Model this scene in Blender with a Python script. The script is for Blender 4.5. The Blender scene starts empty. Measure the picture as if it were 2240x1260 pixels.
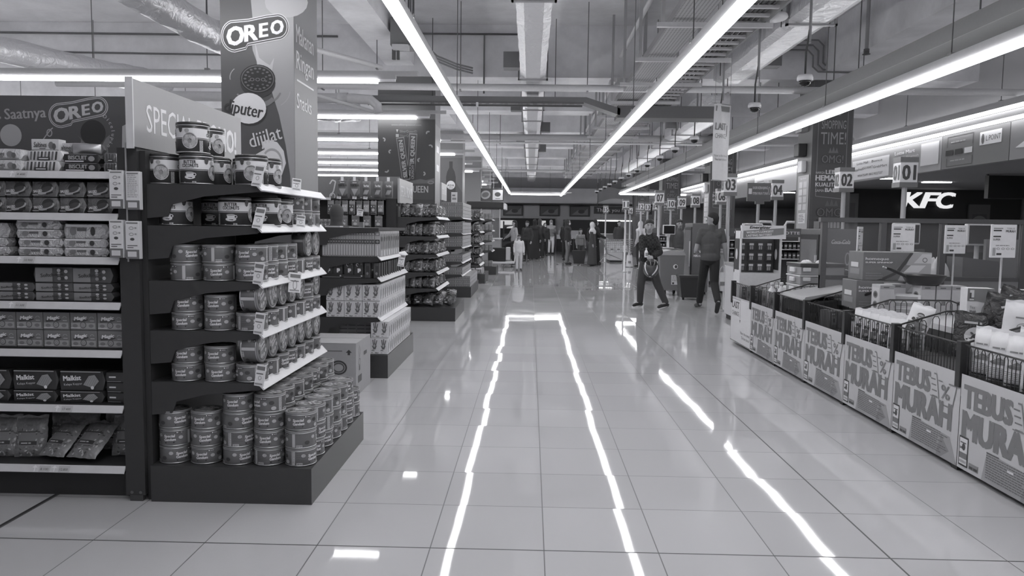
import bpy, bmesh, math, random
from mathutils import Vector, Matrix, noise
PI = math.pi
S = bpy.context.scene
C = S.collection

# ------------------------------------------------------------------ camera
F_PX, CAM_Z = 1654.0, 1.41
cd = bpy.data.cameras.new('camera')
cd.sensor_width = 36.0
cd.lens = F_PX / 2240 * 36.0
cd.clip_start, cd.clip_end = 0.05, 200
cam = bpy.data.objects.new('camera', cd)
C.objects.link(cam)
S.camera = cam
_yc = Vector((41 / F_PX, 133 / F_PX, -1)).normalized()            # the aisle's direction seen by the camera
_zc = Vector((1041 / F_PX, 120 / F_PX, -1)).cross(_yc).normalized()
if _zc.y < 0: _zc = -_zc
_xc = _yc.cross(_zc)
_m = Matrix((_xc, _yc, _zc)).to_4x4()
_m.translation = (0, 0, CAM_Z)
cam.matrix_world = _m

# ------------------------------------------------------------------ world, exposure, light levels
W = bpy.data.worlds.new('world'); S.world = W; W.use_nodes = True
W.node_tree.nodes['Background'].inputs[0].default_value = (.62, .62, .65, 1)
W.node_tree.nodes['Background'].inputs[1].default_value = 0.10
S.view_settings.view_transform = 'Standard'
S.view_settings.look = 'None'
S.view_settings.gamma = 1
S.view_settings.use_curve_mapping = False
S.view_settings.exposure = 0.0
TUBE, COVE, MALL = 15.8, 6.0, 25.0                                  # radiance of the lamps
S.cycles.max_bounces = 7
S.cycles.diffuse_bounces = 4
S.cycles.glossy_bounces = 3
S.cycles.transmission_bounces = 4
S.cycles.transparent_max_bounces = 10
S.cycles.sample_clamp_indirect = 4.0
S.cycles.caustics_reflective = False
S.cycles.caustics_refractive = False
try:
    S.cycles.use_denoising = True
except Exception:
    pass

# ------------------------------------------------------------------ materials (all node based)
_mats = {}
def lin(v):
    v /= 255.0
    return v / 12.92 if v <= .04045 else ((v + .055) / 1.055) ** 2.4
def tint(v):
    l = lin(v)
    return (l * .99, l * .987, l * 1.014, 1)
def G(v, rough=.55, metal=0.0, spec=.5, var=.06, scale=30.0):
    """grey procedural material: display grey v, with a faint noise over the colour"""
    key = ('g', v, rough, metal, spec, var, scale)
    if key in _mats: return _mats[key]
    m = bpy.data.materials.new('grey_%d' % v); m.use_nodes = True
    nt = m.node_tree; b = nt.nodes['Principled BSDF']
    b.inputs['Roughness'].default_value = rough
    b.inputs['Metallic'].default_value = metal
    b.inputs['Specular IOR Level'].default_value = spec
    k = 1.32 if v < 190 else 1.32 - .24 * min(1, (v - 190) / 40)
    col = tuple(q * k for q in tint(v)[:3])
    if var:
        n = nt.nodes.new('ShaderNodeTexNoise'); n.inputs['Scale'].default_value = scale; n.inputs['Detail'].default_value = 2
        g = nt.nodes.new('ShaderNodeNewGeometry')
        nt.links.new(g.outputs['Position'], n.inputs['Vector'])
        r = nt.nodes.new('ShaderNodeMapRange')
        r.inputs['To Min'].default_value = 1 - var; r.inputs['To Max'].default_value = 1 + var
        nt.links.new(n.outputs['Fac'], r.inputs['Value'])
        x = nt.nodes.new('ShaderNodeVectorMath'); x.operation = 'SCALE'
        x.inputs[0].default_value = col
        nt.links.new(r.outputs['Result'], x.inputs['Scale'])
        nt.links.new(x.outputs['Vector'], b.inputs['Base Color'])
    else:
        b.inputs['Base Color'].default_value = col + (1,)
    _mats[key] = m
    return m
def INK(v, rough=.5): return G(v, rough, var=0)
def FOIL(v, rough=.28): return G(v, rough, metal=.85, var=.12, scale=18)
def PLASTIC(v, rough=.25): return G(v, rough, var=.04)
def EMIT(v, s):
    key = ('e', v, s)
    if key in _mats: return _mats[key]
    m = bpy.data.materials.new('lamp_%d' % v); m.use_nodes = True
    nt = m.node_tree; nt.nodes.remove(nt.nodes['Principled BSDF'])
    e = nt.nodes.new('ShaderNodeEmission'); e.inputs[0].default_value = (.985, .985, 1, 1); e.inputs[1].default_value = s
    nt.links.new(e.outputs[0], nt.nodes['Material Output'].inputs[0])
    _mats[key] = m
    return m
def GLASS(v=200, alpha=.12, rough=.05):
    key = ('gl', v, alpha)
    if key in _mats: return _mats[key]
    m = bpy.data.materials.new('clear_sheet'); m.use_nodes = True
    nt = m.node_tree; b = nt.nodes['Principled BSDF']
    b.inputs['Base Color'].default_value = tint(v); b.inputs['Roughness'].default_value = rough
    t = nt.nodes.new('ShaderNodeBsdfTransparent'); x = nt.nodes.new('ShaderNodeMixShader')
    x.inputs[0].default_value = alpha
    nt.links.new(t.outputs[0], x.inputs[1]); nt.links.new(b.outputs[0], x.inputs[2])
    nt.links.new(x.outputs[0], nt.nodes['Material Output'].inputs[0])
    _mats[key] = m
    return m
def CONCRETE(v, name):
    m = bpy.data.materials.new(name); m.use_nodes = True
    nt = m.node_tree; b = nt.nodes['Principled BSDF']; b.inputs['Roughness'].default_value = .85
    g = nt.nodes.new('ShaderNodeNewGeometry')
    n = nt.nodes.new('ShaderNodeTexNoise'); n.inputs['Scale'].default_value = 1.3; n.inputs['Detail'].default_value = 8
    n.inputs['Roughness'].default_value = .65
    nt.links.new(g.outputs['Position'], n.inputs['Vector'])
    r = nt.nodes.new('ShaderNodeValToRGB')
    r.color_ramp.elements[0].position = .3; r.color_ramp.elements[0].color = tint(v * .93)
    r.color_ramp.elements[1].position = .7; r.color_ramp.elements[1].color = tint(v * 1.05)
    nt.links.new(n.outputs['Fac'], r.inputs['Fac']); nt.links.new(r.outputs['Color'], b.inputs['Base Color'])
    bp = nt.nodes.new('ShaderNodeBump'); bp.inputs['Strength'].default_value = .12; bp.inputs['Distance'].default_value = .02
    nt.links.new(n.outputs['Fac'], bp.inputs['Height']); nt.links.new(bp.outputs['Normal'], b.inputs['Normal'])
    return m
def WRINKLED(v, metal=.75, rough=.35, scale=9, strength=.6, dist=.03):
    """foil wrapped insulation / crumpled film: a metallic surface with a crease bump"""
    key = ('w', v, metal, rough, scale, strength, dist)
    if key in _mats: return _mats[key]
    m = bpy.data.materials.new('wrinkled_%d' % v); m.use_nodes = True
    nt = m.node_tree; b = nt.nodes['Principled BSDF']
    b.inputs['Base Color'].default_value = tint(v); b.inputs['Metallic'].default_value = metal; b.inputs['Roughness'].default_value = rough
    g = nt.nodes.new('ShaderNodeTexCoord')
    n = nt.nodes.new('ShaderNodeTexNoise'); n.inputs['Scale'].default_value = scale; n.inputs['Detail'].default_value = 5
    n.inputs['Distortion'].default_value = 1.6
    nt.links.new(g.outputs['Object'], n.inputs['Vector'])
    bp = nt.nodes.new('ShaderNodeBump'); bp.inputs['Strength'].default_value = strength; bp.inputs['Distance'].default_value = dist
    nt.links.new(n.outputs['Fac'], bp.inputs['Height']); nt.links.new(bp.outputs['Normal'], b.inputs['Normal'])
    _mats[key] = m
    return m
def FLOORMAT():
    m = bpy.data.materials.new('polished_tiles'); m.use_nodes = True
    nt = m.node_tree; b = nt.nodes['Principled BSDF']; N = nt.nodes.new; L = nt.links.new
    def math_(op, a, bb=None, cc=None):
        n = N('ShaderNodeMath'); n.operation = op
        for i, q in enumerate((a, bb, cc)):
            if q is None: continue
            if isinstance(q, (int, float)): n.inputs[i].default_value = q
            else: L(q, n.inputs[i])
        return n.outputs[0]
    g = N('ShaderNodeNewGeometry'); sp = N('ShaderNodeSeparateXYZ'); L(g.outputs['Position'], sp.inputs[0])
    TX, TY, OX, OY = .5, .515, .079, 3.21
    u = math_('DIVIDE', math_('SUBTRACT', sp.outputs[0], OX), TX)
    v = math_('DIVIDE', math_('SUBTRACT', sp.outputs[1], OY), TY)
    def dist(q, t):   # distance in metres from the nearest joint
        return math_('MULTIPLY', math_('SUBTRACT', .5, math_('ABSOLUTE', math_('SUBTRACT', math_('FRACT', q), .5))), t)
    thin = math_('LESS_THAN', math_('MINIMUM', dist(u, TX), dist(v, TY)), .0026)
    wu = dist(math_('DIVIDE', math_('SUBTRACT', sp.outputs[0], 1.579), 4.0), 4.0)
    wv = dist(math_('DIVIDE', math_('SUBTRACT', sp.outputs[1], 3.21), 4.12), 4.12)
    wide = math_('LESS_THAN', math_('MINIMUM', wu, wv), .0045)
    bold = math_('LESS_THAN', math_('ABSOLUTE', math_('ADD', sp.outputs[0], 2.435)), .009)
    line = math_('MAXIMUM', math_('MULTIPLY', thin, .75), math_('MAXIMUM', math_('MULTIPLY', wide, .9), bold))
    cu = math_('FLOOR', u); cv = math_('FLOOR', v)
    cb = N('ShaderNodeCombineXYZ'); L(cu, cb.inputs[0]); L(cv, cb.inputs[1])
    wn = N('ShaderNodeTexWhiteNoise'); wn.noise_dimensions = '2D'; L(cb.outputs[0], wn.inputs['Vector'])
    shade = math_('MULTIPLY_ADD', wn.outputs['Value'], .07, .965)
    sc = N('ShaderNodeVectorMath'); sc.operation = 'SCALE'; sc.inputs[0].default_value = tint(200)[:3]; L(shade, sc.inputs['Scale'])
    mx = N('ShaderNodeMixRGB'); L(line, mx.inputs[0]); L(sc.outputs[0], mx.inputs[1]); mx.inputs[2].default_value = tint(58)
    L(mx.outputs[0], b.inputs['Base Color'])
    # every tile lies a hair off level and the glaze is gently wavy
    def vec(op, a, bb):
        n = N('ShaderNodeVectorMath'); n.operation = op
        for i, q in enumerate((a, bb)):
            if isinstance(q, tuple): n.inputs[i].default_value = q
            else: L(q, n.inputs[i])
        return n.outputs[0]
    t1 = vec('MULTIPLY', vec('SUBTRACT', wn.outputs['Color'], (.5, .5, .5)), (.010, .006, 0))
    nz = N('ShaderNodeTexNoise'); nz.inputs['Scale'].default_value = 2.2; nz.inputs['Detail'].default_value = 1
    L(g.outputs['Position'], nz.inputs['Vector'])
    t2 = vec('MULTIPLY', vec('SUBTRACT', nz.outputs['Color'], (.5, .5, .5)), (.010, .006, 0))
    nn = vec('ADD', vec('ADD', g.outputs['Normal'], t1), t2)
    no = N('ShaderNodeVectorMath'); no.operation = 'NORMALIZE'; L(nn, no.inputs[0])
    L(no.outputs[0], b.inputs['Normal'])
    L(math_('MULTIPLY_ADD', line, .5, .04), b.inputs['Roughness'])
    b.inputs['Specular IOR Level'].default_value = .5
    b.inputs['IOR'].default_value = 1.38
    return m

# ------------------------------------------------------------------ geometry helpers
class MB:
    """collects faces of several materials and links them as ONE mesh object"""
    def __init__(s): s.v = []; s.f = []; s.m = []; s.sm = []; s.mats = []
    def mi(s, mat):
        if mat not in s.mats: s.mats.append(mat)
        return s.mats.index(mat)
    def add(s, vs, fs, mat, smooth=False):
        o = len(s.v); s.v += [tuple(q) for q in vs]; k = s.mi(mat)
        for f in fs: s.f.append([o + i for i in f]); s.m.append(k); s.sm.append(smooth)
        return s
    def box(s, x0, y0, z0, x1, y1, z1, mat, bev=0, M=None):
        if bev:
            b = bmesh.new(); bmesh.ops.create_cube(b, size=1)
            for v in b.verts: v.co = Vector(((v.co.x + .5) * (x1 - x0) + x0, (v.co.y + .5) * (y1 - y0) + y0, (v.co.z + .5) * (z1 - z0) + z0))
            bmesh.ops.bevel(b, geom=b.edges[:], offset=bev, segments=2, affect='EDGES', profile=.6)
            b.verts.index_update()
            vs = [v.co.copy() for v in b.verts]; fs = [[v.index for v in f.verts] for f in b.faces]; b.free()
        else:
            vs = [(x, y, z) for z in (z0, z1) for y in (y0, y1) for x in (x0, x1)]
            fs = [(0, 2, 3, 1), (4, 5, 7, 6), (0, 1, 5, 4), (2, 6, 7, 3), (0, 4, 6, 2), (1, 3, 7, 5)]
        if M: vs = [M @ Vector(q) for q in vs]
        return s.add(vs, fs, mat)
    def prism(s, pts, axis, a0, a1, mat, M=None):
        """closed polygon pts (2D) extruded along an axis from a0 to a1"""
        def P(p, a):
            return {'x': (a, p[0], p[1]), 'y': (p[0], a, p[1]), 'z': (p[0], p[1], a)}[axis]
        n = len(pts)
        vs = [P(p, a0) for p in pts] + [P(p, a1) for p in pts]
        fs = [list(range(n))[::-1], [n + i for i in range(n)]] + [(i, (i + 1) % n, n + (i + 1) % n, n + i) for i in range(n)]
        if M: vs = [M @ Vector(q) for q in vs]
        return s.add(vs, fs, mat)
    def lathe(s, prof, mat, n=24, M=None, smooth=True, a0=0, a1=2 * PI, ex=1, ey=1):
        """profile (r, z) turned about z"""
        full = abs(a1 - a0 - 2 * PI) < 1e-6; k = n if full else n + 1
        vs = []
        for r, z in prof:
            for i in range(k):
                a = a0 + (a1 - a0) * i / n
                vs.append((r * math.cos(a) * ex, r * math.sin(a) * ey, z))
        fs = []
        for j in range(len(prof) - 1):
            for i in range(n):
                i2 = (i + 1) % k
                fs.append((j * k + i, j * k + i2, (j + 1) * k + i2, (j + 1) * k + i))
        if M: vs = [M @ Vector(q) for q in vs]
        s.add(vs, fs, mat, smooth)
        if full:
            o = len(s.v) - len(vs)
            for j, fl in ((0, True), (len(prof) - 1, False)):
                if prof[j][0] > 1e-5:
                    q = [o + j * k + i for i in range(k)]
                    s.f.append(q[::-1] if fl else q); s.m.append(s.mi(mat)); s.sm.append(False)
        return s
    def cyl(s, a, b, r, mat, n=12, r2=None):
        return s.tube([a, b], r, mat, n, r2=r2)
    def tube(s, pts, r, mat, n=8, r2=None, cap=True):
        pts = [Vector(p) for p in pts]; N = len(pts); vs = []; up = None
        for i, p in enumerate(pts):
            d = (pts[min(i + 1, N - 1)] - pts[max(i - 1, 0)]).normalized()
            if up is None:
                up = Vector((0, 0, 1)) if abs(d.z) < .9 else Vector((1, 0, 0))
            x = d.cross(up).normalized(); y = x.cross(d).normalized(); up = y
            q = r if r2 is None else r + (r2 - r) * i / (N - 1)
            for k in range(n):
                t = 2 * PI * k / n
                vs.append(p + x * (q * math.cos(t)) + y * (q * math.sin(t)))
        fs = [(i * n + k, i * n + (k + 1) % n, (i + 1) * n + (k + 1) % n, (i + 1) * n + k) for i in range(N - 1) for k in range(n)]
        s.add(vs, fs, mat, n > 5)
        if cap:
            o = len(s.v) - len(vs); k = s.mi(mat)
            for q in ([o + i for i in range(n)], [o + (N - 1) * n + i for i in range(n)][::-1]):
                s.f.append(q); s.m.append(k); s.sm.append(False)
        return s
    def ball(s, c, rx, ry, rz, mat, n=14, m=9, M=None):
        vs = []; fs = []
        for j in range(m + 1):
            t = PI * j / m
            for i in range(n):
                a = 2 * PI * i / n
                vs.append((c[0] + rx * math.sin(t) * math.cos(a), c[1] + ry * math.sin(t) * math.sin(a), c[2] + rz * math.cos(t)))
        for j in range(m):
            for i in range(n):
                fs.append((j * n + i, (j + 1) * n + i, (j + 1) * n + (i + 1) % n, j * n + (i + 1) % n))
        if M: vs = [M @ Vector(q) for q in vs]
        return s.add(vs, fs, mat, True)
    def grid(s, fn, nu, nv, mat, smooth=True):
        vs = [fn(i / nu, j / nv) for j in range(nv + 1) for i in range(nu + 1)]
        fs = [(j * (nu + 1) + i, j * (nu + 1) + i + 1, (j + 1) * (nu + 1) + i + 1, (j + 1) * (nu + 1) + i) for j in range(nv) for i in range(nu)]
        return s.add(vs, fs, mat, smooth)
    def art(s, art, fn):
        for i, (vs, fs, mat, l) in enumerate(art.items):
            s.add([fn(u, v, l + .13 * (i % 7)) for u, v in vs], fs, mat)
        return s
    def build(s, name, parent=None, loc=None):
        me = bpy.data.meshes.new(name)
        me.from_pydata(s.v, [], s.f)
        for m in s.mats: me.materials.append(m)
        me.polygons.foreach_set('material_index', s.m)
        me.polygons.foreach_set('use_smooth', s.sm)
        me.update()
        o = bpy.data.objects.new(name, me); C.objects.link(o)
        if parent is not None: o.parent = parent
        if loc is not None: o.location = loc
        return o

_tc = {}
def textgeo(s, bold=0.0, res=2):
    """flat glyph outlines of a string, cap height 1, left at 0"""
    key = (s, bold, res)
    if key in _tc: return _tc[key]
    c = bpy.data.curves.new('glyphs', 'FONT'); c.body = s; c.size = 1; c.resolution_u = res; c.fill_mode = 'FRONT'
    c.dimensions = '2D'
    o = bpy.data.objects.new('glyphs', c); C.objects.link(o)
    dg = bpy.context.evaluated_depsgraph_get()
    me = bpy.data.meshes.new_from_object(o.evaluated_get(dg))
    k = 1 / .73
    vs = [(v.co.x * k, v.co.y * k) for v in me.vertices]; fs = [list(p.vertices) for p in me.polygons]
    bpy.data.objects.remove(o); bpy.data.curves.remove(c); bpy.data.meshes.remove(me)
    x0 = min((v[0] for v in vs), default=0); x1 = max((v[0] for v in vs), default=1)
    _tc[key] = ([(x - x0, y) for x, y in vs], fs, x1 - x0)
    return _tc[key]

class Art:
    """flat graphics in (u, v) metres; layers lie a hair above each other"""
    def __init__(s): s.items = []
    def rect(s, x0, y0, x1, y1, mat, l=1, nx=1, ny=1):
        vs = [(x0 + (x1 - x0) * i / nx, y0 + (y1 - y0) * j / ny) for j in range(ny + 1) for i in range(nx + 1)]
        fs = [(j * (nx + 1) + i, j * (nx + 1) + i + 1, (j + 1) * (nx + 1) + i + 1, (j + 1) * (nx + 1) + i) for j in range(ny) for i in range(nx)]
        s.items.append((vs, fs, mat, l)); return s
    def poly(s, pts, mat, l=1):
        s.items.append((list(pts), [list(range(len(pts)))], mat, l)); return s
    def ell(s, cx, cy, rx, ry, mat, l=1, n=18, rot=0, a0=0, a1=2 * PI):
        c, d = math.cos(rot), math.sin(rot); p = []
        for i in range(n + (a1 - a0 < 6.28)):
            t = a0 + (a1 - a0) * i / n; x, y = rx * math.cos(t), ry * math.sin(t)
            p.append((cx + x * c - y * d, cy + x * d + y * c))
        return s.poly(p, mat, l)
    def ring(s, cx, cy, rx, ry, w, mat, l=1, n=20, a0=0, a1=2 * PI):
        vs = []
        for i in range(n + 1):
            t = a0 + (a1 - a0) * i / n
            vs += [(cx + (rx - w) * math.cos(t), cy + (ry - w) * math.sin(t)), (cx + rx * math.cos(t), cy + ry * math.sin(t))]
        s.items.append((vs, [(2 * i, 2 * i + 1, 2 * i + 3, 2 * i + 2) for i in range(n)], mat, l)); return s
    def line(s, pts, w, mat, l=1):
        for (x0, y0), (x1, y1) in zip(pts, pts[1:]):
            d = math.hypot(x1 - x0, y1 - y0) or 1; nx, ny = -(y1 - y0) / d * w / 2, (x1 - x0) / d * w / 2
            s.poly([(x0 + nx, y0 + ny), (x0 - nx, y0 - ny), (x1 - nx, y1 - ny), (x1 + nx, y1 + ny)], mat, l)
        return s
    def text(s, t, x, y, h, mat, l=2, al='C', bold=0.0, sx=1.0, shear=0.0, rot=0.0, width=None, res=2):
        """h = cap height; y = baseline; width fits the string to a width"""
        vs, fs, w = textgeo(t, 0, res)
        if width: sx = width / (w * h)
        o = {'L': 0, 'C': -w / 2, 'R': -w}[al]; c, d = math.cos(rot), math.sin(rot)
        # heavier strokes: the glyphs laid over themselves a hair apart
        k = bold * 1.05
        for i, j in (((0, 0),) if not bold else ((-k, -k * .5), (k, -k * .5), (-k, k * .5), (k, k * .5), (0, 0)) if bold > .035 else ((-k, 0), (k, 0))):
            q = []
            for a, b in vs:
                px, py = (a + o + b * shear + i / max(sx, .3) ** .5) * h * sx, (b + j) * h
                q.append((x + px * c - py * d, y + px * d + py * c))
            s.items.append((q, fs, mat, l))
        return s
    def lines(s, x, y, w, n, dy, h, mat, l=2, seed=1):
        """n rows of small print"""
        r = random.Random(seed)
        for i in range(n):
            a = x; yy = y - i * dy; e = x + w * r.uniform(.72, 1)
            while a < e - h:
                b = min(e, a + h * r.uniform(2, 6)); s.rect(a, yy, b, yy + h, mat, l); a = b + h * .7
        return s
    def barcode(s, x0, y0, x1, y1, mat, bg, l=1, n=11, seed=3):
        s.rect(x0, y0, x1, y1, bg, l); r = random.Random(seed); a = x0 + (x1 - x0) * .06
        st = (x1 - x0) * .88 / n
        for i in range(n):
            s.rect(a + i * st, y0 + (y1 - y0) * .12, a + i * st + st * r.uniform(.25, .7), y1 - (y1 - y0) * .1, mat, l + 1)
        return s

EPS = .0005
def on_front(y=0, x=0, z=0, e=EPS):      # a plane facing -y
    return lambda u, v, l: (x + u, y - e * (l + 1), z + v)
def on_right(xp=0, y=0, z=0, e=EPS):     # a plane facing +x, u runs along +y
    return lambda u, v, l: (xp + e * (l + 1), y + u, z + v)
def on_left(xp=0, y=0, z=0, e=EPS):      # a plane facing -x, u runs along -y
    return lambda u, v, l: (xp - e * (l + 1), y - u, z + v)
def on_top(zp=0, x=0, y=0, e=EPS):
    return lambda u, v, l: (x + u, y + v, zp + e * (l + 1))
def on_round(r, z=0, e=EPS):             # round a cylinder, u = arc length, centre facing -y
    return lambda u, v, l: ((r + e * (l + 1)) * math.sin(u / r), -(r + e * (l + 1)) * math.cos(u / r), z + v)

def tag(o, label, cat, group=None, kind=None):
    o['label'] = label; o['category'] = cat
    if group: o['group'] = group
    if kind: o['kind'] = kind
    return o
def empty(name, loc=(0, 0, 0), rz=0):
    o = bpy.data.objects.new(name, None); C.objects.link(o); o.location = loc; o.rotation_euler = (0, 0, rz)
    o.empty_display_size = .05
    return o
def thing(name, label, cat, loc=(0, 0, 0), rz=0, group=None):
    return tag(empty(name, loc, rz), label, cat, group)
def structure(o):
    o['kind'] = 'structure'; return o
def dup(root, loc, rot=None, label=None, group=None, scale=None):
    """a copy of a thing with copies of its parts and sub-parts (shared mesh data)"""
    r = root.copy(); C.objects.link(r); r.location = loc
    if rot is not None: r.rotation_euler = (0, 0, rot) if isinstance(rot, (int, float)) else rot
    if scale: r.scale = (scale,) * 3 if isinstance(scale, (int, float)) else scale
    if label: r['label'] = label
    if group: r['group'] = group
    for ch in list(root.children):
        c = ch.copy(); C.objects.link(c); c.parent = r
        for g in list(ch.children):
            d = g.copy(); C.objects.link(d); d.parent = c
    return r
class Kind:
    """first call moves the prototype itself, later calls copy it"""
    def __init__(s, proto): s.p = proto; s.used = False
    def put(s, loc, rot=0, label=None, group=None, scale=None):
        if s.used: return dup(s.p, loc, rot, label, group, scale)
        s.used = True; o = s.p; o.location = loc
        o.rotation_euler = (0, 0, rot) if isinstance(rot, (int, float)) else rot
        if scale: o.scale = (scale,) * 3 if isinstance(scale, (int, float)) else scale
        if label: o['label'] = label
        if group: o['group'] = group
        return o
ORD = 'first second third fourth fifth sixth seventh eighth ninth tenth eleventh twelfth thirteenth fourteenth fifteenth sixteenth seventeenth eighteenth nineteenth twentieth'.split()
def nth(i): return ORD[i]
def level(k, n):
    if n == 1: return 'alone'
    return 'bottom' if k == 0 else ('top' if k == n - 1 else ('middle' if n == 3 else ORD[k] + ' up'))

# ================================================================== LIGHTS OF THE ROOM
def strip_light(name, label, a, b, w, h, group, strength, rods=(), top=5.1, housing_w=.045):
    """a continuous tube under a grey channel, hung on rods; a and b are the ends (x or y run)"""
    a, b = Vector(a), Vector(b); along_y = abs(b.y - a.y) > abs(b.x - a.x)
    L = (b - a).length; n = max(1, int(L / 1.2))
    t = thing(name, label, 'ceiling light', a, 0, group)
    d = MB(); hs = MB(); lm = EMIT(int(strength * 10), strength); gm = G(150, .5)
    for i in range(n):
        s0, s1 = L * i / n, L * (i + 1) / n - .004
        if along_y: d.box(-w / 2, s0, -h, w / 2, s1, 0, lm)
        else: d.box(s0, -w / 2, -h, s1, w / 2, 0, lm)
    H = housing_w
    if along_y:
        hs.box(-H / 2, -.05, .002, H / 2, L + .05, .11, gm)
    else:
        hs.box(-.05, -H / 2, .002, L + .25, H / 2, .05, gm); hs.box(-.05, -H / 2, .05, L + .55, H / 2, .11, gm)
        hs.box(L, -.02, -.03, L + .24, .02, .002, G(200, .5))
    d.build('diffuser', t); hs.build('housing', t)
    for s in rods:
        r = MB(); p = Vector((0, s, 0)) if along_y else Vector((s, 0, 0))
        r.cyl(p + Vector((0, 0, .1)), p + Vector((0, 0, top - a.z)), .006, G(95, .5), 6)
        r.box(p.x - .03, p.y - .03, .10, p.x + .03, p.y + .03, .13, G(120))
        r.build('hanger', t)
    return t
RUN = 'long strip lights over the main aisle'
strip_light('strip_light', 'long bright strip light over the left edge of the aisle, along the shelf ends', (-1.035, -5, 3.05), (-1.035, 36.7, 3.05), .085, .05, RUN, TUBE, [7.5 + 4 * i for i in range(9)])
strip_light('strip_light', 'long bright strip light hung beside the cable tray over the middle of the aisle', (1.436, -5, 2.98), (1.436, 36.9, 2.98), .085, .05, RUN, TUBE, [8.0 + 4 * i for i in range(8)])
strip_light('strip_light', 'long bright strip light over the promotion bins and checkouts', (4.11, -5, 3.04), (4.11, 35.4, 3.04), .085, .05, RUN, TUBE, [9.5 + 3.2 * i for i in range(10)])
strip_light('strip_light', 'short strip light across the far end of the aisle', (-1.0, 37.0, 3.02), (1.42, 37.0, 3.02), .085, .05, 'cross strip lights at the far end', TUBE, [.5, 1.9])
strip_light('strip_light', 'strip light crossing above the far checkouts to the column', (4.15, 35.6, 3.02), (7.2, 35.6, 3.02), .085, .05, 'cross strip lights at the far end', TUBE, [.6, 2.4])
CR = 'strip lights running across over the shelf rows'
crow = ['just in front of the biscuit pillar', 'above the biscuit header board', 'in front of the dark chocolate pillar', 'beyond the dark chocolate pillar, nearest of those behind it',
        'beyond the chocolate pillar, second behind it', 'beyond the chocolate pillar, third behind it', 'beyond the chocolate pillar, fourth behind it', 'deep in the shop near the picture boards', 'deep in the shop, last but one', 'deepest in the shop over the last shelves']
for i, y in enumerate([6.62, 10.55, 14.05, 17.75, 21.1, 24.3, 27.5, 30.6, 33.4, 36.0]):
    strip_light('strip_light', 'strip light across the shelf rows, ' + crow[i], (-19, y, 3.41), (-2.13, y, 3.41), .075, .05, CR, TUBE, [14.5, 10.9, 7])
for k, (x, z) in enumerate(((7.80, 3.49), (7.88, 3.32))):
    strip_light('strip_light', ('upper' if k == 0 else 'lower') + ' tube of the pair running along the top of the fascia banner', (x, 8, z), (x, 41, z), .07, .05, 'tubes along the fascia banner', COVE, [5 + 3.2 * i for i in range(9)] if k == 0 else (), housing_w=.07)

# ================================================================== ROOM SHELL
SLAB = 5.1
CEIL = CONCRETE(222, 'ceiling_concrete'); BEAMM = CONCRETE(235, 'beam_concrete'); WALLM = CONCRETE(205, 'wall_paint'); MALLM = CONCRETE(70, 'mall_dark')
structure(MB().box(-22, -7, -.1, 26, 52, 0, FLOORMAT()).build('floor'))
structure(MB().box(-22, -7, SLAB, 8.3, 52, SLAB + .2, CEIL).build('ceiling'))
structure(MB().box(-22.2, -7, 0, -22, 52, SLAB, WALLM).build('wall_left'))
structure(MB().box(-22, -7.2, 0, 26, -7, SLAB, WALLM).build('wall_front'))
structure(MB().box(8.1, -7, 2.66, 8.3, 52, SLAB, G(158, .8, scale=2)).build('wall_right'))
structure(MB().box(26, -7, 0, 26.2, 52, 2.75, MALLM).build('wall_mall'))
structure(MB().box(8.3, -7, 2.75, 26.2, 52, 2.9, G(120, .8)).build('ceiling_mall'))
structure(MB().box(-22, 47, 0, 26, 47.2, SLAB, G(190, .8, scale=2)).build('wall_back'))
# soffit band and dark openings of the far wall
structure(MB().box(-12, 45.6, 2.85, 8.1, 46.99, 3.75, G(238, .8, scale=2)).build('trim_1'))
structure(MB().box(-12, 45.5, 2.78, 8.1, 46.99, 2.85, G(60)).build('trim_2'))
# beams
for i, y in enumerate([14.2, 18.2, 22.2, 26.2, 30.2, 34.2, 38.2, 42.2]):
    structure(MB().box(-22, y, 4.16, 8.1, y + .7, SLAB, BEAMM).build('trim_%d' % (3 + i)))
structure(MB().box(-2.72, -7, 4.36, -2.2, 14.2, SLAB, BEAMM).build('trim_20'))
structure(MB().box(-2.72, 14.9, 4.36, -2.2, 46, SLAB, BEAMM).build('trim_21'))
structure(MB().box(5.3, -7, 4.3, 5.9, 14.2, SLAB, BEAMM).build('trim_22'))

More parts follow.
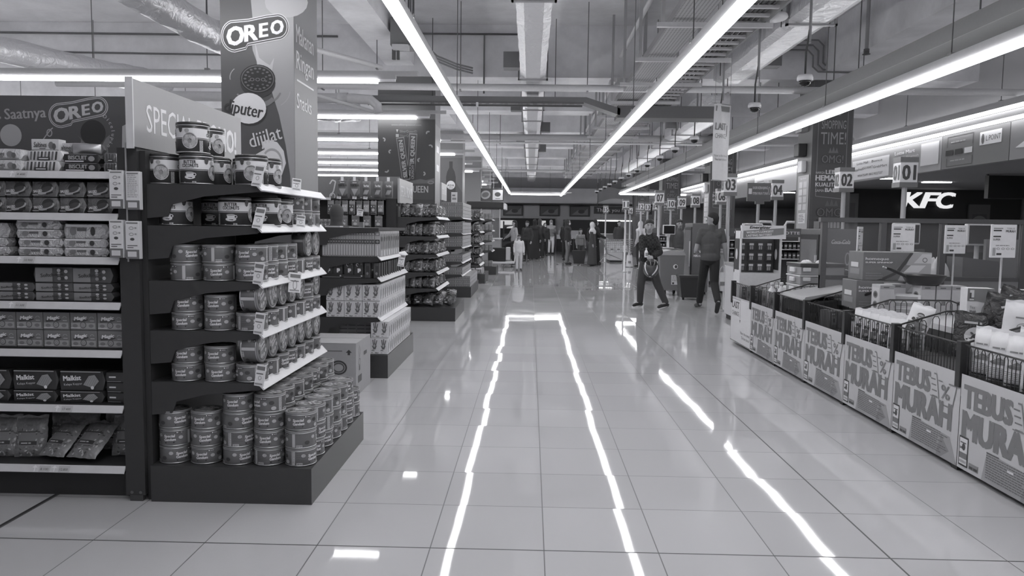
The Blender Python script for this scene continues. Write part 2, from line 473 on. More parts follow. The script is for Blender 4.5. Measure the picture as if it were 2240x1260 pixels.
# ================================================================== OVERHEAD SERVICES
FO = WRINKLED(222, .6, .36, 7, .6, .05)
def rect_duct(name, label, x0, x1, y0, y1, z0, z1, stubs=(), flanges=(), hang=()):
    t = thing(name, label, 'air duct', ((x0 + x1) / 2, y0, z0))
    w = (x1 - x0) / 2; h = z1 - z0; L = y1 - y0
    b = MB(); n = max(6, int(L / .22)); r = random.Random(3)
    prof = [(-w, .04), (-w * .55, -.012), (w * .55, -.012), (w, .04), (w, h), (-w, h)]
    vs = []
    for i in range(n + 1):
        k = 1 + r.uniform(-.035, .03)
        for x, z in prof: vs.append((x * k, L * i / n, z * k))
    fs = [(i * 6 + j, i * 6 + (j + 1) % 6, (i + 1) * 6 + (j + 1) % 6, (i + 1) * 6 + j) for i in range(n) for j in range(6)]
    fs += [list(range(6)), [n * 6 + 5 - j for j in range(6)]]
    b.add(vs, fs, FO); b.build('duct_body', t)
    for y in flanges:
        f = MB(); f.box(-w - .04, y - y0 - .025, -.035, w + .04, y - y0 + .025, -.012, G(140, .4, .5)); f.box(-w - .04, y - y0 - .025, -.035, -w - .015, y - y0 + .025, h + .02, G(140, .4, .5)); f.box(w + .015, y - y0 - .025, -.035, w + .04, y - y0 + .025, h + .02, G(140, .4, .5))
        f.build('flange', t)
    for y, sd in stubs:
        f = MB(); f.box(min(sd * w, sd * (w + .26)), y - y0 - .12, .06, max(sd * w, sd * (w + .26)), y - y0 + .12, h - .04, G(105, .45, .4)); f.build('branch_stub', t)
    for y in hang:
        f = MB()
        for sx in (-1, 1): f.cyl((sx * (w + .03), y - y0, 0), (sx * (w + .03), y - y0, SLAB - z0), .007, G(90), 6)
        f.build('hanger', t)
    return t
rect_duct('air_duct', 'foil wrapped duct running along the ceiling over the middle of the aisle', -.20, .20, 5.5, 40, 3.80, 4.14,
          [(12.0, -1), (16.3, -1), (19.8, 1), (22.4, -1), (25.0, 1)], [8.15, 12.4, 15.6, 17.2, 20, 23, 26, 29, 32, 35], [8.3, 12.3, 17.4, 23.3, 29.3])
rect_duct('air_duct', 'wide foil wrapped duct at the right of the cable trays', 3.07, 3.60, 3, 13.2, 3.90, 4.25, [(12.2, 1)], [6.2, 9.4], [6.4, 9.6, 12.6])
rect_duct('air_duct', 'foil wrapped duct over the checkouts beyond the dome cameras', 3.3, 3.9, 15.2, 30, 3.62, 4.05, [(17.5, -1)], [18, 21, 24], [17, 21, 25])
def flex_duct(label, pts, r, group=None):
    t = thing('flexible_duct', label, 'air duct', pts[0], 0, group)
    P = [Vector(p) - Vector(pts[0]) for p in pts]; q = []
    for a, b in zip(P, P[1:]):
        for i in range(8): q.append(a.lerp(b, i / 8))
    q.append(P[-1])
    b = MB(); b.tube(q, r, FO, 14)
    rr = random.Random(5)
    b.v = [(x + rr.uniform(-.012, .012), y, z + rr.uniform(-.012, .012)) for x, y, z in b.v]
    b.build('duct_body', t)
    h = MB(); p = P[len(P) // 2]; h.cyl(p + Vector((0, 0, r)), (p.x, p.y, SLAB - pts[0][2]), .007, G(90), 6); h.build('hanger', t)
flex_duct('sagging foil flexible duct high at the left beside the biscuit pillar', [(-4.5, 7.0, 3.9), (-4.2, 8.0, 3.84), (-4.0, 9.4, 3.74), (-3.75, 10.2, 3.72), (-3.6, 12, 3.8)], .19)
flex_duct('foil flexible duct slanting down at the far left over the strip light', [(-9.5, 10.5, 4.15), (-8.6, 11.5, 4.1), (-7.4, 12.8, 3.95), (-6.6, 13.8, 3.9)], .2)
flex_duct('short foil flexible duct beyond the first cross light', [(-5.2, 17, 3.95), (-4.4, 17.1, 3.9), (-3.9, 17.3, 3.95)], .2)

def pipe(name, label, pts, r, v, hang=(), group=None, cat='pipe', joints=()):
    t = thing(name, label, cat, pts[0], 0, group); o = Vector(pts[0])
    MB().tube([Vector(p) - o for p in pts], r, G(v, .45), 12).build('pipe_run', t)
    for p in hang:
        h = MB(); q = Vector(p) - o; h.cyl(q, (q.x, q.y, SLAB - o.z), .008, G(95), 6); h.box(q.x - .015, q.y - r - .01, q.z - r - .012, q.x + .015, q.y + r + .01, q.z - r + .004, G(110)); h.build('hanger', t)
    for p in joints:
        h = MB(); q = Vector(p) - o; h.cyl(q - Vector((.09, 0, 0)), q + Vector((.09, 0, 0)), r * 1.18, G(v, .5), 12); h.build('coupling', t)
    return t
BIG = 'big pipes crossing under the ceiling'
pipe('water_pipe', 'big pale pipe crossing the aisle just before the dark cable duct', [(-8, 12.75, 3.72), (9, 12.75, 3.70)], .058, 172, [(-3.5, 12.75, 3.72), (-1.2, 12.75, 3.72), (.9, 12.75, 3.71), (3.2, 12.75, 3.71), (5.4, 12.75, 3.70)], BIG)
pipe('water_pipe', 'big pipe crossing the aisle beyond the second duct section', [(-6, 19.3, 3.66), (8, 19.3, 3.66)], .085, 150, [(-1.5, 19.3, 3.66), (1.8, 19.3, 3.66), (5, 19.3, 3.66)], BIG)
pipe('water_pipe', 'thin pale pipe directly under the second big pipe', [(-6, 19.2, 3.52), (8, 19.2, 3.52)], .028, 175, [(-.8, 19.2, 3.52), (3.2, 19.2, 3.52)])
pipe('water_pipe', 'thin pipe crossing the aisle far down beyond the picture boards', [(-6, 31, 3.70), (8, 31, 3.70)], .05, 165, [(-1, 31, 3.70), (2.6, 31, 3.70)])
pipe('water_pipe', 'pale pipe with an elbow pointing down beside the biscuit pillar', [(-6.5, 13.3, 3.62), (-3.1, 13.3, 3.60), (-2.82, 13.3, 3.58), (-2.70, 13.3, 3.48), (-2.68, 13.3, 3.36)], .085, 178, [(-4, 13.3, 3.62)], joints=[(-3.3, 13.3, 3.6)])
pipe('water_pipe', 'pale slanting pipe brace between the pillar and the chocolate pillar', [(-3.9, 12.3, 3.6), (-2.72, 13.0, 3.34)], .03, 175, [(-3.85, 12.33, 3.59)])
pipe('water_pipe', 'pale slanting pipe stub high beside the biscuit pillar', [(-3.4, 10.6, 3.92), (-2.45, 12.4, 3.95)], .04, 172, [(-2.5, 12.3, 3.95)])
pipe('conduit', 'long pale pipe running down the aisle to the right of the foil duct', [(1.53, 6, 4.42), (1.53, 13.6, 4.40)], .032, 185, [(1.53, 9, 4.42), (1.53, 12.9, 4.40)], 'pipe lengths right of the foil duct', joints=())
pipe('conduit', 'second length of the pale pipe right of the foil duct', [(1.47, 13.8, 4.05), (1.47, 22, 4.04)], .035, 178, [(1.47, 17, 4.05), (1.47, 21, 4.04)], 'pipe lengths right of the foil duct')
pipe('conduit', 'farthest length of the pale pipe right of the foil duct', [(1.47, 22.5, 4.0), (1.47, 36, 4.0)], .035, 175, [(1.47, 28, 4.0)], 'pipe lengths right of the foil duct')
pipe('conduit', 'thin conduit along the beam with a drop beside the left strip light', [(-2.15, 14.15, 4.92), (.0, 14.15, 4.92), (-.9, 14.15, 4.92), (-.9, 14.15, 3.85)], .018, 110)
pipe('conduit', 'thin dark conduit along the ceiling at the far left', [(-12, 14.15, 4.90), (-3.6, 14.15, 4.86)], .02, 90)
pipe('conduit', 'lower thin conduit along the ceiling at the far left', [(-10, 14.15, 4.55), (-4.2, 14.15, 4.5)], .018, 95)
# bundle of conduits along the long beam into a junction box
for k in range(4):
    pipe('conduit', 'conduit of the bundle along the beam to the junction box, %s from the beam' % nth(k), [(-2.13 + .07 * k, 2, 4.62 - .02 * k), (-2.13 + .07 * k, 10.3, 4.62), (-2.06 + .05 * k, 11.5, 4.45)], .014, 120, group='conduits to the junction box')
for k in range(3):
    pipe('conduit', 'conduit dropping behind the left strip light to the junction box, %s in the row' % nth(k), [(-1.98 + .07 * k, 11.8, 5.1), (-1.98 + .07 * k, 11.8, 4.5)], .016, 95, group='conduits above the junction box')
    pipe('conduit', 'cable curving from the junction box to the strip light, %s from the top' % nth(k), [(-1.72, 11.9, 4.25 - .05 * k), (-1.5, 12.0, 4.05 - .04 * k), (-1.2, 12.1, 3.95 - .04 * k), (-.95, 12.15, 3.9 - .04 * k)], .014, 105, group='cables below the junction box')
t = thing('junction_box', 'grey junction box at the end of the long beam beside the strip light', 'box', (-2.0, 11.6, 4.12))
MB().box(-.16, 0, 0, .16, .45, .42, G(110, .5), .01).build('box_body', t)
MB().box(-.12, -.06, -.07, .12, .1, 0, G(170, .5)).build('bracket', t)
MB().box(-.14, .05, -.2, -.09, .1, 0, G(70)).box(-.07, .05, -.2, -.03, .1, 0, G(70)).build('cable_tail', t)

# dark cable duct crossing with a jog
t = thing('cable_duct', 'dark cable duct crossing the aisle with a slanting step down at the right', 'cable tray', (-3.0, 13.6, 3.62))
m = G(95, .5)
MB().box(0, 0, 0, 3.9, .35, .09, m).box(0, -.01, -.03, 3.9, .02, 0, G(80)).box(0, .33, -.03, 3.9, .36, 0, G(80)).build('straight_run', t)
MB().prism([(3.9, 0), (4.55, -.22), (4.55, -.10), (3.95, .09), (3.9, .09)], 'y', 0, .35, m).build('sloping_run', t)
MB().box(4.5, 0, -.26, 6.4, .5, -.05, G(88, .5)).build('lower_run', t)
for x in (1.2, 3.4, 5.2, 6.0): MB().cyl((x, .17, .09 if x < 4 else -.05), (x, .17, 1.48), .008, G(90), 6).build('hanger', t)
h = MB(); h.box(2.0, -.04, -.02, 2.04, -.01, -.10, G(200)); h.build('tag', t)
h = MB(); [h.box(1 + .13 * i, -.012, -.05, 1.06 + .13 * i, 0, -.03, G(120)) for i in range(22)]; h.build('slotted_strip', t)

# perforated tray + ladder tray beside the middle strip light
def perf_mat():
    m = bpy.data.materials.new('perforated_sheet'); m.use_nodes = True
    nt = m.node_tree; b = nt.nodes['Principled BSDF']; b.inputs['Metallic'].default_value = .5; b.inputs['Roughness'].default_value = .45
    g = nt.nodes.new('ShaderNodeNewGeometry'); v = nt.nodes.new('ShaderNodeTexVoronoi'); v.inputs['Scale'].default_value = 26; v.inputs['Randomness'].default_value = 0
    nt.links.new(g.outputs['Position'], v.inputs['Vector'])
    r = nt.nodes.new('ShaderNodeValToRGB'); r.color_ramp.interpolation = 'CONSTANT'
    r.color_ramp.elements[0].color = tint(55); r.color_ramp.elements[1].position = .27; r.color_ramp.elements[1].color = tint(160)
    nt.links.new(v.outputs['Distance'], r.inputs['Fac']); nt.links.new(r.outputs['Color'], b.inputs['Base Color'])
    return m
PERF = perf_mat()
t = thing('cable_tray', 'perforated metal cable tray running along left of the middle strip light', 'cable tray', (1.67, 4, 3.66))
MB().box(-.17, 0, 0, .17, 31, .012, PERF).box(-.18, 0, 0, -.17, 31, .09, PERF).box(.17, 0, 0, .18, 31, .09, PERF).build('tray', t)
t = thing('cable_ladder', 'dark cable ladder running along right of the middle strip light', 'cable tray', (2.28, 4, 3.64))
MB().box(-.23, 0, 0, -.20, 31, .1, G(100)).box(.20, 0, 0, .23, 31, .1, G(100)).build('rail', t)
h = MB(); [h.box(-.2, .3 * i, .01, .2, .3 * i + .05, .04, G(150)) for i in range(103)]; o = h.build('rung', t); o['kind'] = 'stuff'
h = MB()
for k in range(6):
    x = -.16 + .06 * k
    h.tube([(x + .01 * math.sin(i * 1.7 + k), .6 * i, .055) for i in range(52)], .02, G(48), 6)
h.build('cables', t)
for i in range(17):
    y = 5.0 + 1.7 * i
    t = thing('trapeze_hanger', 'steel channel hanger under the cable trays, %s from the front' % nth(i), 'bracket', (1.95, y, 3.58), 0, 'channel hangers under the cable trays')
    MB().box(-.62, -.022, 0, .62, .022, .05, G(175, .4, .4)).build('channel', t)
    for sx in (-1, 1):
        h = MB(); h.box(sx * .56 - .02, -.02, .05, sx * .56 + .02, .02, SLAB - 3.58, G(150, .5, .3)); h.build('rod', t)
# tray over the right strip light
t = thing('cable_tray', 'dark solid cable tray running above the strip light over the checkouts', 'cable tray', (4.42, 6, 3.36))
MB().box(-.16, 0, 0, .16, 30, .012, G(95)).box(-.18, 0, 0, -.16, 30, .17, G(110)).box(.16, 0, 0, .18, 30, .17, G(110)).build('tray', t)
for i in range(8):
    for sx in (-1, 1): MB().cyl((sx * .17, 1.5 + 3.5 * i, .1), (sx * .17, 1.5 + 3.5 * i, SLAB - 3.36), .008, G(100), 6).build('hanger', t)
# conduits bending on the ceiling at the right
for k in range(3):
    d = .09 * k
    pipe('conduit', 'conduit bending twice across the ceiling above the checkouts, %s from the wall' % nth(k), [(3.7, 14.12, 4.85 - d), (5.15 - d, 14.12, 4.85 - d), (5.25 - d, 14.12, 4.75 - d), (5.25 - d, 14.12, 4.45 - d * .4), (5.35 - d, 14.12, 4.36 - d * .4), (6.2, 14.12, 4.34 - d * .4)], .016, 120, group='bending conduits above the checkouts')
t = thing('ceiling_speaker', 'round white ceiling loudspeaker hung near the wide duct', 'loudspeaker', (2.62, 8.6, 3.74))
MB().lathe([(0, -.02), (.15, -.02), (.17, 0), (.16, .03), (.05, .07), (0, .07)], G(185), 20).build('body', t)
MB().cyl((0, 0, .07), (0, 0, SLAB - 3.74), .012, G(130), 6).build('rod', t)
# dome cameras
def camera_dome():
    t = thing('dome_camera', '', 'security camera')
    MB().lathe([(0, .055), (.075, .055), (.085, .03), (.085, 0), (.07, -.008)], G(215, .4), 18).build('housing', t)
    MB().lathe([(.066, -.002), (.062, -.03), (.045, -.055), (.02, -.066), (0, -.068)], PLASTIC(25, .08), 16).build('dome', t)
    MB().tube([(0, 0, .055), (0, 0, .3), (.015, 0, .42), (.03, 0, .55)], .011, G(60), 6).build('cable', t)
    MB().cyl((.035, 0, .4), (.035, 0, 2.05), .016, G(165, .4, .4), 8).build('rod', t)
    return t
cdome = Kind(camera_dome())
for i in range(15):
    cdome.put((2.99, 8.55 + 1.88 * i, 3.06), 0, 'white dome camera on a ceiling rod over the checkouts, %s from the front' % nth(i), 'dome cameras in the row over the checkouts')
# sprinkler drops
def sprink():
    t = thing('sprinkler_drop', '', 'pipe')
    MB().cyl((0, 0, 0), (0, 0, 1.0), .03, G(150), 8).build('pipe_run', t)
    MB().cyl((0, 0, -.06), (0, 0, 0), .045, G(90), 8).lathe([(0, -.09), (.06, -.085), (.06, -.075), (0, -.07)], G(80), 10).build('valve', t)
    return t
sk = Kind(sprink())
sk.put((5.2, 12.2, 4.25), 0, 'thick dropper pipe with a valve above the strip light over the checkouts')
sk.put((1.9, 13.2, 4.35), 0, 'dropper pipe with a valve beside the perforated cable tray')

# ================================================================== COLUMNS
def tagst(o): o['kind'] = 'structure'; return o
CW = {}
def column(name, x0, y0, x1, y1, z1, mat):
    return structure(MB().box(x0, y0, 0, x1, y1, z1, mat).build(name))
# biscuit pillar, printed front and side
COL1 = (-2.90, 7.1, -2.215, 7.86)
column('column_1', *COL1[:4], 4.355, G(112, .45, var=.02))
t = thing('column_print', 'printed pillar wrap with cookies, milk and swirling cream', 'poster', (COL1[0], COL1[1], 0))
a = Art(); w = COL1[2] - COL1[0]; dk, lt, wh = INK(84), INK(150), INK(228)
Z0, Z1 = 1.0, 3.44
a.rect(0, Z0, w, Z1, dk, 0)
a.poly([(.27, Z1), (.31, 3.0), (.29, 2.92), (.30, 2.82), (.34, 2.72), (.38, 2.63), (.47, 2.5), (.54, 2.3), (.60, 2.05), (.64, 1.8), (.66, 1.4), (.66, Z0), (w, Z0), (w, Z1)], lt, 1)
a.poly([(.32, 2.9), (.36, 2.76), (.42, 2.72), (.46, 2.70), (.50, 2.76), (.48, 2.66), (.40, 2.62), (.34, 2.7)], INK(172), 2)
a.ell(.62, 3.2, .2, .12, INK(165), 2)
# word mark on its plate
def wordplate(a, cx, cy, s, rot, outer, mid, inner, l=3):
    c, d = math.cos(rot), math.sin(rot)
    def P(x, y): return (cx + (x * c - y * d) * s, cy + (x * d + y * c) * s)
    def blob(g):
        pts = []
        for q0, q1, ox, oy, r in ((100, 262, -.36, -.02, .20), (-80, 82, .37, .03, .155)):
            for i in range(13):
                t_ = math.radians(q0 + (q1 - q0) * i / 12); pts.append(P(ox + (r + g) * math.cos(t_), oy + (r + g) * math.sin(t_)))
            if q0 == 100: pts.append(P(-.2, -.20 - g)); pts.append(P(-.16, -.15 - g))
            else: pts.append(P(.2, .185 + g)); pts.append(P(-.1, .165 + g))
        return pts
    a.poly(blob(.035), outer, l); a.poly(blob(.02), mid, l + 1); a.poly(blob(.006), outer, l + 2); a.poly(blob(-.008), mid, l + 3)
    for ch, x, h, y in (('O', -.36, .27, -.145), ('R', -.095, .235, -.115), ('E', .12, .20, -.085), ('O', .35, .20, -.07)):
        q = P(x, y); a.text(ch, q[0], q[1], h * s, inner, l + 4, bold=.055, rot=rot + .02, sx=1.2 if ch != 'O' else 1.0, shear=.12)
wordplate(a, .335, 2.965, .56, .12, INK(190), INK(62), wh)
def cookie(a, cx, cy, r, ry, l=3):
    a.ell(cx, cy - .035, r, ry, INK(62), l, 26); a.ell(cx, cy, r, ry, INK(48), l + 1, 26)
    a.ring(cx, cy, r * .93, ry * .93, r * .05, INK(100), l + 2, 40)
    a.text('ooo', cx, cy - .02, .045, INK(105), l + 2, width=r * .9)
    for i in range(18):
        t_ = 2 * PI * i / 18; a.ell(cx + r * .72 * math.cos(t_), cy + ry * .72 * math.sin(t_), r * .09, ry * .07, INK(98), l + 2, 6)
    for i in range(10):
        t_ = 2 * PI * i / 10 + .3; a.ell(cx + r * .5 * math.cos(t_), cy + ry * .48 * math.sin(t_), r * .08, ry * .06, INK(92), l + 2, 6)
cookie(a, .345, 2.59, .165, .115)
a.ring(.35, 2.54, .23, .17, .016, INK(128), 2, 20, 3.6, 5.9); a.ring(.35, 2.52, .2, .16, .04, INK(118), 2, 20, 3.8, 5.6)
a.ring(.30, 2.6, .22, .12, .008, INK(150), 2, 8, 2.5, 3.3); a.ring(.40, 2.5, .25, .16, .008, INK(160), 2, 8, 5.4, 6.2)
a.ell(.265, 2.337, .165, .125, INK(62), 2, 24); a.ell(.255, 2.352, .165, .125, wh, 3, 24)
a.text('diputer', .20, 2.30, .11, INK(60), 4, bold=.03, rot=-.16, width=.36, shear=.1)
a.text('dijilat', .42, 2.07, .12, INK(205), 3, bold=.01, rot=.26, width=.31)
_c = .29; a.poly([(x, y + _c) for x, y in [(.24, 1.60), (.30, 1.68), (.40, 1.73), (.38, 1.79), (.43, 1.81), (.52, 1.79), (.58, 1.72), (.60, 1.62), (.56, 1.52), (.48, 1.44), (.28, 1.44), (.22, 1.52)]], INK(222), 3)
a.ring(.47, 1.91, .10, .12, .018, INK(160), 4, 14, -.6, 2.4); a.ring(.42, 1.85, .08, .06, .012, INK(175), 4, 12, 1.5, 4)
_k = 1.136
MB().art(a, lambda u, v, l: (u, -.0012 * (l + 1), 1.41 + (v - 1.41) * _k)).build('front_print', t)
a = Art(); a.rect(0, Z0, .76, Z1, INK(118), 0)
for s, y, h in (('Makanan', 2.90, .155), ('Ringan', 2.69, .155), ('Snacks', 2.37, .13)):
    a.text(s, .06, y, h, INK(205), 2, 'L', bold=.012, width=.56 if s != 'Snacks' else .47)
a.rect(.07, 2.59, .62, 2.605, INK(205), 2)
MB().art(a, lambda u, v, l: (w + .0012 * (l + 1), u, 1.41 + (v - 1.41) * _k)).build('side_print', t)

# chocolate pillar
column('column_2', -2.87, 14.2, -1.80, 14.98, 4.155, G(112, .5))
t = thing('column_print', 'dark pillar wrap with two tall wrapped bars and scattered nuts', 'poster', (-2.87, 14.2, 0))
a = Art(); w = 1.07; a.rect(0, .9, w, 3.38, INK(62), 0); a.rect(0, 3.38, w, 3.85, INK(106), 0)
a.text('www.silverqueenid.com', .53, 3.26, .035, INK(105), 2, width=.56)
a.poly([(.34, 3.19), (.38, 3.19), (.36, 3.13)], INK(140), 2); a.text('SilverQueenID', .41, 3.135, .045, INK(110), 2, 'L', width=.32)
a.rect(.335, 3.05, .39, 3.105, INK(140), 2); a.text('SilverQueenID', .41, 3.055, .045, INK(110), 2, 'L', width=.32)
def choc(cx, cy, h, w_, rot, s):
    c, d = math.cos(rot), math.sin(rot)
    P = lambda x, y: (cx + x * c - y * d, cy + x * d + y * c)
    a.poly([P(-w_ / 2, -h / 2), P(w_ / 2, -h / 2), P(w_ / 2, h / 2), P(-w_ / 2, h / 2)], INK(118), 2)
    a.poly([P(-w_ / 2.4, -h / 2.1), P(w_ / 2.4, -h / 2.1), P(w_ / 2.4, h / 2.1), P(-w_ / 2.4, h / 2.1)], INK(66), 3)
    q = P(w_ * .24, 0); a.text(s, q[0], q[1], w_ * .5, INK(150), 4, bold=.06, rot=rot + PI / 2, width=h * .86)
choc(.47, 2.65, .80, .15, .14, 'SILVER QUEEN'); choc(.64, 2.70, .84, .15, -.05, 'SILVER QUEEN')
a.rect(.61, 2.26, .70, 2.56, INK(56), 5); a.text('CRUNCHY', .675, 2.28, .05, INK(150), 6, 'L', rot=PI / 2, width=.26)
for i, (x, y) in enumerate([(.1, 3.0), (.94, 3.13), (.98, 2.88), (.24, 2.78), (.78, 2.63), (.16, 2.43), (.85, 2.38)]):
    r0 = random.Random(i).uniform(0, 6); a.ring(x, y, .045, .04, .026, INK(140), 2, 8, r0, r0 + 3)
a.text('QUEEN', .75, 2.03, .13, INK(165), 4, bold=.02, width=.38); a.rect(.52, 1.90, 1.05, 2.19, INK(70), 2)
a.ring(.99, 2.22, .06, .035, .02, INK(120), 5)
a.poly([(.6, 2.24), (.8, 2.28), (.9, 2.26), (1.06, 2.3), (1.06, 2.2), (.6, 2.19)], INK(95), 3)
MB().art(a, on_front(0, 0, 0, .0015)).build('front_print', t)
a = Art(); a.rect(0, .9, .78, 3.3, INK(128), 0); a.lines(.2, 2.8, .45, 2, .35, .12, INK(185), 2)
MB().art(a, on_right(w, 0, 0, .0015)).build('side_print', t)
# water bottle pillar
column('column_3', -2.68, 22.1, -2.0, 22.85, 4.155, G(118, .5))
t = thing('column_print', 'pillar wrap with one big dark water bottle and round white badge', 'poster', (-2.68, 22.1, .28))
a = Art(); a.rect(0, .9, .68, 3.1, INK(98), 0)
a.poly([(.20, 1.2), (.20, 2.55), (.23, 2.7), (.29, 2.82), (.29, 3.0), (.39, 3.0), (.39, 2.82), (.45, 2.7), (.48, 2.55), (.48, 1.2)], INK(62), 2)
a.poly([(0, 2.0), (.2, 2.2), (.2, .95), (0, .95)], INK(84), 1); a.poly([(.48, 2.4), (.68, 2.1), (.68, .95), (.48, .95)], INK(84), 1)
a.ell(.34, 2.32, .125, .125, INK(225), 3, 24); a.text('AQUA', .34, 2.28, .065, INK(60), 4, bold=.03, width=.19); a.rect(.27, 2.23, .41, 2.243, INK(60), 4)
MB().art(a, on_front(0, 0, 0, .002)).build('front_print', t)
for i, y in ((4, 30.1), (5, 38.1)):
    column('column_%d' % i, -2.68, y, -2.0, y + .75, 4.155, G(120, .5))
# banner columns by the checkouts
for i, y in enumerate([14.2, 22.1, 30.1, 38.1]):
    x0, x1 = 5.15, 5.88
    column('column_%d' % (6 + i), x0, y, x1, y + .75, 4.155, G(84, .5))
    t = thing('hanging_banner', 'tall dark shopping banner on the pillar, ' + ('nearest, beside checkout two' if i == 0 else nth(i) + ' pillar along the checkouts'), 'banner', (x0, y, 0), 0, 'shopping banners on the checkout pillars')
    a = Art(); gw = INK(150)
    a.rect(.05, 1.0, .70, 3.85, INK(80), 0)
    a.line([(.10, 3.62), (.10, 2.05), (.63, 2.0), (.63, 3.75)], .012, INK(125), 1)
    a.text("IT'S", .4, 3.52, .13, gw, 2, width=.2); a.text('SHOPPING', .38, 3.28, .16, gw, 2, bold=.0, width=.44); a.text('TIME!', .38, 3.0, .23, gw, 2, width=.46)
    a.text('OMG!', .38, 2.66, .15, INK(62), 3, bold=.09, width=.4); a.text('OMG!', .38, 2.66, .15, INK(112), 4, bold=.03, width=.39)
    a.poly([(.30, 2.84), (.33, 2.94), (.36, 2.86), (.39, 2.96), (.42, 2.86), (.45, 2.94), (.48, 2.84)], INK(112), 3)
    a.text('HARGA', .09, 2.46, .045, INK(190), 2, 'L', width=.16); a.text('LEBIH', .27, 2.46, .075, INK(195), 2, 'L', bold=.04, width=.28)
    a.text('HEMAT', .09, 2.34, .10, INK(200), 2, 'L', bold=.06, width=.42); a.text('KUALITAS', .09, 2.23, .075, INK(195), 2, 'L', bold=.04, width=.45)
    a.text('SAMA', .09, 2.13, .05, INK(190), 2, 'L', width=.16); a.text('BAIK', .27, 2.13, .075, INK(195), 2, 'L', bold=.05, width=.24)
    a.text('OMG!', .38, 1.68, .16, INK(58), 3, bold=.09, width=.5); a.text('OMG!', .38, 1.68, .16, INK(98), 4, bold=.03, width=.48)
    a.poly([(.28, 1.87), (.32, 1.98), (.36, 1.88), (.40, 2.0), (.44, 1.88), (.48, 1.98), (.52, 1.87)], INK(95), 3)
    a.rect(.13, 1.56, .62, 1.63, INK(62), 3); a.lines(.18, 1.59, .4, 1, .02, .015, INK(105), 4)
    MB().art(a, on_front(0, 0, 0, .002)).build('banner_print', t)
    if i < 2:
        t2 = thing('notice_strip', 'tall pale notice strip with small boxes on the side of the ' + ('nearest banner pillar' if i == 0 else 'second banner pillar'), 'notice', (x0 - .017, y + .33, 0))
        b = MB().box(0, -.28, 1.45, .012, .28, 2.45, G(150)); a = Art()
        for r_ in range(4):
            a.rect(-.2, 2.22 - .14 * r_, -.02, 2.33 - .14 * r_, INK(185), 1); a.rect(.02, 2.22 - .14 * r_, .2, 2.33 - .14 * r_, INK(175), 1)
        a.text('App Store', 0, 2.38, .03, INK(220), 1, width=.3); a.rect(-.18, 1.55, .18, 1.74, INK(200), 1)
        a.lines(-.15, 1.7, .3, 5, .03, .012, INK(80), 2)
        b.art(a, on_left(0, 0, 0, .002)); b.build('sheet', t2)
        t3 = thing('wall_boxes', 'small grey boxes and a lamp fixed high on the side of the ' + ('nearest banner pillar' if i == 0 else 'second banner pillar'), 'box', (x0 - .001, y + .35, 2.7))
        MB().box(-.14, -.16, .55, 0, .16, .78, G(120), .01).build('upper_box', t3)
        MB().box(-.16, -.1, .1, 0, .16, .34, G(50), .02).build('dark_box', t3)
        MB().box(-.1, -.12, -.2, 0, .1, .02, G(200), .02).build('lamp_head', t3)

# ================================================================== LEFT: SHELF ROW FACING THE CAMERA
DK = G(52, .5); DK2 = G(44, .55); RAIL = G(205, .35, .15)
YF = 3.70
SH = [1.655, 1.45, 1.235, 1.01, .77, .49, .18]
t = thing('shelf_unit', 'black shelf unit at the left edge with seven shelves of biscuit and cracker packs', 'shelves', (-2.03, YF, 0))
def rail_front(z, arts=()):
    b = MB(); b.prism([(-.012, z), (-.03, z - .034), (-.026, z - .037), (-.004, z - .004)], 'x', -1.5, .0, RAIL)
    a = Art()
    for x, s in arts:
        a.poly([(x, z - .03), (x, z - .014), (x - .011, z - .014), (x + .003, z - .002), (x + .017, z - .014), (x + .006, z - .014), (x + .006, z - .03)], INK(240), 1)
        a.rect(x + .025, z - .032, x + .082, z - .004, INK(178), 1); a.text(s, x + .053, z - .024, .011, INK(70), 2, width=.04)
    b.art(a, lambda u, v, l: (u, -.024 - .0012 * l + (v - z + .017) * .53, v))
    return b
tags = [[(-.52, '9.400')], [], [(-.50, '10.900')], [(-.55, '11.500')], [], [(-.335, '17.400')], [(-.46, '8.100'), (-.36, '12.800')]]
for i, z in enumerate(SH):
    s = MB(); s.box(-1.5, 0, z - .028, 0, .46, z - .001, DK); o = s.build('shelf_board', t); rail_front(z, tags[i]).build('price_rail', o)
MB().box(-1.5, .50, .0, 0, .54, 1.70, DK2).build('back_panel', t)
MB().box(-1.5, .06, 0, 0, .5, .12, DK2).build('base', t)
b = MB().box(0, -.01, .03, .098, 1.17, 1.772, G(52, .42)); b.box(.02, -.012, .0, .085, .02, .03, G(60)); b.cyl((.03, -.014, .045), (.03, -.008, .045), .008, G(90), 8); b.cyl((.075, -.014, .045), (.075, -.008, .045), .008, G(90), 8)
b.build('end_panel', t)

# header board above the shelves
t = thing('header_board', 'dark header board with biscuit word mark and splashing milk above the left shelves', 'sign', (-3.6, 4.25, 1.58))
b = MB().box(0, 0, 0, 1.335, .02, .53, G(92, .45, var=.02)); a = Art(); X = lambda px: .6 + px / 389; Z = lambda py: .53 - (py - 211) / 389
a.text('Saatnya', X(58), Z(260), .062, INK(165), 2, bold=.03, width=.235, rot=.06); a.text(',', X(2), Z(260), .05, INK(160), 2)
wordplate(a, X(178), Z(244), .30, .16, INK(195), INK(88), INK(195))
a.ell(X(24), Z(297), .062, .062, INK(172), 2, 24); a.ell(X(207), Z(290), .072, .072, INK(62), 3, 24)
a.poly([(X(172), Z(295)), (X(180), Z(305)), (X(178), Z(315)), (X(166), Z(312)), (X(180), Z(322)), (X(178), Z(335)), (X(240), Z(335)), (X(238), Z(318)), (X(250), Z(306)), (X(243), Z(306)), (X(244), Z(294)), (X(236), Z(300)), (X(225), Z(318)), (X(205), Z(322)), (X(188), Z(312))], INK(130), 2)
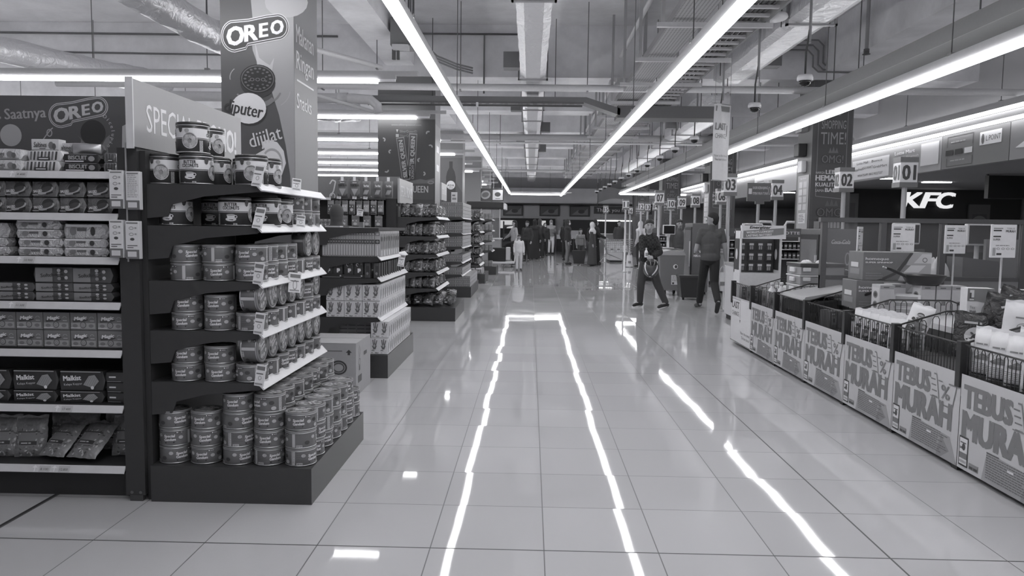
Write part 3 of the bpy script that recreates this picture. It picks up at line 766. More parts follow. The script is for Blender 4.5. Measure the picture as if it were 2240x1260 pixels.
for i, ch in enumerate('Dicelupin'):
    t_ = math.radians(52 - 11.5 * i); r_ = .105; a.text(ch, X(207) + r_ * math.cos(t_), Z(290) + r_ * math.sin(t_), .022, INK(180), 3, bold=.03, rot=t_ - PI / 2)
a.ring(X(110), Z(291), .017, .022, .006, INK(175), 2, 14); a.line([(X(95), Z(306)), (X(102), Z(297)), (X(113), Z(284)), (X(118), Z(280))], .006, INK(175), 2)
a.poly([(X(270), Z(325)), (X(272), Z(275)), (X(282), Z(270)), (X(283), Z(325))], INK(180), 2)
b.art(a, on_front(0)); b.build('printed_panel', t)
MB().box(1.335, -.004, .0, 1.345, .024, .54, G(190, .4)).build('edge_trim', t)

# ---- goods on the left shelves
def X0(px, y=3.80): return -2.69 + px / 435
def softbox(mb, w, h, d, mat, puff=.006, n=6):
    """a wrapped pack standing on z = 0, front at y = 0, slightly puffed, with crimped ends"""
    r = random.Random(int(w * 9999) + int(h * 7777))
    for fx in ('front', 'top', 'back', 'bottom'):
        def fn(u, v, fx=fx):
            k = (1 - (2 * u - 1) ** 4) * (1 - (2 * v - 1) ** 4) * puff + r.uniform(-.0008, .0008)
            x = -w / 2 + w * u
            if fx == 'front': return (x, -k, h * v)
            if fx == 'back': return (-x, d + k, h * v)
            if fx == 'top': return (x, d * v, h + k * .6)
            return (x, d * (1 - v), -k * .0)
        mb.grid(fn, n, 4, mat)
    for s in (-1, 1):      # ends folded to a fin
        x = s * w / 2; xf = s * (w / 2 + .012)
        pts = [(x, 0, 0), (x, d, 0), (x, d, h), (x, 0, h), (xf, d * .1, h * .5), (xf, d * .9, h * .5)]
        fs = [(0, 1, 5, 4), (2, 3, 4, 5), (1, 2, 5), (3, 0, 4)]
        mb.add(pts, fs if s > 0 else [f[::-1] for f in fs], mat)
    return mb
def pack(name, label, cat, w, h, d, mat, artf=None, puff=.006, hard=False, topart=None):
    b = MB()
    if hard: b.box(-w / 2, 0, 0, w / 2, d, h, mat, .003)
    else: softbox(b, w, h, d, mat, puff)
    if artf: a = Art(); artf(a, w, h); b.art(a, on_front(-puff if not hard else 0, 0, 0, .0009))
    if topart: a = Art(); topart(a, w, d); b.art(a, on_top(h + puff * .6 if not hard else h))
    o = b.build(name); tag(o, label, cat); return Kind(o)
wI, lI, kI = INK(232), INK(178), INK(45)
def art_salt(v):
    def f(a, w, h):
        a.rect(-w * .48, h * .04, w * .48, h * .16, INK(120), 1, 4)
        a.text('Saltines', -w * .18, h * .36, h * .42, INK(70), 2, bold=.02, shear=.2, width=w * .46); a.rect(-w * .2, h * .22, w * .02, h * .28, INK(90), 2)
        a.ell(w * .22, h * .5, w * .1, h * .3, INK(120), 1, 10); a.ell(w * .33, h * .42, w * .07, h * .25, INK(95), 2, 10)
    return f
K = pack('cracker_pack', '', 'crackers', .165, .052, .08, WRINKLED(215, .2, .35, 25, .7, .014), art_salt(0))
GS = 'saltine cracker packs on the top left shelf'
K.put((X0(34), 3.72, 1.656), 0, 'saltine cracker pack lying at the left end of the top shelf, lower one', GS)
K.put((X0(30), 3.73, 1.711), .05, 'saltine cracker pack stacked at the left end of the top shelf, upper one', GS)
K.put((X0(135), 3.90, 1.76), -.12, 'saltine cracker pack lying crooked behind the striped packs', GS)
pack('cracker_pack', '', 'crackers', .145, .065, .06, G(222, .4), art_salt(1), hard=True).put((X0(80, 3.9), 3.88, 1.765), .0, 'white saltine cracker box on top of the top-shelf pile', GS)
def art_stripe(a, w, h):
    for i in range(8): a.poly([(-w * .46 + i * w * .115, h * .08), (-w * .40 + i * w * .115, h * .08), (-w * .36 + i * w * .115, h * .92), (-w * .42 + i * w * .115, h * .92)], INK(70 if i % 2 else 110), 1)
    a.rect(-w * .2, h * .05, w * .2, h * .38, INK(60), 2, 3); a.rect(-w * .15, h * .16, w * .15, h * .26, wI, 3)
K = pack('biscuit_roll', '', 'biscuits', .165, .05, .06, G(215, .35), art_stripe)
K.put((X0(112), 3.735, 1.656), .0, 'striped biscuit roll at the front of the top shelf, lower one', 'striped biscuit rolls'); K.put((X0(112), 3.76, 1.709), -.06, 'striped biscuit roll at the front of the top shelf, upper one', 'striped biscuit rolls')
def art_bis(a, w, h):
    a.text('BISCUIT', -w * .08, h * .34, h * .48, INK(150), 2, bold=.06, width=w * .55); a.rect(-w * .46, h * .08, w * .1, h * .2, wI, 2); a.ell(w * .33, h * .45, w * .1, h * .32, INK(140), 1, 10); a.rect(-w * .48, h * .92, w * .48, h * .98, INK(120), 1)
K = pack('biscuit_roll', '', 'biscuits', .165, .042, .06, PLASTIC(48, .3), art_bis)
K.put((X0(202), 3.725, 1.656), 0, 'dark chocolate biscuit roll on the top shelf, lower one', 'dark biscuit rolls'); K.put((X0(200), 3.73, 1.70), .03, 'dark chocolate biscuit roll on the top shelf, upper one', 'dark biscuit rolls')
pack('biscuit_roll', '', 'biscuits', .13, .05, .07, FOIL(170), None).put((X0(180), 3.86, 1.755), .3, 'silver wrapped biscuit roll lying across the top-shelf pile')
K = pack('biscuit_roll', '', 'biscuits', .06, .045, .07, FOIL(150), art_stripe)
K.put((X0(262), 3.735, 1.656), 0, 'short foil biscuit pack at the right end of the top shelf, lower one', 'short foil packs'); K.put((X0(260), 3.75, 1.704), .1, 'short foil biscuit pack at the right end of the top shelf, upper one', 'short foil packs')
# second shelf: rounded twin-row biscuit packs
def art_sal(a, w, h):
    a.ell(w * .18, h * .62, w * .25, h * .3, INK(52), 1, 14, .3); a.ell(w * .12, h * .4, w * .36, h * .2, INK(165), 2, 14, .35); a.ell(w * .15, h * .5, w * .26, h * .17, INK(70), 3, 12, .35)
    a.text('SALUTO', -w * .2, h * .3, h * .16, INK(225), 4, bold=.05, width=w * .36, rot=.1); a.poly([(w * .16, h * .12), (w * .44, h * .26), (w * .42, h * .38), (w * .14, h * .24)], INK(50), 4)
    a.rect(-w * .46, h * .1, -w * .2, h * .14, INK(180), 2)
K = pack('wafer_pack', '', 'wafers', .118, .074, .09, WRINKLED(125, .3, .3, 26, .7, .014), art_sal, .012)
for r_ in range(2):
    for i, px in enumerate((2, 56, 116, 175, 236)):
        K.put((X0(px), 3.735, SH[1] + .001 + r_ * .079), random.Random(i + r_ * 7).uniform(-.05, .05), 'round-cornered wafer pack on the second left shelf, %s row, %s from the left' % (('lower', 'upper')[r_], nth(i)), 'wafer packs on the second left shelf')
# third shelf: shiny long packs
def art_shine(a, w, h):
    a.lines(-w * .2, h * .5, w * .3, 1, h * .2, h * .22, INK(95), 2); a.ell(w * .18, h * .5, w * .06, h * .32, INK(62), 2, 10); a.ell(-w * .3, h * .5, w * .08, h * .3, INK(120), 1, 10); a.rect(-w * .46, h * .8, w * .4, h * .95, INK(225), 1, 4)
SHN = WRINKLED(232, .35, .2, 34, 1.0, .02)
K = pack('biscuit_roll', '', 'biscuits', .21, .042, .07, SHN, art_shine, .005); K2 = pack('biscuit_roll', '', 'biscuits', .21, .072, .06, SHN, art_shine, .006)
GT = 'shiny biscuit packs on the third left shelf'
for c, px, n, tall in ((0, -18, 2, 1), (1, 100, 4, 0), (2, 202, 2, 1)):
    for k in range(n):
        K.put((X0(px) + random.Random(c * 5 + k).uniform(-.008, .008), 3.735, SH[2] + .001 + k * .0445), 0, 'shiny long biscuit pack on the third left shelf, %s stack, %s from the bottom' % (('left', 'middle', 'right')[c], nth(k)), GT)
    if tall: K2.put((X0(px), 3.745, SH[2] + .001 + n * .0445), 0, 'shiny biscuit pack standing face out on top of the %s stack, third left shelf' % ('left', 'middle', 'right')[c], GT)
# fourth shelf
def art_soft(a, w, h):
    a.rect(-w * .48, h * .05, -w * .02, h * .95, INK(128), 1, 3); a.text('Softcheese', -w * .02, h * .4, h * .24, INK(70), 3, bold=.04, width=w * .62, rot=.08)
    r = random.Random(4)
    for i in range(7): a.ell(r.uniform(.08, .42) * w, r.uniform(.2, .85) * h, w * .05, h * .12, INK(r.choice((60, 150, 175, 130))), 2, 8)
K = pack('cracker_pack', '', 'crackers', .19, .043, .07, PLASTIC(80, .32), art_soft, .004); K2 = pack('cracker_pack', '', 'crackers', .19, .076, .06, PLASTIC(82, .32), art_soft, .004)
GF = 'cheese cracker packs on the fourth left shelf'
for c, px, tall in ((0, 40, 0), (1, 130, 1), (2, 214, 1)):
    for k in range(2): K.put((X0(px), 3.735, SH[3] + .001 + k * .0455), 0, 'cheese cracker pack lying on the fourth left shelf, %s stack, %s one' % (('left', 'middle', 'right')[c], ('lower', 'upper')[k]), GF)
    if tall: K2.put((X0(px) - .004, 3.74, SH[3] + .092), 0, 'cheese cracker pack standing face out on the %s stack, fourth left shelf' % ('left', 'middle', 'right')[c], GF)
# fifth shelf: square boxes
def art_magic(a, w, h):
    a.poly([(-w * .40, h * .56), (w * .14, h * .66), (w * .2, h * .58), (w * .06, h * .5), (-w * .38, h * .44)], INK(70), 1)
    a.text('Magic', -w * .1, h * .6, h * .2, wI, 3, bold=.07, width=w * .46, shear=.25, rot=.12)
    a.rect(-w * .46, h * .08, w * .46, h * .42, INK(150), 1); a.ell(0, h * .3, w * .12, h * .19, INK(90), 2, 16); a.ell(0, h * .3, w * .09, h * .14, INK(150), 3, 14); a.ring(0, h * .3, w * .05, h * .08, w * .012, INK(95), 4, 10)
    a.rect(-w * .46, h * .12, -w * .1, h * .15, wI, 4); a.ring(w * .33, h * .68, w * .08, h * .1, w * .015, INK(165), 2, 10, 0, PI); a.rect(w * .26, h * .52, w * .42, h * .56, INK(170), 2)
    for x in (-.3, .3): a.ell(w * x, h * .25, w * .1, h * .1, INK(115), 2, 10)
K = pack('cracker_box', '', 'crackers', .135, .0885, .05, G(112, .35), art_magic, hard=True)
for r_ in range(2):
    for i in range(6):
        K.put((X0(10) + .1385 * (i - 1) + .0, 3.738, SH[4] + .0015 + r_ * .0905), 0, 'square cracker box on the fifth left shelf, %s row, %s from the left' % (('lower', 'upper')[r_], nth(i)), 'square cracker boxes on the fifth left shelf')
# sixth shelf
def art_malk(a, w, h):
    a.text('Malkist', -w * .2, h * .52, h * .26, wI, 2, bold=.05, width=w * .42, rot=.06); a.text('Kelapa Kopyor', -w * .18, h * .28, h * .12, INK(185), 2, width=w * .44, rot=.08)
    a.poly([(w * .06, h * .3), (w * .3, h * .14), (w * .44, h * .5), (w * .34, h * .82), (w * .2, h * .76)], INK(140), 2)
    for i in range(5): a.line([(w * (.1 + .05 * i), h * (.3 - .02 * i)), (w * (.22 + .045 * i), h * (.74 - .02 * i))], w * .006, INK(95), 3)
    a.ell(w * .28, h * .16, w * .04, h * .09, INK(225), 3, 10); a.rect(-w * .48, h * .94, w * .48, h * .99, INK(150), 1, 4)
K = pack('cracker_pack', '', 'crackers', .215, .10, .06, PLASTIC(56, .25), art_malk, .007); K2 = pack('cracker_pack', '', 'crackers', .21, .058, .10, PLASTIC(56, .25), art_malk, .005)
for i, px in enumerate((-30, 76, 181)):
    w_ = ('at the frame edge', 'in the middle', 'at the right')[i]
    K2.put((X0(px), 3.735, SH[5] + .001), 0, 'dark cracker pack lying flat on the sixth left shelf, ' + w_, 'dark cracker packs on the sixth left shelf')
    K.put((X0(px), 3.745, SH[5] + .062), 0, 'dark cracker pack face out on top, sixth left shelf, ' + w_, 'dark cracker packs on the sixth left shelf')
def art_end(a, w, h): a.rect(-w * .3, h * .5, w * .1, h * .65, INK(200), 2); a.rect(-w * .4, h * .1, w * .4, h * .14, INK(150), 2)
K = pack('cracker_pack', '', 'crackers', .085, .05, .10, PLASTIC(62, .25), art_end, .008)
for k in range(3): K.put((X0(256), 3.745, SH[5] + .001 + k * .0525), .05 * (k - 1), 'dark cracker pack end-on at the right of the sixth left shelf, ' + level(k, 3), 'end-on dark cracker packs')
# lowest shelf: clear bags of crackers
def pillow(mb, w, h, t, mat, n=8, m=10, seed=1, crum=.003, seal=.05):
    """a filled bag standing in the xz plane, thickness along y, sealed flat at top and bottom"""
    r = random.Random(seed)
    def th(u, v):
        return t / 2 * max(0, 1 - abs(2 * u - 1) ** 2.6) ** .6 * max(0, min(1, v / .12, (1 - v) / .16)) ** .6
    for sd in (-1, 1):
        def fn(u, v, sd=sd):
            q = th(u, v); j = r.uniform(-crum, crum) if 0 < u < 1 else 0
            x = (u - .5) * w * (1 - .05 * q / (t / 2 + 1e-6))
            return ((x if sd < 0 else -x) + r.uniform(-crum, crum) * .6, sd * q + (j if q > .001 else 0), v * h + r.uniform(-crum, crum) * .4)
        mb.grid(fn, n, m, mat)
    return th
def bag(name, label, cat, w, h, t, mat, artf=None, seed=1, seal_mat=None, crum=.003):
    b = MB(); th = pillow(b, w, h, t, mat, seed=seed, crum=crum)
    if artf:
        a = Art(); artf(a, w, h)
        b.art(a, lambda u, v, l: (u, -th(u / w + .5, min(1, max(0, v / h))) - .0035 - .001 * l, v))
    o = b.build(name); tag(o, label, cat)
    s = MB(); s.grid(lambda u, v: ((u - .5) * w, .004 * math.sin(u * 17 + seed) * (.4 + v), h - .004 + (.016 + .005 * math.sin(u * 11 + seed)) * v), 10, 1, seal_mat or mat); s.build('top_seal', o)
    return Kind(o)
def art_bag(a, w, h):
    a.rect(-w * .34, h * .26, w * .30, h * .62, INK(118), 1, 4, 3); a.rect(-w * .30, h * .30, w * .26, h * .40, INK(60), 2, 4); a.lines(-w * .23, h * .335, w * .42, 1, h * .1, h * .03, INK(180), 3); a.lines(-w * .07, h * .78, w * .24, 1, h * .1, h * .05, INK(95), 2)
    r = random.Random(9)
    for i in range(60): a.ell(r.uniform(-.42, .42) * w, r.uniform(.04, .72) * h, w * .05, h * .02, INK(r.choice((165, 80, 130))), 0, 6, r.uniform(0, 3))
    a.rect(-w * .38, h * .62, w * .34, h * .65, INK(70), 2, 4)
K = bag('cracker_bag', '', 'crackers', .155, .20, .05, G(120, .22, var=.3, scale=90), art_bag, 4, crum=.006)
GB = 'clear bags of crackers on the lowest left shelf'
for i, (px, dy, tilt, rz, sc) in enumerate(((-20, 0, -.25, .1, 1), (42, 0, -.22, .12, 1), (85, .14, -.1, -.05, 1), (132, .13, -.12, .1, 1.05), (208, .15, -.15, -.1, 1.05), (252, .06, -.25, .15, 1))):
    K.put((X0(px), 3.80 + dy, SH[6] + .004), (tilt, 0, rz), 'clear cracker bag standing on the lowest left shelf, %s from the left' % nth(i), GB, sc)
K.put((X0(110), 3.73, SH[6] + .03), (-.85, 0, -.25), 'clear cracker bag slumped flat at the front of the lowest shelf, left one', GB)
K.put((X0(182), 3.71, SH[6] + .03), (-.9, 0, -.22), 'clear cracker bag slumped flat at the front of the lowest shelf, right one', GB, 1.1)
# leaflet boxes and their rod on the unit's corner
t = tag(MB().box(-.003, -.003, 0, .003, .003, .58, G(170, .3, .6)).build('metal_rod', None, (-1.976, 3.672, 1.215)), 'thin upright metal rod between the leaflet boxes at the shelf corner', 'rod')
def leaflet(name, v):
    b = MB().box(-.034, 0, 0, .034, .03, .185, G(205, .45), .002); a = Art()
    a.rect(-.033, 0, .033, .045, INK(100), 1); a.rect(-.024, .01, .02, .036, INK(190), 2); a.rect(-.028, .172, .028, .178, INK(110), 1)
    if v == 0:
        for z in (.15, .12): a.ring(-.004, z, .012, .008, .003, INK(130), 1, 10); a.rect(.012, z - .003, .022, z + .005, INK(140), 1)
        a.ell(0, .096, .011, .007, INK(70), 1); a.rect(-.025, .063, .025, .067, INK(80), 1); a.rect(-.025, .053, .005, .057, INK(80), 1)
    else: a.lines(-.026, .165, .052, 12, .0095, .003, INK(130), 1)
    b.art(a, on_front(0)); return b.build(name)
for i, (x, z, v) in enumerate(((-2.018, 1.475, 0), (-1.937, 1.47, 1), (-2.025, 1.235, 0), (-1.945, 1.23, 0))):
    o = tag(leaflet('leaflet_box', v), 'white leaflet box on the shelf corner, %s, %s of the rod' % (('upper', 'lower')[i // 2], ('left', 'right')[i % 2]), 'leaflet holder', 'leaflet boxes on the shelf corner')
    o.location = (x, 3.655, z)

# ================================================================== END UNIT WITH TINS
def end_unit(label, x_back, x_rail, y0, y1, shelves, px1, plinth_z=.185, name='end_shelf_unit', over=.16, bare=()):
    """black end unit: shelf boards with tapering side brackets, tilted white price rails along +x, plinth"""
    t = thing(name, label, 'shelves', (x_back, y0, 0)); w = x_rail - x_back; L = y1 - y0
    MB().box(-.03, .0, 0, -.002, L, max(shelves) + over, DK2).build('back_panel', t)
    MB().box(-.0, -.03, 0, px1 - x_back, L + .02, plinth_z, G(56, .32)).build('plinth', t)
    for z in shelves:
        o = MB().box(0, .012, z - .03, w - .02, L - .012, z, DK).build('shelf_board', t)
        for y in (0, L - .01):
            MB().prism([(0, z - .001), (w - .02, z - .001), (w - .02, z - .035), (w * .5, z - .06), (w * .22, z - .10), (w * .18, z - .16), (0, z - .17)], 'y', y, y + .01, DK).build('side_bracket', o)
        if z not in bare: MB().prism([(w - .025, z + .014), (w + .012, z - .026), (w + .007, z - .031), (w - .032, z + .009)], 'y', -.02, L + .02, G(225, .35, .1)).build('price_rail', o)
    return t
EU = end_unit('black end unit of round biscuit tins standing at the aisle nearest the camera', -1.90, -1.33, 3.715, 4.85, [1.60, 1.395, 1.12, .87, .61], -1.083)
def price_tag(parent, x, y, z, w, h, lean, yaw=0, n=5):
    b = MB().box(-w / 2, -.0015, 0, w / 2, .0015, h, G(228, .5)); a = Art()
    a.rect(-w * .42, h * .74, w * .42, h * .92, INK(110), 1); a.ring(0, h * .38, w * .18, w * .22, w * .05, INK(130), 1, 10)
    a.rect(-w * .42, h * .55, w * .3, h * .60, INK(100), 1); a.rect(-w * .42, h * .06, w * .36, h * .14, INK(140), 1); b.art(a, on_front(-.0015))
    o = b.build('price_tag', parent); o.location = (x, y, z); o.rotation_euler = (lean, .12, yaw); return o
for z, l in ((1.60, -.25), (1.395, -.3), (1.12, -.05), (.87, -.05), (.61, -.1)):
    price_tag(EU, .555, -.025, z - .008, .05, .108, l, -.1)
price_tag(EU, .575, .55, 1.60, .05, .07, -.3, .5); price_tag(EU, .575, .62, 1.395, .05, .07, -.3, .5)
o = price_tag(EU, .585, .46, 1.03, .13, .11, 0, 1.35); o['label'] = 'large price card hanging from the third rail'

# round tins
RT, HT = .0775, .0905
def tin():
    t = thing('biscuit_tin', '', 'biscuit tin')
    b = MB().lathe([(RT - .002, .0), (RT, .003), (RT, HT - .012), (RT - .001, HT - .010)], G(98, .32), 28).build('body', t)
    for z in (.001, HT - .014): MB().lathe([(RT + .0006, z), (RT + .002, z + .002), (RT + .0006, z + .005)], FOIL(190), 28).build('rim', b)
    l = MB().lathe([(RT + .001, HT - .010), (RT + .001, HT - .002), (RT - .004, HT), (RT - .008, HT - .003), (0, HT - .003)], G(120, .28), 28)
    a = Art(); a.ring(0, 0, .066, .066, .004, INK(70), 1, 24); a.text('Special', 0, .012, .016, wI, 2, bold=.04, width=.06); a.text('Gandum', 0, -.008, .016, wI, 2, bold=.04, width=.06)
    for x, y in ((-.03, -.035), (.0, -.042), (.03, -.034), (-.036, .034), (.034, .036), (0, .05)): a.ell(x, y, .013, .010, INK(170), 1, 10)
    for x, y in ((-.05, 0), (.05, 0)): a.ell(x, y, .009, .013, INK(60), 1, 10)
    l.art(a, on_top(HT - .003)); l.build('lid', t)
    a = Art()
    for o in (0, .235):
        a.text('Special', o, .047, .014, wI, 2, bold=.05, width=.052, shear=.15, rot=.04); a.text('Gandum', o + .002, .029, .014, wI, 2, bold=.05, width=.056, shear=.15, rot=.04)
        a.poly([(o - .024, .021), (o + .026, .024), (o + .024, .018), (o - .022, .015)], INK(50), 1)
        a.rect(o + .032, .066, o + .066, .074, INK(60), 1, 2); a.rect(o + .035, .068, o + .041, .073, wI, 2); a.rect(o + .044, .069, o + .063, .0715, INK(200), 2)
        for x, y, v in ((.055, .045, 165), (-.05, .055, 165)): a.ell(o + x, y, .011, .009, INK(v), 1, 12)
    for x, y, v in ((.088, .05, 62), (.098, .022, 165), (-.085, .03, 62)): a.ell(x, y, .013, .010, INK(v), 1, 12)
    a.rect(.125, .008, .142, .076, INK(178), 1, 2); a.lines(.127, .072, .013, 11, .006, .0022, INK(90), 2)
    a.barcode(.15, .006, .18, .018, kI, INK(200), 1); a.lines(.15, .066, .06, 5, .009, .002, INK(75), 1)
    a.rect(-.16, .008, -.145, .076, INK(170), 1, 2); a.barcode(-.14, .006, -.11, .018, kI, INK(195), 1)
    MB().art(a, on_round(RT, 0, .0006)).build('printed_label', t)
    return t
TIN = Kind(tin()); rt = random.Random(11)
GT_ = 'round biscuit tins on the end unit'
FACES = [0, .15, -.2, 2.05, 2.2, -2.0, .9, -.8, 3.0]
def tins(x, y, z, n, label, face=None):
    for k in range(n):
        TIN.put((x + rt.uniform(-.004, .004), y + rt.uniform(-.004, .004), z + .001 + k * (HT + .001)), -(face if face is not None and k < 9 else rt.choice(FACES)) + rt.uniform(-.2, .2), label + ', ' + (level(k, n)), GT_)
xs = [-1.82, -1.655, -1.487, -1.328, -1.166]
for c, n in ((0, 3), (1, 3), (2, 4), (3, 4), (4, 3)):
    tins(xs[c], 3.795, .185, n, 'biscuit tin on the plinth, front row, %s stack from the left' % nth(c))
for k in range(1, 7):
    tins(xs[4], 3.795 + .163 * k, .185, 3 if k < 6 else 2, 'biscuit tin on the plinth edge, aisle side, %s stack from the front' % nth(k))
    tins(xs[3], 3.795 + .163 * k, .185, 4, 'biscuit tin on the plinth, inner row, %s stack from the front' % nth(k))
    if k in (1, 2): tins(xs[2], 3.795 + .163 * k, .185, 4, 'biscuit tin on the plinth, third row inward, %s stack from the front' % nth(k))
def edge_tin(x, y, z, label):
    o = TIN.put((x - .035, y, z + RT + .003), (rt.uniform(-.06, .06), PI / 2, rt.uniform(-3, 3)), label, GT_); o.rotation_mode = 'ZYX'
SN = {1.12: 'third', .87: 'fourth', .61: 'fifth'}
for z in (1.12, .87, .61):
    for c, px in ((0, -1.745), (1, -1.578)): tins(px, 3.80, z, 2, 'biscuit tin on the %s shelf, front row, %s stack' % (SN[z], nth(c)), 0 if z < 1 else None)
    for k in range(7):
        y = 3.80 + .163 * k; L_ = 'biscuit tin along the %s rail, %s from the front' % (SN[z], nth(k))
        if z == 1.12 and k < 4: tins(-1.415, y, z, 2, L_)
        elif z == 1.12: tins(-1.415, y, z, 1, L_ + ', lower'); (edge_tin(-1.415, y, z + HT + .001, L_ + ', on its edge') if k > 4 else None)
        elif k == 5 and z == .87: tins(-1.415, y, z, 2, L_)
        else: tins(-1.415, y, z, 1, L_ + ', lower'); edge_tin(-1.415, y, z + HT + .001, L_ + ', on its edge')
for k in range(2, 5): tins(-1.60, 3.80 + .163 * k, .87, 2, 'biscuit tin deep on the fourth shelf, %s inner stack' % nth(k))
for k in range(4, 7): tins(-1.415, 3.80 + .163 * k, 1.395, 2, 'biscuit tin at the back of the second shelf, %s stack' % nth(k))

# tall dark cans
RB, HB = .079, .152
def can():
    t = thing('biscuit_can', '', 'biscuit can')
    b = MB().lathe([(RB - .002, 0), (RB, .003), (RB, HB - .018), (RB - .002, HB - .016)], G(50, .28), 30).build('body', t)
    for z in (.001, HB - .02): MB().lathe([(RB + .0005, z), (RB + .0025, z + .003), (RB + .0005, z + .006)], FOIL(180), 30).build('rim', b)
    MB().lathe([(RB + .001, HB - .014), (RB + .001, HB - .003), (RB - .005, HB), (RB - .010, HB - .004), (0, HB - .004)], G(60, .25, .3), 30).build('lid', t)
    a = Art(); n = 60; U = RB * 2 * PI
    a.rect(-U / 2, .074, U / 2, .120, INK(215), 1, n); a.rect(-U / 2, .068, U / 2, .0705, INK(180), 1, n)
    for o in (0, U / 2):
        a.text('BUTTER', o, .101, .0165, INK(48), 2, bold=.05, width=.060); a.text('COCONUTS', o, .083, .0165, INK(48), 2, bold=.05, width=.080); a.text('BISCUIT', o, .0762, .005, INK(70), 2, width=.04)
        a.ell(o, .034, .026, .010, INK(200), 2, 16); a.poly([(o - .02, .056), (o + .02, .056), (o + .013, .034), (o - .013, .034)], INK(222), 3); a.ell(o, .056, .02, .005, INK(150), 4, 14); a.ring(o + .023, .047, .008, .008, .003, INK(222), 3, 10)
        a.rect(o - .03, .006, o + .03, .010, INK(160), 2); a.barcode(o + .012, .004, o + .03, .014, kI, INK(200), 3, 7)
        q = o + U / 4
        a.ell(q, .060, .036, .040, INK(190), 3, 20); a.ell(q, .060, .033, .036, INK(120), 4, 20)
        for i in range(9): a.ell(q + .02 * math.cos(i * .7), .058 + .022 * math.sin(i * .7), .012, .011, INK(165 if i % 2 else 145), 5, 10)
        a.ell(q - .012, .108, .011, .010, INK(150), 5, 10)
        a.poly([(q - .052, .128), (q - .036, .128), (q - .036, .104), (q - .044, .098), (q - .052, .104)], INK(60), 4); a.ell(q - .044, .118, .011, .013, INK(72), 5, 14)
        a.rect(q + .045, .008, q + .062, .062, INK(165), 2); a.lines(q + .047, .058, .013, 7, .007, .0025, INK(80), 3)
    MB().art(a, on_round(RB, 0, .0006)).build('printed_label', t)
    return t
CAN = Kind(can()); GC = 'tall dark biscuit cans on the end unit'
for px, y, zs, r_, lb in ((-1.865, 3.83, 1.60, 1.3, 'left end of the top shelf, front'), (-1.685, 3.80, 1.60, 0, 'top shelf, under the stacked one'), (-1.70, 3.80, 1.60 + HB + .001, 1.35, 'top shelf, stacked on another, front'), (-1.715, 4.02, 1.60 + HB + .001, .5, 'top shelf, stacked behind'), (-1.675, 4.01, 1.60, .25, 'top shelf, second row behind the stack'),
                       (-1.515, 4.05, 1.60, 1.9, 'top shelf, shaded one before the rail end'), (-1.42, 3.84, 1.60, 1.25, 'front end of the top rail'), (-1.415, 4.03, 1.60, .3, 'top rail, second from the front'),
                       (-1.80, 3.81, 1.395, .1, 'left end of the second shelf'), (-1.68, 4.03, 1.395, .1, 'second shelf, shaded in the back row'), (-1.51, 3.84, 1.395, -.12, 'second shelf, middle of the front'), (-1.415, 4.02, 1.395, -.05, 'second shelf, behind the first price tag'), (-1.415, 4.22, 1.395, .6, 'second rail, third from the front')):
    CAN.put((px, y, zs + .001), -r_, 'tall dark biscuit can, ' + lb, GC)

# promotion board over the end unit
t = thing('promotion_board', 'grey promotion board with white capitals standing over the tins', 'sign', (-1.955, 3.655, 1.775))
b = MB().box(0, 0, 0, .03, 1.365, .325, G(138, .38, var=.02)); a = Art()
a.text('SPECIAL', .125, .085, .145, INK(222), 1, 'L', width=.53); a.text('PROMO!', .71, .085, .145, INK(222), 1, 'L', bold=.05, width=.56)
b.art(a, on_right(.03)); b.build('board_panel', t)
MB().box(-.003, -.008, -.01, .033, 0, .33, G(190, .35)).build('edge_trim', t)
for y in (.1, 1.2): MB().box(.01, y, -.03, .02, y + .03, 0, G(60)).build('bracket', t)

# carton on the floor between the first and second end units
t = thing('carton', 'brown cardboard carton with a printed arrow on the floor behind the tins', 'carton', (-1.56, 6.10, 0))
b = MB().box(-.30, 0, 0, .145, .55, .44, G(150, .75, var=.05), .004); a = Art()
a.rect(-.22, .375, -.17, .39, INK(70), 1); a.rect(-.12, .375, .03, .381, INK(80), 1); a.poly([(.06, .365), (.085, .39), (.11, .365), (.095, .365), (.095, .345), (.075, .345), (.075, .365)], INK(60), 1)
a.ring(.0, .24, .07, .06, .014, INK(60), 1, 20); a.ring(.0, .24, .05, .042, .012, INK(80), 1, 20); a.line([(-.13, .2), (-.12, .29), (-.08, .3), (-.07, .2), (-.12, .18)], .012, INK(65), 1)
b.art(a, on_front(0)); a = Art()
a.ring(.12, .36, .035, .05, .006, INK(80), 1, 4); a.ring(.12, .27, .04, .03, .006, INK(80), 1, 14); a.rect(.10, .2, .14, .24, INK(80), 1); a.rect(.06, .1, .2, .16, INK(85), 1); a.rect(.28, .3, .4, .33, INK(80), 1)
b.art(a, on_right(.145)); b.build('box_body', t)
MB().box(-.30, -.001, .44, .145, .27, .444, G(160, .7)).box(-.30, .28, .44, .145, .551, .444, G(155, .7)).build('flap', t)

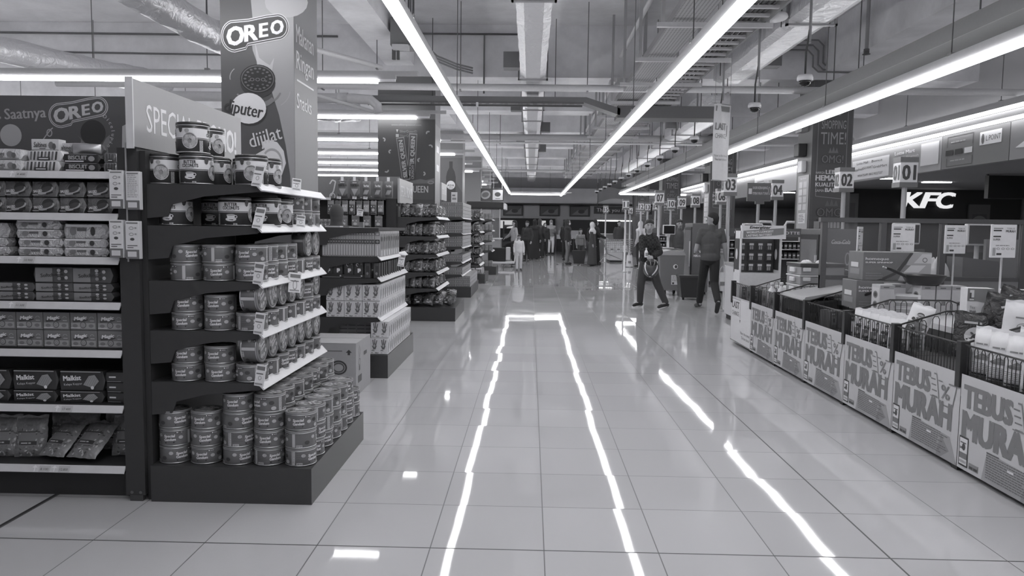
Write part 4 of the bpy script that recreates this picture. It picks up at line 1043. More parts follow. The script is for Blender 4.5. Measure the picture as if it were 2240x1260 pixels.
# ================================================================== SECOND END UNIT: boxes
E2 = end_unit('black end unit of pale snack boxes beside the tall pillar, second from the camera', -1.98, -1.37, 6.90, 8.36, [1.385, 1.115, .92, .555], -1.30, .215, over=.0, bare=(1.385,))
price_tag(E2, .61, 1.05, .98, .10, .13, .1, 1.0)
def boxkind(name, cat, w, h, d, v, front, side=None, rough=.5, bev=.003):
    b = MB().box(-w / 2, 0, 0, w / 2, d, h, G(v, rough), bev); a = Art(); front(a, w, h); b.art(a, on_front(0, 0, 0, .0012))
    if side: a = Art(); side(a, d, h); b.art(a, on_right(w / 2, 0, 0, .0012))
    o = b.build(name); tag(o, '', cat); return Kind(o)
def art_thin(a, w, h):
    a.rect(-w * .42, h * .84, w * .42, h * .96, INK(120), 1); a.ell(0, h * .9, w * .3, h * .03, INK(190), 2, 8); a.rect(-w * .42, h * .52, w * .42, h * .68, INK(52), 1); a.ell(0, h * .6, w * .28, h * .05, INK(130), 2, 8)
    a.rect(-w * .08, h * .06, w * .08, h * .46, INK(205), 1); a.rect(-w * .4, h * .02, w * .4, h * .05, INK(110), 1)
K = boxkind('snack_box', 'snack box', .0236, .235, .15, 150, art_thin)
for i in range(20): K.put((-1.905 + .0242 * i, 6.925, 1.117), 0, 'tall slim snack box standing on the upper shelf, %s from the left' % nth(i), 'tall slim snack boxes')
K = boxkind('snack_box', 'snack box', .05, .235, .12, 158, art_thin, lambda a, w, h: (a.rect(w * .1, h * .3, w * .9, h * .9, INK(120), 1), a.ell(w * .5, h * .7, w * .3, h * .1, INK(70), 2), a.rect(w * .3, h * .04, w * .7, h * .25, INK(200), 1)))
for i in range(8): K.put((-1.405 - .0 * i, 6.93 + .125 * i if i else 6.925, 1.117), .0, 'upright snack box along the upper rail, %s from the front' % nth(i), 'upright snack boxes along the upper rail')
K = boxkind('snack_box', 'snack box', .085, .125, .06, 62, lambda a, w, h: (a.text('p', w * .08, h * .25, h * .3, wI, 2, bold=.12), a.ring(-w * .12, h * .72, w * .14, h * .12, w * .05, wI, 2, 12, .4, 5.2), a.rect(-w * .48, h * .48, w * .48, h * .5, INK(85), 1), a.ell(w * .3, h * .8, w * .1, h * .1, INK(110), 1)))
for i, x in enumerate((-1.865, -1.775, -1.672, -1.582)): K.put((x, 6.93, .953), 0, 'small dark box with a white letter on the middle shelf, %s from the left' % nth(i), 'small dark lettered boxes')
for i, x in enumerate((-1.82, -1.625)):
    o = MB().box(-.098, -.01, 0, .098, .12, .032, G(45, .5)).art(Art().rect(-.09, .006, .07, .009, INK(150), 1).ell(.075, .02, .008, .008, INK(170), 1, 8), on_front(-.01)).build('display_tray', None, (x, 6.92, .922)); tag(o, 'low black display tray under the %s pair of small dark boxes' % ('left', 'right')[i], 'tray')
K = boxkind('snack_box', 'snack box', .055, .14, .06, 78, lambda a, w, h: (a.rect(-w * .2, h * .2, w * .3, h * .8, INK(58), 1), a.ell(0, h * .3, w * .2, h * .1, INK(120), 2)), None, .35)
for i in range(12): K.put((-1.50 if i < 1 else -1.415, 6.93 + .11 * max(0, i - 1) + (0 if i else .0), .922), rt.uniform(-.1, .1), 'dark upright pack along the middle rail, %s from the front' % nth(i), 'dark packs along the middle rail')
def art_hand(a, w, h):
    for s in (-1, 1):
        cx = s * w * .25
        a.poly([(cx - w * .06, h * .30), (cx - w * .15, h * .52), (cx - w * .11, h * .54), (cx - w * .07, h * .47), (cx - w * .12, h * .88), (cx - w * .06, h * .9), (cx - w * .03, h * .6), (cx, h * .95), (cx + w * .05, h * .93), (cx + w * .04, h * .6), (cx + w * .12, h * .88), (cx + w * .16, h * .84), (cx + w * .09, h * .5), (cx + w * .14, h * .55), (cx + w * .06, h * .3)], INK(95), 1)
        a.ell(cx - w * .08, h * .2, w * .09, h * .09, INK(130), 2, 12, 0, 0, PI); a.ell(cx, h * .52, w * .05, h * .09, INK(160), 2, 10)
    a.rect(-w * .49, h * .02, w * .49, h * .17, INK(215), 3); a.text('YOLLY', -w * .12, h * .05, h * .08, INK(70), 4, bold=.08, width=w * .2); a.rect(w * .1, h * .07, w * .2, h * .12, INK(160), 4); a.rect(w * .28, h * .09, w * .42, h * .1, INK(120), 4); a.rect(-w * .44, h * .08, -w * .34, h * .12, INK(110), 4)
K = boxkind('snack_box', 'snack box', .165, .152, .105, 205, art_hand, lambda a, w, h: (a.rect(w * .15, h * .1, w * .4, h * .7, INK(150), 1), a.rect(w * .55, h * .3, w * .8, h * .85, INK(175), 1)), .4)
GH = 'pale snack boxes with a printed hand of sticks'
for r_ in range(2):
    for i in range(3):
        K.put((-1.80 + .168 * i, 6.925, .557 + .154 * r_), 0, 'pale snack box on the third shelf, %s row, %s from the left' % (('lower', 'upper')[r_], nth(i)), GH)
    for i in range(12): K.put((-1.464, 7.035 + .108 * i, .557 + .154 * r_), 0, 'pale snack box along the third rail, %s row, %s from the front' % (('lower', 'upper')[r_], nth(i)), GH)
    for i in range(12):
        K.put((-1.39 + .008 * r_, 6.91 + .108 * i, .217 + .154 * r_), 0, 'pale snack box on the plinth, %s row, %s from the front' % (('lower', 'upper')[r_], nth(i)), GH)
K = boxkind('snack_box', 'snack box', .165, .145, .1, 175, lambda a, w, h: [a.rect(-w * .47 + w * .5 * c, h * (.08 + .24 * k), -w * .03 + w * .5 * c, h * (.13 + .24 * k), INK(110), 1) for c in (0, 1) for k in range(4)])
for i in range(4): K.put((-1.745 + .168 * (i % 2), 7.18, .217 + .147 * (i // 2)), 0, 'pale lined box set back on the plinth, %s %s' % (('lower', 'upper')[i // 2], ('left', 'right')[i % 2]), 'pale lined boxes set back on the plinth')
t = tag(MB().box(-.06, 0, 0, .06, .09, .004, G(215)).box(.03, .0, .004, .07, .06, .05, FOIL(190)).build('crumpled_paper', None, (-1.62, 6.98, 1.387)), 'crumpled paper and foil scrap on the top board of the second end unit', 'paper')
t = tag(MB().box(-.07, 0, 0, .07, .12, .012, G(180)).build('paper_sheet', None, (-1.84, 7.0, 1.387)), 'white paper lying on the left of the top board, second end unit', 'paper')

# ================================================================== THIRD ROW: hanging snack bags
t = thing('shelf_unit', 'black shelf wall hung with small snack bags behind the second end unit', 'shelves', (-1.98, 11.15, 0))
MB().box(-2.6, .16, 0, 0, .2, 1.80, DK2).build('back_panel', t)
MB().box(-.15, -.02, 0, .0, .2, 1.80, G(44, .45)).build('end_panel', t)
for z in (1.80, 1.36, 1.05, .72): o = MB().box(-2.6, -.08, z - .02, -.15, .16, z, DK).build('shelf_board', t); MB().box(-2.6, -.10, z - .03, -.95, -.08, z + .005, RAIL).build('price_rail', o)
for k in range(8): MB().cyl((-.22 - .105 * k, .16, 1.765), (-.22 - .105 * k, -.10, 1.765), .004, G(170, .3, .6), 6).build('hook', t)
for k in range(4): MB().cyl((-.25 - .17 * k, .16, 1.55), (-.25 - .17 * k, -.10, 1.55), .004, G(170, .3, .6), 6).build('hook', t)
for x in (-.83, -.60, -.44): price_tag(t, x, -.105, 1.785, .06, .04, 0)
price_tag(t, -.52, -.12, 1.54, .09, .10, 0)
t = thing('header_board', 'grey header board with a white looped line above the hanging snack bags', 'sign', (-3.6, 11.42, 1.72))
b = MB().box(0, 0, 0, 1.62, .02, .42, G(112, .45)); b.art(Art().ring(.60, .12, .045, .05, .014, INK(200), 1).line([(.56, .3), (.6, .36), (.65, .34), (.62, .2), (.58, .12)], .02, INK(200), 1).line([(.55, .03), (.75, .06), (1.2, .12)], .02, INK(170), 1), on_front(0, 0, 0, .002)); b.build('printed_panel', t)
def art_chip(a, w, h):
    a.text('TORTILLA', 0, h * .62, h * .13, INK(52), 2, bold=.08, width=w * .8, rot=.03); a.rect(-w * .2, h * .8, w * .2, h * .84, INK(190), 2)
    a.poly([(-w * .32, h * .5), (w * .34, h * .5), (0, h * .1)], INK(135), 2); a.poly([(-w * .45, h * .25), (-w * .2, h * .06), (-w * .45, h * .06)], INK(60), 2); a.poly([(w * .45, h * .25), (w * .2, h * .06), (w * .45, h * .06)], INK(60), 2)
def art_chip2(a, w, h):
    a.text('Tao Kae', 0, h * .66, h * .12, INK(215), 2, bold=.07, width=w * .62); a.rect(-w * .4, h * .08, w * .4, h * .58, INK(72), 1, 4, 4)
    for i in range(5): a.ell(w * (-.2 + .1 * i), h * .34, w * .05, h * .17, INK(140), 2, 10, -.4)
def snack_bag(art, w, h, d, v, seed): return bag('snack_bag', '', 'snack bag', w, h, d, PLASTIC(v, .3), art, seed, crum=.002)
K1 = snack_bag(art_chip, .155, .27, .05, 92, 3); K2 = snack_bag(art_chip2, .125, .25, .05, 105, 5)
GB = 'large snack bags on top of the third row'
for i, (x, K) in enumerate(((-2.77, K1), (-2.59, K1), (-2.42, K2), (-2.25, K2), (-2.09, K2))):
    K.put((x, 11.12, 1.803 + .0), (-.06, 0, 0), 'large snack bag on the top shelf of the third row, %s from the left' % nth(i), GB)
    tag(MB().box(-.02, -.003, 0, .02, 0, .06, G(225)).build('hang_card', None, (x, 11.095, 2.05)), 'white hang card on the %s large snack bag from the left' % nth(i), 'card', 'white hang cards on the large snack bags')
def art_sm(v):
    def f(a, w, h):
        a.rect(-w * .42, h * .2, w * .42, h * .75, INK(v), 1, 3, 3); a.lines(-w * .35, h * .57, w * .7, 1, h * .1, h * .08, INK(200), 2); a.ell(0, h * .35, w * .25, h * .12, INK(160), 2, 10); a.rect(-w * .4, h * .05, w * .4, h * .14, INK(60), 1, 3)
    return f
KS = [snack_bag(art_sm(v), .092, .19, .035, b_, v) for v, b_ in ((130, 80), (80, 120), (150, 95))]
for i in range(8):
    KS[i % 3].put((-2.20 - .105 * (i - 0) + .0, 11.075, 1.565), (0, 0, rt.uniform(-.1, .1)), 'small snack bag hanging in the upper hook row, %s from the right' % nth(i), 'small snack bags on hooks')
KL = snack_bag(art_sm(110), .115, .175, .04, 90, 7)
for i in range(4): KL.put((-2.23 - .17 * i, 11.07, 1.365), (0, 0, rt.uniform(-.1, .1)), 'snack bag hanging in the lower hook row, %s from the right' % nth(i), 'snack bags on the lower hooks')
K = boxkind('snack_box', 'snack box', .055, .13, .05, 120, art_thin)
for i in range(4): K.put((-3.08 + .06 * i, 11.1, 1.362), 0, 'small box at the left end of the hook wall, %s from the left' % nth(i), 'small boxes left of the hook wall')

# ================================================================== THIRD END UNIT: bagged sweets
E3 = end_unit('black end unit of shiny sweet bags, third from the camera', -1.96, -1.36, 11.15, 12.6, [1.535, 1.255, .985, .72, .48], -1.10, .20)
t = thing('promotion_board', 'small grey promotion board above the shiny sweet bags', 'sign', (-1.96, 11.12, 1.74))
b = MB().box(0, 0, 0, .03, 1.25, .36, G(150, .4)); b.art(Art().text('SPECIAL', .1, .1, .17, INK(215), 1, 'L', width=.45).text('PROMO!', .6, .1, .17, INK(215), 1, 'L', bold=.05, width=.5), on_right(.03, 0, 0, .002)); b.build('board_panel', t)
MB().box(.01, .3, -.05, .02, .34, 0, DK).build('bracket', t)
def art_candy(v):
    def f(a, w, h):
        r = random.Random(v)
        a.rect(-w * .4, h * .3, w * .4, h * .7, INK(v), 1, 4, 3)
        for i in range(9): a.ell(r.uniform(-.34, .34) * w, r.uniform(.15, .85) * h, w * .08, h * .05, INK(r.choice((60, 130, 190, 45))), 2, 7, r.uniform(0, 3))
        a.rect(-w * .2, h * .04, w * .1, h * .1, INK(205), 2)
    return f
CB = [bag('sweet_bag', '', 'sweets', .16, .20, .11, WRINKLED(m_, .65, .2, 22, .9, .02), art_candy(v), v, crum=.007) for m_, v in ((120, 120), (85, 90), (160, 70))]
GC_ = 'shiny sweet bags on the third end unit'
SHN3 = 'top second third fourth fifth'.split()
for s_, z in enumerate([1.535, 1.255, .985, .72, .48]):
    for i in range(5): CB[(i + s_) % 3].put((-1.87 + .098 * i, 11.23 + .015 * (i % 2), z + .004), (-.12, 0, -.5 + rt.uniform(-.15, .15)), 'shiny sweet bag on the %s shelf, front row, %s from the left' % (SHN3[s_], nth(i)), GC_, .95 if s_ < 4 else .85)
    for i in range(7): CB[(i * 2 + s_) % 3].put((-1.43, 11.30 + .18 * i, z + .004), (-.2, 0, PI / 2 + rt.uniform(-.2, .2)), 'shiny sweet bag along the %s rail, %s from the front' % (SHN3[s_], nth(i)), GC_, .95 if s_ < 4 else .85)
for i in range(16):
    CB[i % 3].put((-1.85 + .155 * (i % 5) + rt.uniform(-.02, .02), 11.28 + .30 * (i // 5), .235 + .0), (-.6 + rt.uniform(-.2, .2), rt.uniform(-.3, .3), rt.uniform(-.6, .3)), 'shiny sweet bag heaped on the plinth, %s row, %s from the left' % (nth(i // 5), nth(i % 5)), 'sweet bags heaped on the third plinth', .95)

# ================================================================== FOURTH END UNIT: wrapped boxes
E4 = end_unit('black end unit of film-wrapped drink packs, fourth from the camera', -1.80, -1.34, 14.96, 17.1, [1.585, 1.27, 1.0, .70, .445], -1.17, .205)
def art_wrap(a, w, h):
    a.rect(-w * .47, h * .08, w * .47, h * .92, INK(110), 1); a.rect(-w * .44, h * .3, w * .44, h * .62, INK(175), 2)
    for i in range(4): a.ell(w * (-.33 + .22 * i), h * .46, w * .07, h * .2, INK(70), 3, 8)
def art_wrap_s(a, w, h):
    for i in range(2):
        for j in range(2): a.rect(w * (.08 + .46 * i), h * (.1 + .42 * j), w * (.44 + .46 * i), h * (.46 + .42 * j), INK(190), 1)
K = boxkind('drink_pack', 'drink pack', .14, .072, .24, 150, art_wrap, art_wrap_s, .3)
for s_, z in enumerate([1.585, 1.27, 1.0, .70, .445]):
    for r_ in range(4 if s_ == 0 else 3 if s_ < 3 else 2):
        for i in range(3): K.put((-1.70 + .143 * i, 14.99, z + .002 + .074 * r_), 0, 'film-wrapped drink pack, %s shelf, %s row up, %s from the left' % (SHN3[s_], nth(r_), nth(i)), 'film-wrapped drink packs')
        for i in range(1, 8): K.put((-1.414, 14.99 + .255 * i, z + .002 + .074 * r_), 0, 'film-wrapped drink pack along the %s rail, %s row up, %s back' % (SHN3[s_], nth(r_), nth(i - 1)), 'film-wrapped drink packs')
for r_ in range(3):
    for i in range(8):
        K.put((-1.26, 14.98 + .25 * i, .207 + .074 * r_), 0, 'film-wrapped drink pack on the plinth, %s row up, %s from the front' % (nth(r_), nth(i)), 'film-wrapped drink packs')
    for i in range(3): K.put((-1.405 - .143 * i, 14.98, .207 + .074 * r_), 0, 'film-wrapped drink pack on the plinth front, %s row up, %s from the right' % (nth(r_), nth(i)), 'film-wrapped drink packs')
t = thing('promotion_board', 'narrow grey promotion board beside the water bottle pillar', 'sign', (-1.80, 15.0, 1.93))
b = MB().box(0, 0, 0, .03, .9, .34, G(150, .4)); b.art(Art().text('SPECIAL PROMO!', .45, .12, .12, INK(215), 1, width=.7), on_right(.03, 0, 0, .002)); b.build('board_panel', t)
MB().box(.01, .3, -.2, .02, .34, 0, DK).build('bracket', t)
t = tag(MB().box(-.06, 0, 0, .06, .015, .2, G(190)).art(Art().rect(-.04, .05, .04, .09, INK(130), 1).rect(-.04, .12, .02, .15, INK(110), 1), on_front(0, 0, 0, .002)).build('price_card', None, (-1.53, 15.1, 1.885)), 'white price card on top of the film-wrapped drink packs', 'card')

# ================================================================== FIFTH END UNIT
E5 = end_unit('narrow black end unit of snack packs farthest along the left side', -1.60, -1.24, 18.75, 20.3, [1.60, 1.28, .98, .70, .46], -1.12, .23)
for s_, z in enumerate([1.60, 1.28, .98, .70, .46]):
    for i in range(5):
        CB[(i + s_) % 3].put((-1.30 if i > 1 else -1.50 + .16 * i, 18.86 + .30 * max(0, i - 1), z + .004), (-.1, 0, 1.2 if i > 1 else rt.uniform(-.3, .1)), 'snack bag on the farthest end unit, %s shelf, %s from the front' % (SHN3[s_], nth(i)), 'snack bags on the farthest end unit')
KW = pack('snack_pack', '', 'snack pack', .17, .15, .12, WRINKLED(190, .3, .3, 20, .6, .02), art_shine, .015)
for i in range(6): KW.put((-1.46 + .19 * (i % 2), 18.80 + .2 * (i // 2), .233), 0, 'pale wrapped pack on the farthest plinth, %s row, %s' % (nth(i // 2), ('left', 'right')[i % 2]), 'pale packs on the farthest plinth')
KJ = boxkind('drink_pack', 'drink pack', .10, .085, .2, 120, art_wrap, art_wrap_s, .3)
E6 = end_unit('black shelf end behind the farthest end unit, stacked with small packs', -1.50, -1.12, 22.2, 23.6, [1.62, 1.30, 1.0, .70], -1.0, .24)
for s_, z in enumerate([1.62, 1.30, 1.0, .70, .24]):
    for i in range(3):
        for r_ in range(2): KJ.put((-1.40 + .115 * i, 22.25, z + .002 + .087 * r_), 0, 'small pack at the back shelf end, %s board, %s row, %s from the left' % (SHN3[s_], ('lower', 'upper')[r_], nth(i)), 'small packs on the back shelf end')

# ================================================================== RIGHT: PROMOTION BINS
BY = [9.58, 8.71, 7.86, 7.0, 6.11, 5.28, 4.46, 3.64, 2.82]
XB = 2.54
WIRE = G(40, .4)
PW = .865
def tebus(a, w, h):
    mg = INK(112)
    a.poly([(w * .35, .17), (w * .9, .15), (w, .0), (w * .3, 0)], INK(146), 1); a.poly([(w * .78, .14), (w * .9, .06), (w * .78, 0), (w * .72, 0)], INK(128), 2); a.poly([(0, .42), (w * .1, .5), (w * .4, h), (0, h)], INK(178), 1)
    a.text('TEBUS', .045, .372, .132, mg, 2, 'L', bold=.085, width=.46); a.text('MURAH', .045, .192, .160, mg, 2, 'L', bold=.085, width=.73)
    a.line([(.555, .50), (.585, .50), (.635, .325), (.79, .325)], .009, mg, 3); a.line([(.61, .465), (.66, .465)], .008, mg, 3); a.line([(.735, .465), (.825, .465), (.79, .335)], .009, mg, 3)
    a.text('%', .70, .365, .09, mg, 3, bold=.03, width=.10)
    for i in range(4): a.rect(.52 + .008 * i, .46 - .035 * i, .575 + .012 * i, .468 - .035 * i, mg, 3)
    a.rect(.52, .352, .62, .358, mg, 3)
    for x in (.655, .765): a.ring(x, .30, .016, .014, .006, mg, 3, 10)
    a.rect(.018, .02, .115, .195, INK(52), 3); a.rect(.026, .03, .107, .185, INK(205), 4); a.rect(.026, .065, .107, .10, INK(110), 5); a.ell(.07, .135, .018, .022, INK(70), 5, 10); a.text('50%', .045, .12, .014, INK(60), 5, bold=.04); a.rect(.035, .155, .095, .162, INK(80), 5)
    for i in range(5): a.rect(.034 + .014 * i, .04, .042 + .014 * i, .055, INK(120), 5)
    a.rect(.13, .022, .225, .06, INK(125), 3); a.rect(.137, .027, .175, .042, INK(60), 4); a.rect(.18, .027, .22, .042, INK(60), 4)
    a.rect(.30, .163, .42, .171, INK(85), 3); a.lines(.30, .15, .46, 10, .0138, .006, INK(98), 3, 7); a.rect(.50, .115, .555, .128, INK(215), 4)
def lastch(a, w, h):
    a.line([(.05, .53), (.42, .53), (.42, .28)], .006, INK(90), 1); a.poly([(.40, .29), (.44, .29), (.42, .25)], INK(90), 1)
    a.text('LAST', .06, .42, .085, INK(95), 2, 'L', bold=.05, width=.31); a.text('CHANCE', .06, .33, .055, INK(100), 2, 'L', width=.31)
    a.text('Now is the chance!', .84, .13, .035, INK(110), 2, 'R', width=.38); a.text('The last chance!', .84, .075, .035, INK(110), 2, 'R', width=.34)
    a.line([(.01, .01), (.01, h - .01), (w - .01, h - .01)], .006, INK(150), 1); a.line([(.01, .008), (w - .01, .008)], .008, INK(90), 1)
bin_l = ['with the white last-chance panel at its far end', 'second from the far end, with bottles and dark cloth', 'third from the far end, with a folded grey board', 'fourth from the far end, nearly empty', 'with white pouches standing inside', 'with dark sachet bags inside', 'with white bread bags inside', 'nearest the camera at the frame edge']
for i in range(8):
    y1, y0 = BY[i], BY[i + 1]; w = y1 - y0 - .006
    t = thing('promotion_bin', 'wire promotion bin along the aisle, ' + bin_l[i], 'bin', (XB, y0, 0), 0, 'wire promotion bins along the aisle')
    MB().box(.012, .004, .05, .44, w, .555, G(52, .6)).build('bin_body', t)
    for fx in (.02, .3): MB().box(fx, .01, 0, fx + .08, .07, .05, G(40)).build('foot', t)
    MB().box(.04, .08, .02, .07, w, .05, G(36)).build('lower_rail', t)
    b = MB().grid(lambda u, v: (.008, w * (1 - u), .03 + .555 * v), 2, 2, G(178 if i else 208, .5, var=.03, scale=6))
    a = Art(); (tebus if i else lastch)(a, PW, .555)
    kx = w / PW
    b.art(a, lambda u, v, l: (.0076 - .0006 * l, w - u * kx, .03 + v))
    b.build('front_poster', t)
    for yy in (0,) if i else (0, w - .05):
        MB().box(-.004, yy, .50, .05, yy + .05, .775, G(44, .35), .003).build('corner_post', t)
    f = MB(); n = int((w - .06) / .068)
    f.tube([(.02, .05, .755), (.02, w, .755)], .0055, WIRE, 6); f.tube([(.02, .05, .575), (.02, w, .575)], .004, WIRE, 6)
    for k in range(n):
        q = .075 + k * .068
        f.tube([(.018, q, .575), (.018, q, .735), (.018, q + .008, .75), (.018, q + .026, .75), (.018, q + .034, .735), (.018, q + .034, .575)], .0028, WIRE, 5)
    f.build('wire_front', t)
    f = MB(); f.tube([(.03, .025, .76), (.36, .025, .865), (.84, .025, .865), (1.02, .025, .80)], .0065, WIRE, 6)
    for k in range(10):
        q = .09 + k * .09; zt = min(.855, .75 + (q - .03) * .32); zb = .575 if q < .38 else .748
        f.tube([(q, .025, zb), (q, .025, zt - .02), (q + .012, .025, zt), (q + .035, .025, zt), (q + .047, .025, zt - .02), (q + .047, .025, zb)], .0028, WIRE, 5)
    f.build('wire_divider', t)
# long low display counter behind the bins
t = thing('display_counter', 'long low pale-topped display counter behind the wire bins', 'counter', (2.99, 3.0, 0))
MB().box(.0, 0, 0, .95, 4.58, .70, G(60, .6)).build('counter_body', t)
MB().box(-.005, -.01, .70, .97, 4.59, .742, G(190, .35)).build('counter_top', t)
t = thing('display_counter', 'shorter display counter beyond the glass screen, under the storage boxes', 'counter', (2.99, 7.70, 0))
MB().box(.0, 0, 0, .9, 1.6, .70, G(60, .6)).build('counter_body', t)
MB().box(-.005, -.01, .70, .92, 1.62, .742, G(190, .35)).build('counter_top', t)
TZ = .743

# ---- goods in the bins
rb = random.Random(21)
def art_pouch(a, w, h):
    a.ell(0, h * .62, w * .16, h * .07, INK(70), 2, 12); a.ell(0, h * .60, w * .13, h * .04, INK(150), 3, 10); a.rect(-w * .42, h * .06, w * .42, h * .36, INK(110), 1, 4, 2)
    r = random.Random(3)
    for i in range(10): a.ell(r.uniform(-.36, .36) * w, r.uniform(.1, .45) * h, w * .08, h * .06, INK(r.choice((60, 90, 160))), 2, 7)
    a.text('SIL', 0, h * .42, h * .09, INK(80), 3, bold=.06, width=w * .35, shear=.2)
K = bag('white_pouch', '', 'pouch', .15, .22, .06, G(215, .4), art_pouch, 12)
for r_ in range(2):
    for i in range(5): K.put((XB + .09 + .10 * r_, BY[5] + .13 + .145 * i, .575), (-.15, 0, -PI / 2 + .9 + rb.uniform(-.2, .2)), 'white printed pouch standing in the wire bin, %s row, %s from the front' % (('front', 'back')[r_], nth(i)), 'white pouches in the wire bin')
K.put((XB + .16, BY[5] + .06, .70), (-.5, .3, -.5), 'white pouch lying across the others at the near end of its bin', 'white pouches in the wire bin')
def art_dark(a, w, h):
    a.ell(0, h * .48, w * .3, h * .2, INK(172), 2, 16, .3)
    for q in range(5): a.ell(w * .12 * math.cos(q * 1.26), h * .48 + h * .09 * math.sin(q * 1.26), w * .03, h * .045, INK(62), 3, 8, q * 1.26 + PI / 2)
    a.lines(-w * .3, h * .75, w * .6, 1, h * .1, h * .05, INK(165), 2); a.rect(-w * .4, h * .08, w * .4, h * .16, INK(120), 1, 4)
K = bag('dark_snack_bag', '', 'snack bag', .22, .28, .08, WRINKLED(62, .45, .22, 14, .7, .02), art_dark, 31, crum=.006)
K.put((2.76, 4.74, .63), (-.25, .1, -.15), 'dark glossy snack bag with a pale fruit slice in the wire bin, upright', 'dark glossy snack bags'); K.put((2.99, 4.86, .755), (-.45, .25, -.3), 'dark glossy snack bag slumped over the wire divider', 'dark glossy snack bags')
K.put((3.04, 4.70, .75), (-.4, -.2, -.2), 'dark glossy snack bag at the back of the wire bin', 'dark glossy snack bags'); K.put((3.13, 4.98, .765), (-.3, .3, -.3), 'dark glossy snack bag leaning beside the tall white bread bag', 'dark glossy snack bags', 1.05)
K2 = bag('sachet_pack', '', 'snack bag', .12, .17, .04, PLASTIC(185, .25), art_sm(120), 14)
for i in range(3): K2.put((XB + .07 + .05 * i, BY[6] + .10 + .06 * i, .58), (-.1, 0, -PI / 2 + rb.uniform(-.2, .2)), 'small sachet pack at the near front of the wire bin, %s from the front wires' % nth(i), 'small sachet packs')
def art_bread(a, w, h):
    a.lines(-w * .25, h * .67, w * .5, 1, h * .1, h * .03, INK(120), 2); a.ring(0, h * .5, w * .2, h * .08, w * .02, INK(130), 2, 14); a.poly([(-w * .3, h * .4), (0, h * .5), (w * .3, h * .4), (w * .2, h * .36), (-w * .2, h * .36)], INK(110), 2)
    a.lines(-w * .36, h * .28, w * .7, 5, h * .035, h * .012, INK(100), 2); a.rect(-w * .4, h * .04, w * .4, h * .07, INK(70), 2, 3)
K = bag('bread_bag', '', 'bread bag', .17, .25, .09, G(218, .35), art_bread, 41, crum=.004)
for i in range(5): K.put((XB + .11, BY[7] + .13 + .155 * i, .578), (-.08, 0, -PI / 2 + .55 + rb.uniform(-.15, .15)), 'white bread bag standing behind the front wires, %s from the near end' % nth(i), 'white bread bags in the bins', 1.12)
for i in range(3): K.put((XB + .28, BY[7] + .2 + .2 * i, .60), (-.2, 0, -PI / 2 + .7), 'white bread bag in the second row of its bin, %s from the near end' % nth(i), 'white bread bags in the bins')
for i in range(4): K.put((XB + .14, BY[8] + .14 + .18 * i, .578), (-.08, 0, -PI / 2 + .5), 'white bread bag in the bin nearest the camera, %s from the near end' % nth(i), 'white bread bags in the bins')
K.put((2.92, 4.55, .71), (-.1, .1, -.3), 'tall white bread bag leaning above the others at the right frame edge', 'white bread bags in the bins', 1.15)
# bins farther away
def art_misc(a, w, h): a.rect(-w * .35, h * .2, w * .35, h * .7, INK(110), 1); a.ell(0, h * .45, w * .18, h * .12, INK(60), 2); a.rect(-w * .3, h * .78, w * .2, h * .86, INK(150), 1)
KA = boxkind('small_carton', 'small box', .10, .17, .06, 150, art_misc); KB_ = boxkind('small_carton', 'small box', .08, .15, .06, 85, art_misc)
for i in range(9):
    (KA if i % 2 else KB_).put((XB + .10 + .12 * (i % 3), BY[1] + .15 + .24 * (i // 3), .56), -PI / 2 + .6 + rb.uniform(-.3, .3), 'small carton in the farthest wire bin, %s row, %s from the aisle' % (nth(i // 3), nth(i % 3)), 'small cartons in the farthest bin')
for i in range(5): KA.put((XB + .10, BY[2] + .12 + .14 * i, .56), -PI / 2 + rb.uniform(-.3, .3), 'small carton behind the wires of the second bin, %s from the near end' % nth(i), 'small cartons in the second bin')
def bottle():
    t = thing('white_bottle', '', 'bottle')
    MB().lathe([(.034, 0), (.038, .01), (.038, .11), (.03, .14), (.015, .155), (.015, .17)], G(222, .3), 16).build('body', t)
    MB().lathe([(.018, .17), (.018, .2), (.012, .205)], G(200, .3), 12).build('cap', t)
    MB().art(Art().rect(-.03, .03, .03, .1, INK(140), 0, 6), on_round(.038)).build('label', t)
    return t
BO = Kind(bottle())
for i, (x, y) in enumerate(((.14, .55), (.26, .6), (.33, .45))): BO.put((XB + x, BY[2] + y, .60), rb.uniform(-1, 1), 'white plastic bottle standing in the second bin, %s' % ('nearest the wires', 'in the middle', 'deepest')[i], 'white plastic bottles', 1.15)
KM = pack('striped_pack', '', 'pack', .16, .12, .08, G(210, .4), art_stripe, .01)
for i in range(3): KM.put((XB + .50, BY[2] + .25 + .2 * i, .745), -.6, 'striped soft pack on the counter by the bottles, %s from the near end' % nth(i), 'striped soft packs')
# folded dark cloth heap
def heap(name, label, cat, c, rx, ry, rz, mat, seed, am=.25, loc=None):
    b = MB()
    def fn(u, v):
        a = 2 * PI * u; r = v; k = 1 + am * noise.noise(Vector((math.cos(a) * 2.2 * r + seed, math.sin(a) * 2.2 * r, seed)))
        return (rx * r * math.cos(a) * k, ry * r * math.sin(a) * k, rz * (1 - r ** 3) * (1 + am * 1.3 * noise.noise(Vector((math.cos(a) * 4 * r, math.sin(a) * 4 * r, seed * 2)))))
    b.grid(fn, 32, 12, mat); o = b.build(name, None, c); tag(o, label, cat); return o
heap('folded_cloth', 'dark folded cloth heaped on the counter beside the battery display', 'cloth', (3.22, 8.72, .745), .25, .30, .13, G(48, .8), 4)
heap('folded_cloth', 'second dark cloth heap just beyond the clear storage boxes', 'cloth', (3.62, 8.95, .745), .2, .2, .22, G(56, .8), 9)
o = MB().prism([(0, .0), (.02, .03), (.52, .12), (.52, .09)], 'y', 0, .62, G(150, .5)).build('folded_board', None, (XB + .04, BY[3] + .16, .755)); tag(o, 'grey folded board lying on the wire rim of the third bin', 'board')
